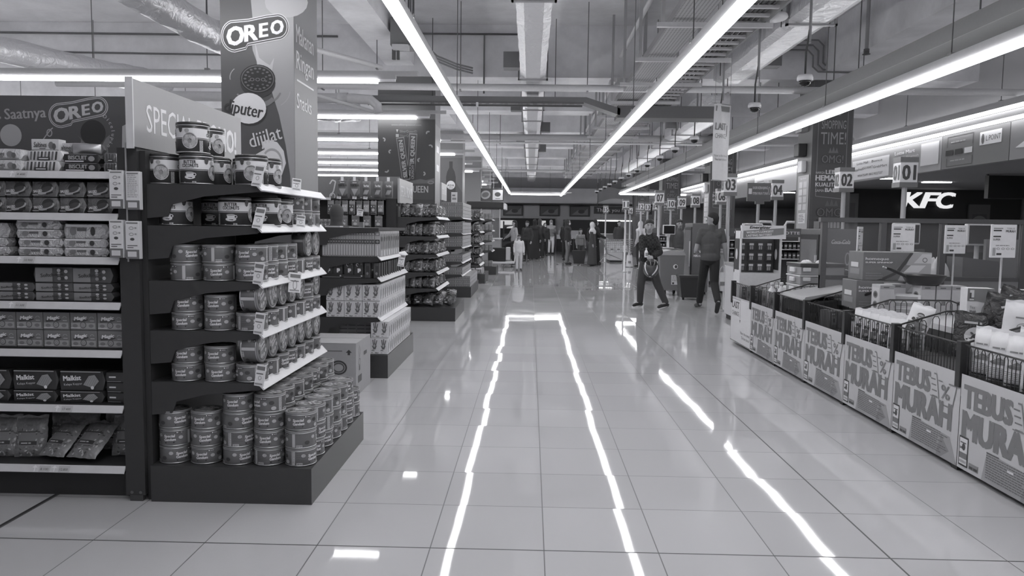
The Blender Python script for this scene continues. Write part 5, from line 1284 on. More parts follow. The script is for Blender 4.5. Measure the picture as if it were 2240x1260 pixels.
o = MB().box(0, 0, 0, .30, .52, .11, G(46, .45), .02).build('black_case', None, (XB + .08, BY[3] + .14, .625)); o.rotation_euler = (0, -.12, .1); tag(o, 'black case lying under the folded grey board in the third bin', 'case')
for i in range(4): KB_.put((XB + .13 + .09 * (i % 2), BY[4] + .55 + .12 * (i // 2), .56), .4, 'small dark carton in the nearly empty bin, %s' % nth(i), 'small cartons in the nearly empty bin')
o = MB().box(-.06, -.03, 0, .06, .03, .09, G(215, .3), .01).lathe([(.03, .1), (.03, .12), (0, .12)], G(70), 12).build('white_box', None, (XB + .2, BY[4] + .35, .56)); tag(o, 'small white dispenser box in the nearly empty wire bin', 'box')
KP = boxkind('paper_plate_pack', 'pack', .20, .05, .2, 212, lambda a, w, h: a.rect(-w * .4, h * .2, w * .4, h * .8, INK(150), 1))
for k in range(3): KP.put((XB + .52, BY[4] + .08, .745 + .052 * k), -.5, 'white flat pack stacked at the divider beside the pouches, ' + level(k, 3), 'white flat packs by the divider')

# ---- clear storage boxes
def storage(lid):
    t = thing('storage_box', '', 'storage box')
    MB().box(-.235, 0, 0, .235, .36, .088, GLASS(205, .45, .15), .012).build('tub', t)
    MB().box(-.22, .015, .004, .22, .345, .07, G(150, .6)).build('contents', t)
    MB().box(-.24, -.006, .086, .24, .366, .10 if not lid else .125, G(195 if not lid else 75, .3), .004).build('lid', t)
    for y in (-.006,):
        MB().box(-.255, .12, .03, -.236, .24, .075, G(222, .3), .005).build('latch', t); MB().box(-.21, y - .012, .04, -.13, y, .08, G(222, .3), .005).build('latch', t)
    return t
K = Kind(storage(False)); K2 = Kind(storage(True))
for k in range(3): (K if k < 2 else K2).put((3.06, 7.98, TZ + .101 * k - .0), .06, 'clear plastic storage box in the stack on the counter, ' + level(k, 3), 'clear storage boxes')
for i, x in enumerate((2.93, 3.10)): o = heap('sun_hat', 'white cloth hat lying on the dark storage lid, %s' % ('left', 'right')[i], 'hat', (x, 8.1 + .03 * i, TZ + .329), .06, .06, .03, G(222, .6), i + 2, .1); o['group'] = 'white hats on the storage lid'
# ---- spin mop boxes, pan, row of boxes
def art_mop(a, w, h):
    a.poly([(w * .02, -0), (w * .22, h), (w * .5, h), (w * .5, 0)], INK(160), 1); a.poly([(-w * .06, h * .30), (w * .04, h * .55), (w * .22, h * .55), (w * .12, h * .30)], INK(120), 2)
    a.poly([(w * .1, h * .3), (w * .2, h * .55), (w * .42, h * .55), (w * .32, h * .3)], INK(195), 2); a.poly([(w * .24, h * .62), (w * .36, h * .95), (w * .5, h * .95), (w * .5, h * .62)], INK(190), 2); a.poly([(-w * .3, 0), (-w * .02, h * .32), (w * .18, h * .98), (w * .23, h * .98), (w * .04, h * .3), (-w * .2, 0)], INK(72), 3)
    a.text('homeque', -w * .47, h * .72, h * .10, wI, 4, 'L', bold=.03, width=w * .34); a.text('SUPER SPINMOP', -w * .47, h * .61, h * .055, wI, 4, 'L', bold=.05, width=w * .40)
    a.lines(-w * .46, h * .25, w * .3, 3, h * .09, h * .012, INK(150), 4); a.ring(w * .4, h * .74, w * .035, w * .035, w * .008, INK(70), 4, 14)
def art_mops(a, w, h): a.rect(w * .2, h * .45, w * .7, h * .62, INK(200), 1); a.rect(w * .15, h * .2, w * .8, h * .4, INK(130), 1)
def mop_box(x, z, y, label):
    b = MB().box(-.29, 0, 0, .29, .30, .245, G(108, .4), .004); a = Art(); art_mop(a, .58, .245); b.art(a, on_front(0, 0, 0, .0012)); a = Art(); art_mops(a, .3, .245); b.art(a, on_left(-.29, .3, 0, .0012))
    o = b.build('mop_box', None, (x, y, z)); tag(o, label, 'carton', 'large mop cartons')
mop_box(3.11, TZ, 6.58, 'large printed mop carton standing on the counter, lower of two'); mop_box(3.165, TZ + .247, 6.60, 'large printed mop carton on top of another, behind the frying pan')
def art_row(a, w, h): a.rect(-w * .48, h * .86, w * .48, h * .99, INK(140), 1); a.lines(-w * .25, h * .9, w * .5, 1, h * .1, h * .04, INK(90), 2); a.rect(-w * .14, h * .32, w * .14, h * .46, INK(95), 1); a.lines(-w * .12, h * .43, w * .24, 4, h * .03, h * .012, INK(150), 2); a.ell(-w * .2, h * .06, w * .04, w * .04, INK(60), 2, 8); a.ell(w * .2, h * .06, w * .04, w * .04, INK(60), 2, 8)
def art_rows(a, w, h):
    a.rect(w * .1, h * .1, w * .9, h * .9, INK(185), 1)
    for q in (.3, .65): a.ell(w * .5, h * q, w * .28, h * .13, INK(110), 2, 12); a.ell(w * .5, h * q, w * .18, h * .08, INK(60), 3, 10)
def rowbox(x, y, label):
    b = MB().box(-.058, 0, 0, .058, .15, .235, G(172, .5), .003); a = Art(); art_row(a, .116, .235); b.art(a, on_front(0)); a = Art(); art_rows(a, .15, .235); b.art(a, on_left(-.058, .15, 0))
    return tag(b.build('upright_box', None, (x, y, TZ)), label, 'box', 'upright boxes below the frying pan')
for i, (x, y) in enumerate(((2.905, 6.20), (3.075, 6.36), (3.235, 6.20), (3.360, 6.20), (3.485, 6.20))): rowbox(x, y, 'upright box in the row below the frying pan, %s from the left' % nth(i))
t = thing('frying_pan', 'black frying pan lying on the row of boxes, handle pointing left', 'pan', (3.24, 6.29, TZ + .238))
MB().lathe([(0, 0), (.11, 0), (.135, .02), (.165, .075), (.168, .08), (.160, .078), (.13, .024), (.105, .008), (0, .008)], G(42, .35), 32).build('bowl', t)
MB().tube([(-.155, -.02, .068), (-.20, -.03, .085), (-.30, -.05, .125), (-.335, -.055, .135)], .013, G(46, .4), 10).build('handle', t)
MB().tube([(-.335, -.055, .135), (-.365, -.06, .145)], .006, G(190, .3, .6), 8).build('hanging_ring', t)
t = thing('frying_pan', 'second pan with its handle up behind the wire divider', 'pan', (2.98, 6.78, TZ))
MB().lathe([(0, 0), (.09, 0), (.12, .05), (.123, .05), (.09, .006), (0, .006)], G(44, .35), 24).build('bowl', t)
MB().tube([(-.1, -.06, .045), (-.13, -.14, .09), (-.02, -.26, .16)], .011, G(46, .4), 8).build('handle', t)
def art_tis(a, w, h):
    a.rect(-w * .5, h * .70, w * .5, h, INK(120), 1); a.poly([(-w * .3, h * .72), (w * .5, h * .72), (w * .5, h * .5), (w * .2, h * .66)], INK(120), 1); a.rect(-w * .42, h * .72, -w * .26, h * .96, INK(220), 2); a.text('L', -w * .34, h * .76, h * .14, INK(80), 3, bold=.06)
    a.text('Tisu', -w * .40, h * .52, h * .07, INK(110), 2, 'L', width=w * .2); a.text('Wajah', -w * .40, h * .42, h * .07, INK(100), 2, 'L', bold=.04, width=w * .24); a.lines(-w * .4, h * .24, w * .24, 3, h * .05, h * .015, INK(140), 2)
    a.ell(w * .20, h * .38, w * .16, h * .2, INK(200), 2, 16); a.ring(w * .2, h * .42, w * .17, h * .22, w * .05, INK(130), 3, 14, 0, PI); a.ell(w * .15, h * .38, w * .015, h * .02, INK(60), 4, 6); a.ell(w * .26, h * .38, w * .015, h * .02, INK(60), 4, 6)
K = boxkind('tissue_box', 'tissue box', .17, .29, .12, 215, art_tis)
K.put((3.08, 5.22, TZ), -.15, 'white tissue box with a letter badge, left of the two on the counter', 'tissue boxes'); K.put((3.27, 5.10, TZ), -.12, 'white tissue box with a letter badge, right of the two on the counter', 'tissue boxes')
o = MB().box(-.2, 0, 0, .2, .3, .27, G(225, .4), .006).build('white_carton', None, (3.56, 5.15, TZ)); tag(o, 'plain white carton on the counter behind the tissue boxes', 'carton')
# ---- price cards on stands
def stand(w, h):
    t = thing('price_stand', '', 'price sign')
    b = MB().box(-w / 2, -.006, .46, w / 2, .006, .46 + h, G(225, .35), .003); a = Art()
    a.rect(-w * .42, .46 + h * .80, -w * .1, .46 + h * .84, INK(60), 1); a.text('TEBUS', w * .25, .46 + h * .86, h * .05, INK(110), 1, width=w * .32); a.text('MURAH', w * .25, .46 + h * .77, h * .07, INK(90), 1, bold=.05, width=w * .36); a.rect(-w * .42, .46 + h * .87, -w * .05, .46 + h * .90, INK(130), 1)
    a.rect(-w * .42, .46 + h * .62, -w * .12, .46 + h * .66, INK(60), 1); a.text('SUPER', -w * .42, .46 + h * .52, h * .06, INK(60), 1, 'L', bold=.03, width=w * .28)
    for i in range(4): a.ell(-w * .2 + w * .19 * i, .46 + h * .27, w * .07, h * .03, INK(70), 1, 10); a.ell(-w * .2 + w * .19 * i, .46 + h * .27, w * .055, h * .02, INK(215), 2, 10)
    a.lines(-w * .3, .46 + h * .36, w * .7, 1, .01, h * .02, INK(110), 1); a.rect(-w * .42, .46 + h * .06, -w * .3, .46 + h * .3, INK(150), 1); a.rect(-w * .26, .46 + h * .08, -w * .06, .46 + h * .14, INK(70), 1)
    b.art(a, on_front(-.006)); b.build('card', t)
    MB().cyl((0, .004, 0), (0, .004, .46), .007, G(200, .3), 8).build('pole', t); MB().box(-.06, -.05, -.0, .06, .06, .008, G(190, .3)).build('foot', t)
    return t
K = Kind(stand(.19, .235))
for i, (x, y, s, r) in enumerate(((3.05, 7.10, 1.02, .95), (3.42, 7.05, 1.06, -.12), (3.70, 6.70, 1.05, .15), (3.53, 5.75, 1.05, .1))):
    K.put((x, y, TZ + .002), r, 'white price card on a thin pole, %s' % ('leftmost, turned edge-on beside the mop carton', 'above the large mop carton', 'above the right end of the box row', 'nearest, above the tissue boxes')[i], 'price cards on poles', s)

# ================================================================== CHECKOUTS
# glass screen of the first checkout
t = thing('glass_screen', 'dark framed glass screen standing across behind the promotion counter', 'screen', (2.90, 7.62, 0))
FR = G(84, .4)
for x in (0, .58, 1.17, 1.96, 2.6): MB().box(x, 0, 0, x + .055, .05, 1.50, FR).build('frame_post', t)
MB().box(-.02, -.005, 1.50, 2.66, .055, 1.545, FR).build('top_rail', t); MB().box(0, .005, .93, 2.64, .045, .97, FR).build('middle_rail', t)
for x0, x1 in ((.055, .58), (.635, 1.17), (1.225, 1.96), (2.015, 2.6)): MB().box(x0, .02, .97, x1, .028, 1.50, GLASS(170, .14)).build('glass_pane', t)
MB().box(0, .01, .10, 2.64, .04, .93, G(120, .5)).build('lower_panel', t)
heap('white_sack', 'crumpled white plastic sack behind the glass screen', 'bag', (4.28, 8.1, .903), .17, .14, .22, G(215, .35), 6, .35)
o = MB().prism([(0, 0), (.42, 0), (.36, .22), (0, .26)], 'y', 0, .3, G(84, .4)).build('slanted_case', None, (4.40, 7.80, .903)); tag(o, 'dark slanted case on the counter behind the glass screen', 'case')
o = MB().box(0, 0, 0, .34, .05, .44, G(112, .4)).box(-.02, -.1, 0, .36, .15, .02, G(90)).build('folder_stand', None, (4.95, 8.35, .903)); o['label'] = ''; tag(o, 'upright grey folder stand behind the glass screen', 'stand')
o = MB().box(0, 0, 0, .3, .06, .32, G(70, .3)).box(.12, .0, -.0, .18, .08, .0, G(60)).build('card_box', None, (4.02, 8.4, .903)) ; tag(o, 'small dark box behind the left pane of the glass screen', 'box')
def counter(x0, x1, y0, y1, label, grp='checkout counters'):
    t = thing('checkout_counter', label, 'counter', ((x0 + x1) / 2, y0, 0), 0, grp)
    w = (x1 - x0) / 2; L = y1 - y0
    MB().box(-w, 0, .08, w, L, .86, G(188, .4)).build('counter_body', t); MB().box(-w + .03, .03, 0, w - .03, L - .03, .08, G(50)).build('plinth', t)
    MB().box(-w - .015, -.02, .86, w + .015, L + .02, .90, G(150, .3)).build('worktop', t); MB().box(-w * .7, L * .25, .90, w * .5, L - .05, .912, G(45, .5)).build('belt', t)
    return t
def lane_rack(x, y, label, header):
    t = thing('snack_rack', label, 'rack', (x, y, 0), 0, 'snack racks at the checkouts')
    for sx in (-.30, .28): MB().box(sx, 0, .0, sx + .02, .3, 1.42, G(185, .35)).build('side_frame', t)
    for z in (.92, 1.08, 1.22): MB().box(-.3, 0, z, .3, .3, z + .012, G(200, .35)).build('shelf_board', t)
    b = MB().box(-.3, -.01, 1.30, .3, .02, 1.44, G(88, .4))
    if header: b.art(Art().text(header, .05, .045, .05, wI, 1, width=.3).ell(-.18, .07, .03, .03, wI, 1, 12), on_front(-.01, 0, 1.30, .0015))
    b.build('header', t)
    MB().box(-.3, .28, .0, .3, .3, 1.3, G(70)).build('back_panel', t)
    return t
KS_ = boxkind('sweet_pack', 'sweets', .05, .10, .05, 70, lambda a, w, h: (a.rect(-w * .4, h * .4, w * .4, h * .7, INK(170), 1), a.rect(-w * .3, h * .1, w * .3, h * .2, INK(110), 1)))
def rack_goods(x, y, where):
    for r_, z in enumerate((.934, 1.094)):
        for i in range(7): KS_.put((x - .22 + .073 * i, y + .06, z), rb.uniform(-.1, .1), 'sweet pack, %s board of the rack %s, %s from the left' % (('lower', 'upper')[r_], where, nth(i)), 'sweet packs on the checkout racks')
counter(3.98, 5.4, 7.72, 8.9, 'pale checkout counter behind the dark framed glass screen')
counter(3.12, 3.66, 11.3, 12.15, 'pale checkout counter beside the walking man')
lane_rack(3.75, 13.3, 'pale snack rack with a dark header behind the man', 'LOTTE'); rack_goods(3.75, 13.3, 'behind the man')
lane_rack(4.35, 12.95, 'second pale snack rack right of the header rack', 'LOTTE'); rack_goods(4.35, 12.95, 'right of the header rack')
counter(4.78, 5.12, 12.0, 13.9, 'pale checkout counter by the nearest banner pillar')
counter(4.25, 4.9, 14.9, 17.2, 'pale checkout counter beyond the nearest banner pillar')
counter(3.3, 3.85, 18.0, 19.9, 'pale checkout counter behind the boy')
lane_rack(3.35, 20.3, 'pale snack rack between the boy and the drinks cooler', ''); rack_goods(3.35, 20.3, 'by the cooler')
lane_rack(4.22, 19.2, 'pale snack rack right of the drinks cooler', ''); rack_goods(4.22, 19.2, 'right of the cooler')
counter(4.5, 5.1, 19.6, 21.9, 'pale checkout counter under sign eight'); counter(4.42, 5.0, 23, 25.9, 'pale checkout counter under sign ten'); counter(3.3, 3.85, 31.6, 33, 'farthest pale checkout counter')
# lane number signs
def lane_sign(num, x, y, z, k=1.0):
    t = thing('lane_sign', 'checkout sign with the number %s on a white pole' % num, 'sign', (x, y, 0), 0, 'numbered checkout signs')
    W_, H_, D_ = .21 * k, .36 * k, .19 * k
    b = MB().box(-W_ / 2, -D_ / 2, z - H_ / 2, W_ / 2, D_ / 2, z + H_ / 2, G(212, .4))
    b.box(-W_ / 2 - .006, -D_ / 2 - .006, z + H_ * .34, W_ / 2 + .006, D_ / 2 + .006, z + H_ / 2 + .003, G(105, .4)); b.box(-W_ / 2 - .006, -D_ / 2 - .006, z - H_ / 2 - .003, W_ / 2 + .006, D_ / 2 + .006, z - H_ * .34, G(105, .4))
    a = Art().text(num, 0, -.09 * k, .185 * k, INK(72), 1, bold=.045, width=W_ * .74); b.art(a, on_front(-D_ / 2, 0, z, .002)); b.art(Art().text(num, 0, -.09 * k, .185 * k, INK(95), 1, bold=.045, width=D_ * .74), on_left(-W_ / 2, 0, z, .002))
    b.build('number_box', t); MB().cyl((0, 0, .0), (0, 0, z - H_ / 2), .032, G(218, .35), 12).build('pole', t); MB().lathe([(.1, 0), (.1, .01), (.04, .02)], G(150), 14).build('base', t)
for n, x, y, k in (('01', 4.86, 10.05, 1.05), ('02', 4.72, 11.63, 1), ('03', 3.40, 13.2, 1.03), ('04', 4.70, 14.75, 1.04), ('06', 4.43, 17.9, 1), ('07', 3.2, 19.1, 1), ('08', 4.42, 20.6, 1), ('09', 4.37, 22.2, 1), ('10', 4.30, 23.5, .95), ('11', 3.04, 24.5, .9), ('12', 3.86, 26.8, .85), ('13', 4.17, 27.3, .85), ('14', 4.27, 26.2, .85), ('15', 3.07, 31.3, .9), ('16', 4.32, 33.2, .9)): lane_sign(n, x, y, 2.18, k)
t = thing('lane_sign', 'dark express payment sign on a pole between signs three and four', 'sign', (4.12, 13.9, 0))
b = MB().box(-.21, -.02, 1.93, .21, .02, 2.26, G(88, .4)); b.box(-.06, -.02, 1.88, .10, .02, 1.93, G(88, .4)); b.art(Art().text('KASIR KERANJANG', .02, 2.15, .05, INK(185), 1, width=.27).text('PEMBAYARAN TUNAI', .02, 2.05, .05, INK(185), 1, width=.27).rect(-.19, 2.06, -.13, 2.16, INK(185), 1).ring(.18, 2.12, .02, .07, .006, INK(185), 1), on_front(-.02, 0, 0, .002)); b.build('sign_panel', t); MB().cyl((0, 0, 0), (0, 0, 1.88), .03, G(218, .35), 12).build('pole', t); MB().lathe([(.1, 0), (.1, .01), (.04, .02)], G(150), 14).build('base', t)
# hanging last-chance banner
t = thing('hanging_banner', 'tall white hanging banner in front of checkout sign three', 'banner', (2.58, 10.5, 2.08)); t.rotation_euler = (0, 0, .55)
b = MB().grid(lambda u, v: (-.15 + .30 * u, .012 * math.sin(u * 7 + v * 3), 1.03 * v), 8, 14, G(222, .5)); b.art(Art().text('LAST', -.02, .68, .10, INK(110), 1, bold=.03, width=.2).text('CHANCE', -.02, .57, .065, INK(120), 1, width=.2).text('Now is the chance!', 0, .32, .035, INK(130), 1, width=.24).text('The last chance!', 0, .27, .035, INK(130), 1, width=.22).rect(-.13, .93, .13, 1.0, INK(120), 1).line([(.1, .75), (.1, .6)], .008, INK(70), 1), lambda u, v, l: (u, .012 * math.sin((u + .15) / .3 * 7 + v / 1.03 * 3) - .006, v)); b.build('cloth', t)
for z in (0, 1.03): MB().cyl((-.16, 0, z), (.16, 0, z), .008, G(150), 8).build('batten', t)
for x in (-.14, .14): MB().cyl((x, 0, 1.03), (x, 0, SLAB - 2.08), .003, G(120), 5).build('cord', t)
# drinks coolers
def cooler(x0, x1, y0, y1, h, label, cola):
    t = thing('drinks_cooler', label, 'cooler', (x0, y0, 0), 0, 'drinks coolers at the checkouts'); w, L = x1 - x0, y1 - y0
    b = MB().box(0, 0, .05, w, L, h, G(98, .35), .006); a = Art()
    a.text('SEGARNYA', w * .12, h * .59, .05, wI, 1, 'L', bold=.05, width=w * .78); a.text('NIKMAT', w * .12, h * .53, .05, wI, 1, 'L', bold=.05, width=w * .58); a.rect(w * .3, h * .86, w * .7, h * .875, INK(150), 1)
    if cola: a.text('Coca-Cola', w * .52, h * .86, .06, INK(200), 2, shear=.3, bold=.02, width=w * .5); a.ell(w * .72, h * .72, .035, .09, INK(150), 1, 16); a.ell(w * .72, h * .72, .022, .07, INK(100), 2, 14)
    b.art(a, on_front(0, 0, 0, .002)); b.build('cabinet', t)
    MB().box(-.02, .03, .25, 0, L - .03, h - .08, G(60, .3)).box(-.022, .08, .3, -.02, L - .08, h - .15, G(118, .12)).build('glass_door', t)
    MB().box(-.05, .05, .6, -.022, .07, h * .75, G(190, .3)).build('handle', t)
    for sx in (.04, w - .08): MB().box(sx, .04, 0, sx + .05, .09, .05, G(40)).build('foot', t)
cooler(3.92, 4.43, 10.34, 11.1, 1.44, 'drinks cooler with white slogan left of the glass screen', True)
cooler(3.50, 3.86, 16.5, 17.3, 1.54, 'drinks cooler with white slogan behind the walking man', False)
KC_ = boxkind('drink_carton', 'drinks', .3, .1, .2, 90, lambda a, w, h: [a.rect(-w * .45 + w * .15 * i, h * .1, -w * .34 + w * .15 * i, h * .9, INK(150), 1) for i in range(6)])
KC_.put((4.10, 10.5, 1.442), 0, 'dark drink pack lying on the cooler left of the glass screen')
# battery display
t = thing('battery_display', 'white card display with a slanting header and hanging battery packs', 'display stand', (2.68, 9.72, 0))
MB().box(.0, .0, 0, .52, .30, .86, G(205, .45)).build('base', t); MB().box(.0, .26, .86, .52, .30, 1.42, G(80, .5)).build('back_panel', t)
for x in (0, .505): MB().box(x, .0, .86, x + .015, .30, 1.40, G(215, .45)).art(Art().rect(-.27, .90, -.05, 1.3, INK(52), 1).ell(-.16, 1.1, .05, .07, INK(190), 2), on_left(x, 0, 0, .002)).build('side_panel', t)
b = MB().box(0, -.02, 1.30, .56, .02, 1.47, G(222, .4)); b.art(Art().text('Energizer', .10, 1.43, .035, INK(62), 1, 'L', bold=.05, width=.26, shear=.2).poly([(.02, 1.31), (.53, 1.36), (.53, 1.44), (.02, 1.40)], INK(120), 1).text("WORLD'S LONGEST", .06, 1.365, .028, wI, 2, 'L', bold=.04, width=.34, rot=.06).text('LASTING BATTERY', .06, 1.325, .028, wI, 2, 'L', bold=.04, width=.32, rot=.06), on_front(-.02, 0, 0, .002)); b.build('header', t)
K = boxkind('battery_pack', 'battery pack', .07, .10, .02, 70, lambda a, w, h: (a.rect(-w * .4, h * .62, w * .4, h * .9, INK(190), 1), a.rect(-w * .3, h * .1, -w * .05, h * .55, INK(150), 1), a.rect(w * .05, h * .1, w * .3, h * .55, INK(150), 1)))
for r_ in range(3):
    for i in range(4): K.put((2.76 + .115 * i, 9.92, .88 + .135 * r_), 0, 'hanging battery pack, %s row of the card display, %s from the left' % (('lowest', 'middle', 'top')[r_], nth(i)), 'battery packs on the card display')
# rolling chest with lid
t = thing('rolling_bin', 'grey rolling chest with a round emblem and white notice beside the boy', 'bin', (2.76, 16.0, 0))
b = MB().prism([(0, .12), (.46, .12), (.50, .86), (-.03, .86)], 'y', 0, .7, G(105, .4)); b.art(Art().ell(.30, .62, .05, .05, wI, 1, 14).ell(.31, .62, .03, .035, INK(60), 2, 10).rect(.22, .24, .46, .44, INK(200), 1).lines(.24, .41, .2, 4, .03, .012, INK(120), 2).rect(.24, .25, .28, .29, INK(60), 3), on_front(0, 0, 0, .003)); b.build('body', t)
MB().prism([(-.04, .86), (.51, .86), (.48, .93), (.2, .97), (0, .93)], 'y', -.01, .71, G(150, .3)).build('lid', t)
for x in (.08, .38): MB().cyl((x, .06, .06), (x + .04, .06, .06), .06, G(40), 12).build('wheel', t); MB().cyl((x, .64, .06), (x + .04, .64, .06), .06, G(40), 12).build('wheel', t)
# paper bags / notice standing by the counter
# tills on the counters
def till():
    t = thing('till_screen', '', 'cash register')
    MB().box(-.16, -.03, .36, .16, .03, .60, G(215, .35), .015).build('screen_back', t); MB().box(-.14, -.035, .38, .14, -.03, .58, G(40, .15)).build('screen', t); MB().cyl((0, .02, 0), (0, .02, .4), .025, G(190), 10).build('neck', t); MB().box(-.12, -.1, 0, .12, .12, .03, G(180), .01).build('base', t)
    return t
K = Kind(till())
for x, y, l in ((4.25, 8.7, 'behind the left part of the glass screen'), (4.95, 8.5, 'behind the middle of the glass screen'), (3.42, 11.8, 'on the counter beside the man'), (4.95, 12.7, 'on the counter by the nearest banner pillar'), (4.55, 16, 'on the counter beyond the nearest banner pillar'), (3.5, 19.3, 'on the counter behind the boy'), (4.75, 20.9, 'on the counter under sign eight')): K.put((x, y, .912), .15, 'white till screen ' + l, 'till screens')
t = thing('till_gate', 'white arched security gate pair beyond the checkouts near the nearest pillar', 'gate', (5.1, 17.2, 0))
for i in range(2): MB().tube([(.6 * i, 0, 0), (.6 * i, 0, 1.5), (.6 * i + .05, 0, 1.6), (.6 * i + .3, 0, 1.6), (.6 * i + .35, 0, 1.5), (.6 * i + .35, 0, 0)], .03, G(215, .35), 8).build('arch', t)
# ================================================================== FASCIA, MALL BEYOND
def fascia(y0, y1, v, art, label):
    b = MB().box(0, 0, 0, .10, y1 - y0 - .02, .64, G(v, .45, var=.02))
    if art: a = Art(); art(a, y1 - y0, .64); b.art(a, on_left(0, y1 - y0, 0, .003))
    o = b.build('fascia_banner', None, (7.98, y0, 2.63)); tag(o, label, 'banner', 'banner panels of the fascia'); return o
def f_point(a, w, h):
    a.rect(w * .60, h * .52, w * .90, h * .88, INK(228), 1); a.text('L.POINT', w * .79, h * .62, h * .15, INK(95), 2, width=w * .2); a.ell(w * .645, h * .69, .045, .09, INK(95), 2, 10)
    a.line([(w * .1, h * .62), (w * .1, h * .93), (w * .5, h * .93), (w * .5, h * .62)], .015, INK(70), 1); a.line([(w * .1, h * .3), (w * .1, h * .06), (w * .5, h * .06), (w * .5, h * .3)], .015, INK(70), 1)
    for i in range(3): a.rect(w * (.08 + .15 * i), h * .38, w * (.20 + .15 * i), h * .54, INK(45 if i < 2 else 205), 2)
    a.lines(w * .16, h * .74, w * .3, 1, .1, h * .04, INK(150), 2); a.lines(w * .16, h * .2, w * .3, 1, .1, h * .04, INK(150), 2)
def f_mart(a, w, h):
    a.rect(w * .05, h * .06, w * .50, h * .78, INK(226), 1)
    for s, x, y, k in (('Lotte Mall', .18, .62, .16), ('Bonus', .36, .62, .14), ('GO MART', .25, .42, .14), ('GrabMart', .4, .40, .18), ('HappyFresh', .13, .40, .14), ('WHATSAPP: 0812 90227337', .28, .16, .34)): a.text(s, w * x, h * y, h * .09, INK(70), 2, width=w * k * .9)
    a.text('Lotte Mart', w * .66, h * .70, h * .12, wI, 2, bold=.06, width=w * .2); a.text('#belanjadirumah', w * .67, h * .55, h * .08, INK(205), 2, width=w * .26); a.rect(w * .56, h * .12, w * .72, h * .26, INK(210), 2)
    a.rect(w * .82, h * .2, w * .98, h * .9, INK(214), 2)
def f_app(a, w, h): a.text('App', w * .55, h * .35, h * .3, INK(105), 2, width=w * .12); a.rect(w * .06, h * .1, w * .3, h * .8, INK(190), 1); a.lines(w * .08, h * .7, w * .2, 5, h * .12, h * .05, INK(140), 2)
def f_cone(a, w, h): a.poly([(w * .05, h * .3), (w * .25, h * .75), (w * .3, h * .95), (w * .36, h * .2)], INK(220), 1); a.ell(w * .33, h * .58, w * .04, h * .36, INK(190), 2, 18); a.rect(w * .5, h * .1, w, h * .98, INK(170), 1); a.ell(w * .75, h * .5, w * .15, h * .3, INK(110), 2)
fascia(9.5, 13.0, 128, f_cone, 'fascia panel with a white megaphone at the right frame edge'); fascia(13.0, 15.1, 108, f_point, 'dark fascia panel with a white points badge and boxed outlines'); fascia(15.1, 19.4, 142, f_mart, 'grey fascia panel with a white list of shop services')
fascia(19.4, 22.5, 120, None, 'plain grey fascia panel hidden partly by the nearest banner pillar'); fascia(22.5, 27.5, 205, f_app, 'white fascia panel with app lettering left of the nearest pillar'); fascia(27.5, 30, 125, None, 'plain fascia panel between the white app panel and the tiled one'); fascia(30, 36, 160, lambda a, w, h: [a.rect(w * (.05 + .15 * i), h * (.1 + .3 * j), w * (.17 + .15 * i), h * (.32 + .3 * j), INK(195 if (i + j) % 3 else 110), 1) for i in range(6) for j in range(3)], 'fascia panel with many small pale cards far along'); fascia(36, 41, 110, None, 'farthest dark fascia panel')
MB_ = MB().box(8.4, 24.3, 0, 26, 24.45, 2.75, G(34, .6)).build('wall_kiosk'); structure(MB_)
t = thing('shop_sign', 'lit white block-letter shop sign on the dark wall beyond the fascia', 'sign', (11.62, 24.2, 2.17))
b = MB(); L_ = EMIT(9, .85); a = Art(); a.text('K', .04, .01, .50, L_, 1, 'L', bold=.055, width=.52, shear=.22, res=4); a.text('F', .60, .01, .50, L_, 1, 'L', bold=.055, width=.42, shear=.22, res=4); a.text('C', 1.06, .01, .50, L_, 1, 'L', bold=.055, width=.50, shear=.18, res=4)
for i, (vs, fs, m_, l) in enumerate(a.items):
    b.add([(x, -.002 * i, z) for x, z in vs], fs, m_)
b.build('letters', t); MB().box(.05, .02, .05, 1.6, .08, .45, G(24)).build('letter_rail', t)
structure(MB().box(9.0, 23.6, 1.9, 9.05, 24.2, 2.7, G(75, .5)).build('trim_30'))
for x0, x1, z0, z1, v, l in ((9.1, 10.3, .9, 2.6, 88, 'dim menu poster left of the lit shop sign'), (13.75, 14.4, .8, 2.3, 75, 'dim tall poster right of the lit shop sign'), (15.4, 16.6, 1.7, 2.5, 90, 'dim round-logo poster at the right frame edge')):
    o = MB().box(x0, 24.2, z0, x1, 24.28, z1, G(v, .5)).art(Art().rect(.1, .1, x1 - x0 - .1, z1 - z0 - .3, INK(v - 12), 1).ell((x1 - x0) / 2, (z1 - z0) * .6, .25, .25, INK(v + 25), 2), on_front(24.2, x0, z0, .004)).build('dim_poster'); tag(o, l, 'poster')
o = MB().box(0, 0, 0, .95, .15, .52, G(30, .4)).build('hanging_screen', None, (10.4, 17.6, 2.2)); tag(o, 'black hanging screen above right of the lit shop sign', 'screen')
o = MB().box(-.02, .03, .52, .02, .07, .56, G(50)).build('bracket', o)
for x, y, l in ((10.75, 20.5, 'above the lit shop sign'), (8.9, 19.3, 'left of checkout sign one'), (12.9, 18, 'at the right frame edge'), (8.95, 27, 'beyond sign four'), (14.8, 21, 'added fill right of the lit shop sign'), (10.6, 14.5, 'added fill near the fascia points badge')):  # several of these panels are added only to brighten the dim mall
    o = MB().box(-.35, -.09, -.02, .35, .09, 0, EMIT(50, MALL)).build('ceiling_light', None, (x, y, 2.748)); tag(o, 'small bright ceiling panel in the dark mall, ' + l, 'ceiling light', 'ceiling panels in the mall')

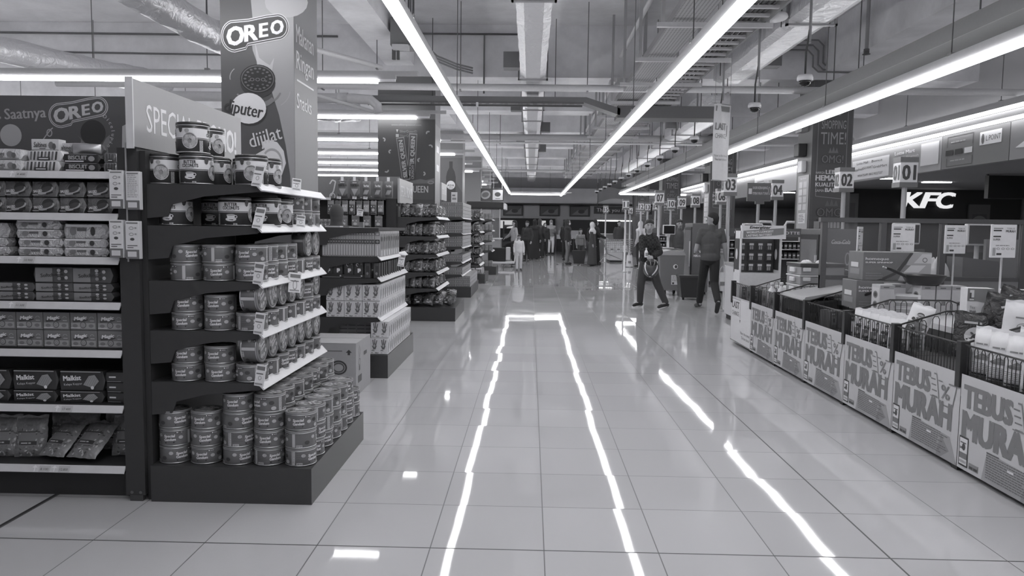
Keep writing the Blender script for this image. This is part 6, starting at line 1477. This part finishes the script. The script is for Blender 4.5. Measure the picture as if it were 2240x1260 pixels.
# ================================================================== PEOPLE
def V(*a): return Vector(a)
def add_caps(mb, a, b, ra, rb, mat, n=12):
    a, b = Vector(a), Vector(b); d = b - a; L = d.length
    if L < 1e-5: d = Vector((0, 0, 1))
    d.normalize(); x = d.orthogonal().normalized(); y = d.cross(x)
    rings = [(a - d * ra * math.sin(t), ra * math.cos(t)) for t in (1.45, 1.0, .5)] + [(a, ra), (a.lerp(b, .5), (ra + rb) / 2), (b, rb)] + [(b + d * rb * math.sin(t), rb * math.cos(t)) for t in (.5, 1.0, 1.45)]
    vs = []; fs = []
    for c, r in rings:
        for k in range(n):
            t = 2 * PI * k / n; vs.append(c + x * (r * math.cos(t)) + y * (r * math.sin(t)))
    for i in range(len(rings) - 1):
        for k in range(n): fs.append((i * n + k, i * n + (k + 1) % n, (i + 1) * n + (k + 1) % n, (i + 1) * n + k))
    fs.append(list(range(n))[::-1]); fs.append([(len(rings) - 1) * n + k for k in range(n)])
    mb.add(vs, fs, mat)
def add_ell(mb, c, r, mat, yaw=0): mb.ball((0, 0, 0), r[0], r[1], r[2], mat, 16, 10, Matrix.Translation(Vector(c)) @ Matrix.Rotation(yaw, 4, 'Z'))
def fuse(mb, name, mat, voxel, parent=None, smooth=4):
    """grow one continuous skin round the collected volumes"""
    me = bpy.data.meshes.new('raw'); me.from_pydata(mb.v, [], mb.f)
    b = bmesh.new(); b.from_mesh(me); bmesh.ops.recalc_face_normals(b, faces=b.faces); b.to_mesh(me); b.free()
    o = bpy.data.objects.new('raw', me); C.objects.link(o)
    m = o.modifiers.new('r', 'REMESH'); m.mode = 'VOXEL'; m.voxel_size = voxel
    s = o.modifiers.new('s', 'SMOOTH'); s.iterations = smooth; s.factor = .5
    dg = bpy.context.evaluated_depsgraph_get(); r = bpy.data.meshes.new_from_object(o.evaluated_get(dg))
    bpy.data.objects.remove(o); bpy.data.meshes.remove(me)
    r.name = name; r.materials.clear(); r.materials.append(mat)
    r.polygons.foreach_set('use_smooth', [True] * len(r.polygons)); r.polygons.foreach_set('material_index', [0] * len(r.polygons))
    q = bpy.data.objects.new(name, r); C.objects.link(q)
    if parent: q.parent = parent
    return q
SKIN = G(142, .5, var=.03)
def person(label, loc, yaw=0, H=1.65, top=60, bottom=50, vox=.014, hair='short', hijab=None, sleeves='long', dress=None, mask=False, pose=None, head_yaw=0, hairv=34, shoe=44, fine=False, skin=None, group=None, sole=None, topmat=None, lean=0):
    """yaw 0 faces -y.  pose: joint overrides in metres for a 1.7 m figure (or final metres if fine)"""
    k = H / 1.7
    J = dict(pelvis=(0, .0, .93), chest=(0, 0, 1.24), neck=(0, .01, 1.42), head=(0, 0, 1.585))
    for s, sx in (('L', -1), ('R', 1)):
        J.update({'sh' + s: (sx * .165, .005, 1.365), 'el' + s: (sx * .225, .035, 1.09), 'wr' + s: (sx * .225, -.05, .86), 'hip' + s: (sx * .09, 0, .90), 'kn' + s: (sx * .095, -.015, .49), 'an' + s: (sx * .095, .02, .085), 'toe' + s: (sx * .11, -.12, .035)})
    if pose: J.update(pose)
    J = {a: Vector(b) for a, b in J.items()}; sk = skin or SKIN; tyaw = J.get('tyaw', Vector((0, 0, 0))).z; hy = head_yaw
    R = Matrix.Rotation(hy, 4, 'Z'); hd = J['head']
    def hp(x, y, z): return hd + R @ Vector((x, y, z - 1.585))
    b = MB()
    add_ell(b, hp(0, 0, 1.60), (.074, .09, .10), sk, hy); add_ell(b, hp(0, -.028, 1.535), (.054, .058, .062), sk, hy); add_caps(b, hp(0, -.085, 1.585), hp(0, -.103, 1.556), .010, .014, sk)
    for s in (-1, 1): add_ell(b, hp(s * .077, .008, 1.575), (.012, .02, .032), sk, hy)
    add_caps(b, J['neck'] - Vector((0, 0, .04)), hp(0, .005, 1.52), .056, .05, sk)
    add_ell(b, J['chest'], (.155, .10, .18), sk, tyaw); add_ell(b, J['chest'].lerp(J['pelvis'], .55), (.13, .095, .15), sk, tyaw); add_ell(b, J['pelvis'], (.155, .11, .12), sk, tyaw)
    for s, sx in (('L', -1), ('R', 1)):
        add_caps(b, J['neck'] - Vector((0, 0, .075)), J['sh' + s] - Vector((0, 0, .015)), .045, .042, sk)
        add_caps(b, J['sh' + s], J['el' + s], .05, .04, sk); add_caps(b, J['el' + s], J['wr' + s], .039, .027, sk)
        w = J['wr' + s]; d = (w - J['el' + s]).normalized(); pr = d.cross(Vector((sx, .3, 0))).normalized(); la = d.cross(pr).normalized()
        kk = 1.0 if fine else 1.25
        add_caps(b, w, w + d * .055, .026, .030, sk)
        for q, (off, ln) in enumerate(((-.026, .062), (-.009, .072), (.009, .068), (.026, .052))):
            p0 = w + d * .075 + la * off; p1 = p0 + d * ln * .5 + pr * .006; p2 = p1 + d * ln * .38 + pr * .022
            add_caps(b, p0, p1, .0095 * kk, .009 * kk, sk, 8); add_caps(b, p1, p2, .009 * kk, .0078 * kk, sk, 8)
        p0 = w + d * .025 - la * .026; add_caps(b, p0, p0 - la * .022 + d * .03 + pr * .012, .0115 * kk, .0105 * kk, sk, 8); add_caps(b, p0 - la * .022 + d * .03 + pr * .012, p0 - la * .02 + d * .058 + pr * .022, .0105 * kk, .009 * kk, sk, 8)
        add_caps(b, J['hip' + s], J['kn' + s], .082, .056, sk); add_caps(b, J['kn' + s], J['an' + s], .055, .036, sk); add_caps(b, J['an' + s], J['toe' + s], .036, .03, sk); add_caps(b, J['an' + s], J['an' + s] + (J['an' + s] - J['toe' + s]).normalized() * .045 - Vector((0, 0, .04)), .036, .03, sk)
    o = fuse(b, 'person', sk, vox / k if not fine else vox, None, 2)
    o.location = loc; o.rotation_euler = (0, 0, yaw); o.scale = (k, k, k) if not fine else (1, 1, 1)
    tag(o, label, 'person', group)
    # clothes
    tm = topmat or G(top, .8, scale=60); b = MB(); e = .016
    for c, r in ((J['chest'], (.155, .10, .185)), (J['chest'].lerp(J['pelvis'], .5), (.152, .108, .19)), (J['chest'].lerp(J['pelvis'], .95), (.162, .118, .12))): add_ell(b, c, (r[0] + e, r[1] + e, r[2] + (e if c is not J['chest'] else -.002)), tm, tyaw)
    if hijab is None: add_caps(b, J['neck'] - Vector((0, 0, .06)), J['neck'] + (hd - J['neck']) * .18, .068, .063, tm)
    for s in 'LR':
        add_caps(b, J['neck'] - Vector((0, 0, .072)), J['sh' + s] - Vector((0, 0, .012)), .062, .056, tm); add_caps(b, J['sh' + s].lerp(J['chest'], .25) - Vector((0, 0, .02)), J['chest'] + Vector((0, 0, .02)), .08, .10, tm); add_caps(b, J['chest'] + (J['sh' + s] - J['neck']) * .45, J['pelvis'] + (J['hip' + s] - J['pelvis']) * .8 + Vector((0, 0, .06)), .10, .105, tm)
        if sleeves == 'long': add_caps(b, J['sh' + s], J['el' + s], .05 + e, .042 + e, tm); add_caps(b, J['el' + s], J['el' + s].lerp(J['wr' + s], .9), .042 + e, .03 + e, tm)
        else: add_caps(b, J['sh' + s], J['sh' + s].lerp(J['el' + s], .6), .056, .053, tm)
    if dress is not None:
        P = J['pelvis']
        b.lathe([(.235, .05), (.245, .09), (.20, .55), (.165, .95), (.15, 1.15)], tm, 20, Matrix.Translation((P.x, P.y, 0)), ey=.8)
    fuse(b, 'dress' if dress is not None else 'shirt', tm, vox, o, 2)
    if dress is None:
        bm_ = G(bottom, .85, scale=60); b = MB(); add_ell(b, J['pelvis'] - Vector((0, 0, .02)), (.168, .122, .11), bm_, tyaw)
        for s in 'LR': add_caps(b, J['hip' + s], J['kn' + s], .092, .072, bm_); add_caps(b, J['kn' + s], J['kn' + s].lerp(J['an' + s], .93), .072, .056, bm_)
        fuse(b, 'trousers', bm_, vox, o, 2)
    for s in 'LR':
        b = MB(); sm = G(shoe, .45); a, t_ = J['an' + s], J['toe' + s]; d = (t_ - a).normalized()
        add_caps(b, a - Vector((0, 0, .02)), t_, .045, .036, sm); add_caps(b, a - d * .03 - Vector((0, 0, .04)), t_ - Vector((0, 0, .006)) * 0, .04, .036, sm)
        q = fuse(b, 'shoe', sm, vox * .8, o, 2)
        if sole:
            f = MB(); dn = Vector((0, 0, -1)); h0 = a - d * .06; nx = Vector((-d.y, d.x, 0)).normalized() * .043
            b0 = h0 + Vector((0, 0, -.062)); b1 = t_ + d * .035 + Vector((0, 0, -.030))
            pts = [b0 - nx * .8, b0 + nx * .8, b1 + nx * .8, b1 - nx * .8]; up = Vector((0, 0, .022))
            f.add(pts + [p + up for p in pts], [(0, 1, 2, 3), (7, 6, 5, 4), (0, 4, 5, 1), (1, 5, 6, 2), (2, 6, 7, 3), (3, 7, 4, 0)], G(sole, .5)); f.build('sole', q)
    # face and hair
    f = MB(); dk = G(30, .3)
    for s in (-1, 1):
        f.ball(hp(s * .030, -.079, 1.597), .010, .008, .0065, dk, 8, 6); p = hp(s * .032, -.086, 1.617); f.ball(p, .02, .006, .004, dk, 8, 6)
    f.ball(hp(0, -.083, 1.522), .022, .006, .006, G(95, .5), 8, 6); f.build('face_features', o)
    hm = G(hairv, .6, scale=90)
    if hijab is not None:
        hm = G(hijab, .85, scale=50); b = MB(); add_ell(b, hp(0, .022, 1.605), (.094, .098, .118), hm, hy); add_ell(b, hp(0, .02, 1.52), (.085, .085, .08), hm, hy); add_caps(b, hp(0, .015, 1.46), J['neck'] - Vector((0, 0, .07)), .085, .14, hm); add_ell(b, J['chest'] + Vector((0, 0, .08)), (.19, .135, .14), hm, tyaw)
        for s in 'LR': add_ell(b, J['sh' + s], (.085, .085, .07), hm)
        fuse(b, 'headscarf', hm, vox, o, 2)
    elif hair:
        b = MB(); add_ell(b, hp(0, .010, 1.642), (.082, .094, .072), hm, hy); add_ell(b, hp(0, .028, 1.605), (.083, .084, .092), hm, hy); add_ell(b, hp(0, .045, 1.565), (.072, .062, .085), hm, hy)
        if hair == 'long': add_caps(b, hp(0, .055, 1.56), hp(0, .085, 1.30), .07, .045, hm); add_caps(b, hp(.07, .02, 1.58), hp(.085, .0, 1.36), .025, .02, hm); add_caps(b, hp(-.07, .02, 1.58), hp(-.085, .0, 1.36), .025, .02, hm)
        fuse(b, 'hair', hm, vox * .9, o, 1)
    if mask: b = MB(); add_ell(b, hp(0, -.048, 1.535), (.055, .052, .05), G(225, .6), hy); b.build('face_mask', o); o.children[-1].data.polygons.foreach_set('use_smooth', [True] * len(o.children[-1].data.polygons))
    return o

def PLAID():
    m = bpy.data.materials.new('plaid'); m.use_nodes = True; nt = m.node_tree; b = nt.nodes['Principled BSDF']; b.inputs['Roughness'].default_value = .85
    tc = nt.nodes.new('ShaderNodeTexCoord'); ck = nt.nodes.new('ShaderNodeTexChecker'); ck.inputs['Scale'].default_value = 26; ck.inputs[1].default_value = tint(58); ck.inputs[2].default_value = tint(34)
    nt.links.new(tc.outputs['Object'], ck.inputs['Vector']); nt.links.new(ck.outputs['Color'], b.inputs['Base Color']); return m
BXO = Vector((2.12, 13.45, 0))
def rel(x, y, z): return (x - BXO.x, y - BXO.y, z)
boy = person('boy in a dark plaid shirt walking left and looking at the camera, carrying a helmet', BXO, 0, 1.58, 50, 62, .0085, 'short', fine=True, head_yaw=-.10, sole=205, shoe=36, topmat=PLAID(), skin=G(150, .5, var=.03), pose=dict(
    pelvis=rel(2.09, 13.45, .84), chest=rel(2.09, 13.42, 1.13), neck=rel(2.10, 13.42, 1.29), head=rel(2.085, 13.38, 1.455), tyaw=(0, 0, -.55),
    shL=rel(1.965, 13.36, 1.245), shR=rel(2.205, 13.50, 1.235), elL=rel(1.955, 13.28, 1.03), wrL=rel(2.035, 13.12, .945), elR=rel(2.275, 13.36, 1.00), wrR=rel(2.11, 13.17, .925),
    hipL=rel(2.02, 13.42, .80), hipR=rel(2.15, 13.48, .80), knL=rel(1.965, 13.42, .43), anL=rel(1.985, 13.60, .085), toeL=rel(1.875, 13.53, .038), knR=rel(2.255, 13.42, .44), anR=rel(2.41, 13.36, .10), toeR=rel(2.275, 13.27, .040)))
MXO = Vector((3.10, 13.10, 0)); BX1 = BXO
def relm(x, y, z): return (x - MXO.x, y - MXO.y, z)
man = person('man in a dark polo shirt and black trousers walking away with a shopping bag', MXO, 0, 1.72, 72, 36, .0085, 'short', fine=True, sleeves='short', head_yaw=-1.95, sole=None, shoe=34, hairv=28, skin=G(132, .5, var=.03), pose=dict(
    pelvis=relm(3.10, 13.10, .92), chest=relm(3.10, 13.11, 1.22), neck=relm(3.11, 13.11, 1.425), head=relm(3.12, 13.12, 1.585), tyaw=(0, 0, .2),
    shL=relm(2.94, 13.13, 1.385), shR=relm(3.275, 13.10, 1.385), elL=relm(2.855, 13.12, 1.05), wrL=relm(2.95, 13.36, .99), elR=relm(3.335, 13.06, 1.09), wrR=relm(3.375, 13.10, .82),
    hipL=relm(3.02, 13.10, .90), hipR=relm(3.17, 13.10, .90), knL=relm(3.04, 13.42, .50), anL=relm(3.05, 13.62, .095), toeL=relm(3.03, 13.78, .036), knR=relm(3.17, 13.05, .48), anR=relm(3.14, 12.62, .20), toeR=relm(3.13, 12.66, .045)))
# things they carry
t = thing('motorcycle_helmet', 'dark full-face helmet with white chevrons carried by the boy', 'helmet', (2.085, 13.07, .735)); t.rotation_euler = (.25, .1, -.2)
b = MB(); hm = G(70, .25)
def hel(u, v):
    a = 2 * PI * u; th_ = PI * (.02 + .80 * v); r = .145 * (1 + .10 * max(0, -math.sin(a)) * math.sin(th_))
    return (r * .92 * math.sin(th_) * math.cos(a), r * 1.1 * math.sin(th_) * math.sin(a), .17 * math.cos(th_))
b.grid(hel, 28, 16, hm); b.build('shell', t)
def on_hel(pts, mat, name, n=6):
    m_ = MB(); q = []
    for (u, v) in pts: q.append(Vector(hel(u, v)) * 1.012)
    m_.add(q, [list(range(len(q)))], mat); m_.build(name, t)
for s in (0, 1):
    f_ = (lambda u: 1.5 - u) if s else (lambda u: u)
    m_ = MB(); m_.grid(lambda p, q: tuple(Vector(hel(f_(.585 + .155 * p + .012 * q), .40 + .50 * p + (.20 - .10 * p) * (q - .5))) * 1.015), 10, 3, G(228, .3)); m_.build('white_chevron', t)
m_ = MB(); m_.grid(lambda u, v: tuple(Vector(hel(.58 + .34 * u, .22 + .16 * v)) * 1.02), 8, 3, PLASTIC(38, .1)); m_.build('visor', t)
m_ = MB(); m_.grid(lambda u, v: tuple(Vector(hel(.71 + .08 * u, .72 + .14 * v)) * 1.02), 4, 3, G(55, .4)); m_.build('chin_vent', t)
o = BO.put((1.985, 13.02, .92), .2, 'small pale bottle held by the boy at his belt', None, .8)
def shopping_bag(label, loc, w, h, d, v, rz=0):
    t = thing('shopping_bag', label, 'bag', loc, rz); b = MB()
    b.grid(lambda u, q: ((u - .5) * w * (1 - .25 * q), -d / 2 * math.sin(PI * u) * (1 - .6 * q) + .006 * math.sin(u * 23 + q * 9), h * q), 10, 10, G(v, .45)); b.grid(lambda u, q: ((.5 - u) * w * (1 - .25 * q), d / 2 * math.sin(PI * u) * (1 - .6 * q) + .006 * math.sin(u * 19 + q * 7), h * q), 10, 10, G(v, .45))
    b.build('sack', t)
    for s in (-1, 1): MB().tube([(s * w * .25, 0, h * .97), (s * w * .12, 0, h * 1.25), (0, 0, h * 1.33)], .008, G(v, .45), 6).build('handle', t)
    MB().art(Art().rect(-w * .2, h * .3, w * .2, h * .5, INK(120), 1, 3), lambda u, q, l: (u, -d / 2 * math.sin(PI * (u / w + .5)) * (1 - .6 * q / h) - .008 - .001 * l, q)).build('print', t)
    return t
shopping_bag('white plastic shopping bag hanging from the hand of the walking man', (3.30, 13.06, .36), .20, .32, .1, 215)
o = MB().box(-.035, -.03, 0, .035, .03, .2, G(205, .4), .012).build('drink_carton', None, (3.40, 13.03, .62)); o.rotation_euler = (0, -.2, 0); tag(o, 'pale carton held in the right hand of the walking man', 'drink')
t = thing('shopping_basket', 'dark rolling basket standing behind the legs of the walking man', 'basket', (3.22, 15.1, .05))
b = MB(); b.prism([(-.19, 0), (.19, 0), (.24, .42), (-.24, .42)], 'y', 0, .34, G(48, .4)); b.build('basket_body', t); MB().box(-.25, -.01, .40, .25, .35, .44, G(60, .35)).build('rim', t)
for x in (-.15, .15): MB().cyl((x - .015, .05, -.015), (x + .015, .05, -.015), .035, G(30), 10).build('wheel', t)
# shoppers farther away
person('person in a dark headscarf standing in the aisle behind the second end unit', (-2.53, 9.85, 0), PI, 1.66, 70, 50, .014, hijab=68, dress=1)
person('child in a white shirt and white trousers walking towards the camera', (-.37, 24.5, 0), .1, 1.16, 200, 185, .012, 'short', sleeves='long', pose=dict(knL=(-.09, -.06, .49), anL=(-.09, -.02, .085), toeL=(-.1, -.16, .035), anR=(.1, .10, .1), toeR=(.11, -.04, .035)), shoe=50)
person('woman with long hair and a light patterned top beside the glass kiosk', (-.63, 29, 0), -1.2, 1.66, 150, 60, .016, 'long', pose=dict(elL=(-.2, -.12, 1.12), wrL=(-.15, -.3, 1.02)))
person('person in dark clothes with a white shoulder strap behind the long-haired woman', (-.15, 31, 0), -.5, 1.66, 48, 44, .018)
person('person in a long dark coat standing in the middle of the far aisle', (.18, 33, 0), 2.9, 1.74, 40, 40, .018, hijab=38, dress=1)
person('person with a dark headscarf beside the black trolley bag', (.42, 34.5, 0), 2.6, 1.78, 46, 46, .018, hijab=60)
person('small person with a white mask left of the pale-trousered woman', (.70, 37, 0), .2, 1.62, 46, 44, .018, hijab=44, mask=True)
person('woman in a pale headscarf, white mask and pale trousers at the far end', (1.08, 40, 0), .3, 1.80, 120, 205, .018, hijab=160, mask=True, pose=dict(elR=(.2, -.05, 1.12), wrR=(.05, -.22, 1.1)))
person('woman in a dark dotted top and grey trousers seen from the side', (1.42, 29, 0), 1.4, 1.72, 44, 108, .016, hijab=50, mask=True)
person('person in black standing behind the woman in grey trousers', (1.52, 33, 0), 2.5, 1.72, 36, 40, .018, hijab=40)
person('child in a patterned jacket beside the dark basket', (1.98, 30, 0), .4, 1.38, 120, 70, .016, 'short')
person('woman in a white patterned headscarf bending near the trolley', (2.30, 28.2, 0), 1.3, 1.62, 60, 60, .016, hijab=185, dress=1)
person('woman in a long black robe pushing the trolley', (2.50, 29.2, 0), 1.5, 1.72, 30, 30, .016, hijab=32, dress=1, pose=dict(elL=(-.2, -.15, 1.12), wrL=(-.15, -.38, 1.02), elR=(.2, -.15, 1.12), wrR=(.15, -.38, 1.02)))
person('second person in black behind the trolley', (2.55, 31.6, 0), .8, 1.68, 32, 34, .016, hijab=34)
person('man in dark clothes queueing under sign eleven', (4.0, 34.4, 0), .3, 1.75, 62, 44, .018)
person('person in dark clothes behind the trolley near sign fifteen', (2.9, 34.5, 0), .3, 1.72, 50, 44, .018)
person('woman in a pale headscarf and long pale tunic beside the boy', (4.02, 28, 0), -2.2, 1.68, 165, 46, .016, hijab=205)
person('cashier with dark hair behind the checkout racks', (3.98, 20.4, 0), .1, 1.66, 80, 50, .014, 'short')
# carried and pushed things
shopping_bag('white plastic bag hanging low beside the woman in the pale tunic', (3.62, 27.7, .02), .26, .42, .14, 205)
t = thing('trolley_bag', 'black trolley bag with a pale emblem standing in the far aisle', 'bag', (.42, 35.6, 0)); b = MB().box(-.24, 0, .06, .24, .3, .62, G(32, .5), .02); b.art(Art().poly([(-.06, .3), (.06, .3), (0, .42)], INK(200), 1), on_front(0, 0, 0, .004)); b.build('body', t)
for x in (-.18, .18): MB().cyl((x - .02, .2, .05), (x + .02, .2, .05), .05, G(60), 10).build('wheel', t)
MB().box(-.2, .02, 0, .2, .08, .06, G(50)).build('foot', t); MB().tube([(-.15, .25, .62), (-.15, .25, 1.0), (.15, .25, 1.0), (.15, .25, .62)], .015, G(60), 6).build('handle', t)
t = thing('shopping_basket', 'dark rolling basket beside the woman in grey trousers', 'basket', (1.85, 28.7, .05)); MB().prism([(-.19, 0), (.19, 0), (.26, .5), (-.26, .5)], 'y', 0, .36, G(40, .4)).build('basket_body', t); MB().tube([(-.2, .3, .5), (-.2, .5, .95), (.2, .5, .95), (.2, .3, .5)], .014, G(50), 6).build('handle', t)
t = thing('shopping_trolley', 'wire shopping trolley with white bags pushed by the woman in black', 'trolley', (2.85, 29.0, 0)); wm = G(150, .35, .6)
b = MB()
for i in range(7):
    q = i / 6; z = .50 + .48 * q
    b.tube([(.05 - .12 * q, -.25, z), (1.0 + .05 * q, -.20, z + .02), (1.0 + .05 * q, .20, z + .02), (.05 - .12 * q, .25, z), (.05 - .12 * q, -.25, z)], .006, wm, 5)
for i in range(14):
    x = .05 + .95 * i / 13
    for s in (-1, 1): b.tube([(x, s * .24, .50), (x - .06 + .1 * i / 13, s * .25, .99)], .004, wm, 4)
    b.tube([(x, -.24, .5), (x, .24, .5)], .004, wm, 4)
b.build('wire_basket', t)
MB().tube([(-.28, -.25, 1.02), (-.28, .25, 1.02)], .02, G(90), 8).build('push_handle', t)
for s in (-1, 1): MB().tube([(-.28, s * .25, 1.02), (-.06, s * .25, .95), (.08, s * .25, .46), (-.22, s * .26, .14)], .016, wm, 6).tube([(.08, s * .25, .44), (.85, s * .2, .14)], .016, wm, 6).build('side_frame', t)
for x, s in ((-.22, -1), (-.22, 1), (.85, -1), (.85, 1)): MB().cyl((x, s * .24 - .02, .065), (x, s * .24 + .02, .065), .065, G(50), 14).build('wheel', t)
for i, x in enumerate((.25, .5, .75)): shopping_bag('white plastic bag in the trolley, %s from the handle' % nth(i), (2.85 + x, 28.95, .505), .24, .26, .2, 215)['group'] = 'white bags in the trolley'

# ================================================================== FAR END
for i, x in enumerate((-3.2, -1.1, 1.15, 3.0)):
    t = thing('wall_picture', 'framed picture high on the far wall, %s from the left' % nth(i), 'picture', (x, 46.9, 2.10), 0, 'pictures on the far wall')
    MB().box(-.62, 0, 0, .62, .06, .66, G(70)).art(Art().rect(-.56, .05, .56, .61, INK(98), 1).poly([(-.5, .1), (-.1, .4), (.2, .25), (.5, .5), (.5, .1)], INK(135), 2).ell(.1, .3, .2, .12, INK(80), 3), on_front(0, 0, 0, .006)).build('panel', t)
structure(MB().box(-3.6, 46.7, 0, 1.5, 46.98, 1.95, G(36)).build('door_1')); structure(MB().box(2.0, 46.8, .7, 5.4, 46.98, 1.9, G(66)).build('window_1'))
for x0, x1, z0, z1, v, l in ((-1.9, -1.0, 1.3, 1.85, 205, 'bright menu screen on the far wall behind the long-haired woman'), (.55, .95, 1.35, 1.85, 190, 'bright screen on the far wall above the trolley bag')):
    o = MB().box(0, 0, 0, x1 - x0, .06, z1 - z0, G(40)).box(.03, -.01, .03, x1 - x0 - .03, 0, z1 - z0 - .03, EMIT(v // 10, .55)).build('menu_screen', None, (x0, 46.639, z0)); tag(o, l, 'screen')
t = thing('food_counter', 'white lit food counter at the far end right of the masked woman', 'counter', (1.55, 44.5, 0)); MB().box(0, 0, 0, 1.4, .9, .75, G(40)).build('base', t); MB().box(-.02, -.02, .75, 1.42, .5, 1.0, G(215, .3)).build('front_panel', t); MB().box(.1, .5, 1.0, 1.3, .9, 1.25, G(200, .3)).build('tray', t)
# thank-you sign and service desk
t = thing('overhead_sign', 'dark overhead sign with a white thank-you line over the far checkouts', 'sign', (3.6, 43.5, 2.22)); MB().box(0, 0, 0, 3.3, .1, .42, G(66, .5)).art(Art().text('Thank you for Shopping', 1.65, .12, .22, INK(215), 1, bold=.01, width=3.0), on_front(0, 0, 0, .008)).build('panel', t)
for x in (.2, 3.1): MB().cyl((x, .05, .42), (x, .05, SLAB - 2.22), .02, G(110), 6).build('hanger', t)
strip_light('strip_light', 'low bright tube under the thank-you sign at the service desk', (3.7, 43.55, 1.86), (6.9, 43.55, 1.86), .06, .05, 'cross strip lights at the far end', 9, [.3, 2.9], 2.25)
t = thing('service_desk', 'service desk under the thank-you sign', 'counter', (3.6, 44.6, 0)); MB().box(0, 0, 0, 3.4, .7, 1.05, G(120, .5)).build('desk_body', t); MB().box(-.03, -.03, 1.05, 3.43, .75, 1.10, G(170, .4)).build('worktop', t)
t = thing('hanging_sail', 'pale curved cloth sail hanging above the thank-you sign', 'decoration', (3.55, 40.5, 2.75)); MB().grid(lambda u, v: (1.9 * u, .3 * math.sin(u * PI), .75 * v * (1 - .55 * u) + .25 * math.sin(u * PI)), 12, 6, G(150, .6)).build('cloth', t)
for x in (.1, 1.8): MB().cyl((x, .05, .3), (x, .05, SLAB - 2.75), .006, G(120), 5).build('cord', t)
o = MB().box(0, 0, 0, .9, .5, .35, G(158, .5), .03).build('hanging_box', None, (5.75, 40.2, 2.95)); o.rotation_euler = (0, 0, .3); tag(o, 'pale hanging box sign beside the curved cloth sail', 'sign'); MB().cyl((.4, .2, .35), (.4, .2, 2.15), .008, G(110), 5).build('hanger', o)
# glass kiosk
t = thing('glass_kiosk', 'glass food kiosk with a dark canopy at the left of the far aisle', 'kiosk', (-2.25, 27.6, 0))
MB().box(-.1, 0, 2.06, 1.25, 1.6, 2.32, G(36, .5), .04).build('canopy', t); MB().box(1.25, -.02, 2.04, 1.34, 1.5, 2.26, G(190, .5), .02).build('canopy_end', t)
MB().box(0, .1, 0, 1.15, 1.5, .95, G(135, .4)).build('counter_body', t); MB().box(-.02, .06, .95, 1.18, 1.52, .99, G(190, .3)).build('worktop', t)
for x in (.02, .42, 1.1): MB().box(x, .1, .99, x + .035, .135, 2.06, G(170, .3)).build('post', t)
MB().box(.05, .11, 1.0, 1.1, .118, 2.04, GLASS(190, .18)).build('glass_pane', t)
MB().box(.2, .6, .99, .8, .9, 1.5, G(110, .5)).build('display_rack', t)
t = thing('wire_trolley', 'flat trolley carrying a dark screen at the foot of the glass kiosk', 'trolley', (-1.5, 26.3, 0)); MB().box(0, 0, .14, .95, .5, .2, G(190, .4)).build('platform', t)
for x in (.1, .85): MB().cyl((x - .02, .05, .07), (x + .02, .05, .07), .07, G(60), 12).build('wheel', t); MB().cyl((x - .02, .45, .07), (x + .02, .45, .07), .07, G(60), 12).build('wheel', t)
MB().tube([(.95, .05, .2), (1.0, .05, 1.0), (1.0, .45, 1.0), (.95, .45, .2)], .02, G(170, .3, .5), 6).build('push_bar', t)
o = MB().box(0, 0, 0, .62, .12, .48, G(34, .3), .02).box(.62, .0, .05, .78, .3, .5, G(165, .4), .03).build('dark_screen', None, (-1.48, 26.4, .203)); tag(o, 'dark boxed screen lying on the flat trolley', 'screen')
# picture boards over the fresh area
for x0, x1, kind, l in ((-2.9, -2.35, 0, 'menu board with small print left of the food pictures'), (-2.05, -1.58, 1, 'hanging board with a plate of food'), (-1.56, -1.10, 2, 'white hanging board with a dark dish')):
    t = thing('picture_board', l + ' over the far left', 'sign', (x0, 30.2, 2.42)); w = x1 - x0; b = MB().box(0, 0, 0, w, .05, .5 if kind else .8, G(70 if kind < 2 else 60, .5)); a = Art()
    if kind == 0: a.lines(.08, .6, .3, 5, .1, .05, INK(150), 1); a.poly([(.35, .1), (.5, .7), (.53, .7), (.40, .1)], INK(190), 1)
    elif kind == 1: a.ell(w / 2, .25, w * .42, .17, INK(150), 1, 16, .3); a.ell(w / 2, .25, w * .3, .10, INK(95), 2, 14, .3)
    else: a.rect(.03, .05, w - .03, .45, INK(205), 1); a.ell(w / 2, .27, .12, .09, INK(75), 2, 12); a.rect(w * .3, .09, w * .7, .12, INK(120), 2)
    b.art(a, on_front(0, 0, 0, .004)); b.build('panel', t)
    for x in (.06, w - .06): MB().cyl((x, .025, .5), (x, .025, SLAB - 2.42), .008, G(190), 5).build('hanger', t)
for i, (x, y, v) in enumerate(((-2.6, 31, 120), (-1.2, 33.5, 130), (-2.8, 35.5, 110))):
    E_ = end_unit('far shelf end with packed goods, %s beyond the glass kiosk' % nth(i), x, x + .5, y, y + 1.2, [1.5, 1.1, .75], x + .7, .25)
# left shop depth
for i, y in enumerate((14.95, 18.9, 22.6, 26.5, 30.5)):
    t = thing('shelf_unit', 'long dark shelf row stretching left behind the pillars, %s from the front' % nth(i), 'shelves', (-3.2, y, 0), 0, 'long shelf rows behind the pillars')
    MB().box(-9, .5, 0, 0, .55, 1.85, G(60)).build('back_panel', t)
    for z in (.3, .8, 1.3): o = MB().box(-9, 0, z, 0, .5, z + .03, G(60)).build('shelf_board', t); MB().box(-9, -.02, z - .02, 0, 0, z + .04, RAIL).build('price_rail', o)
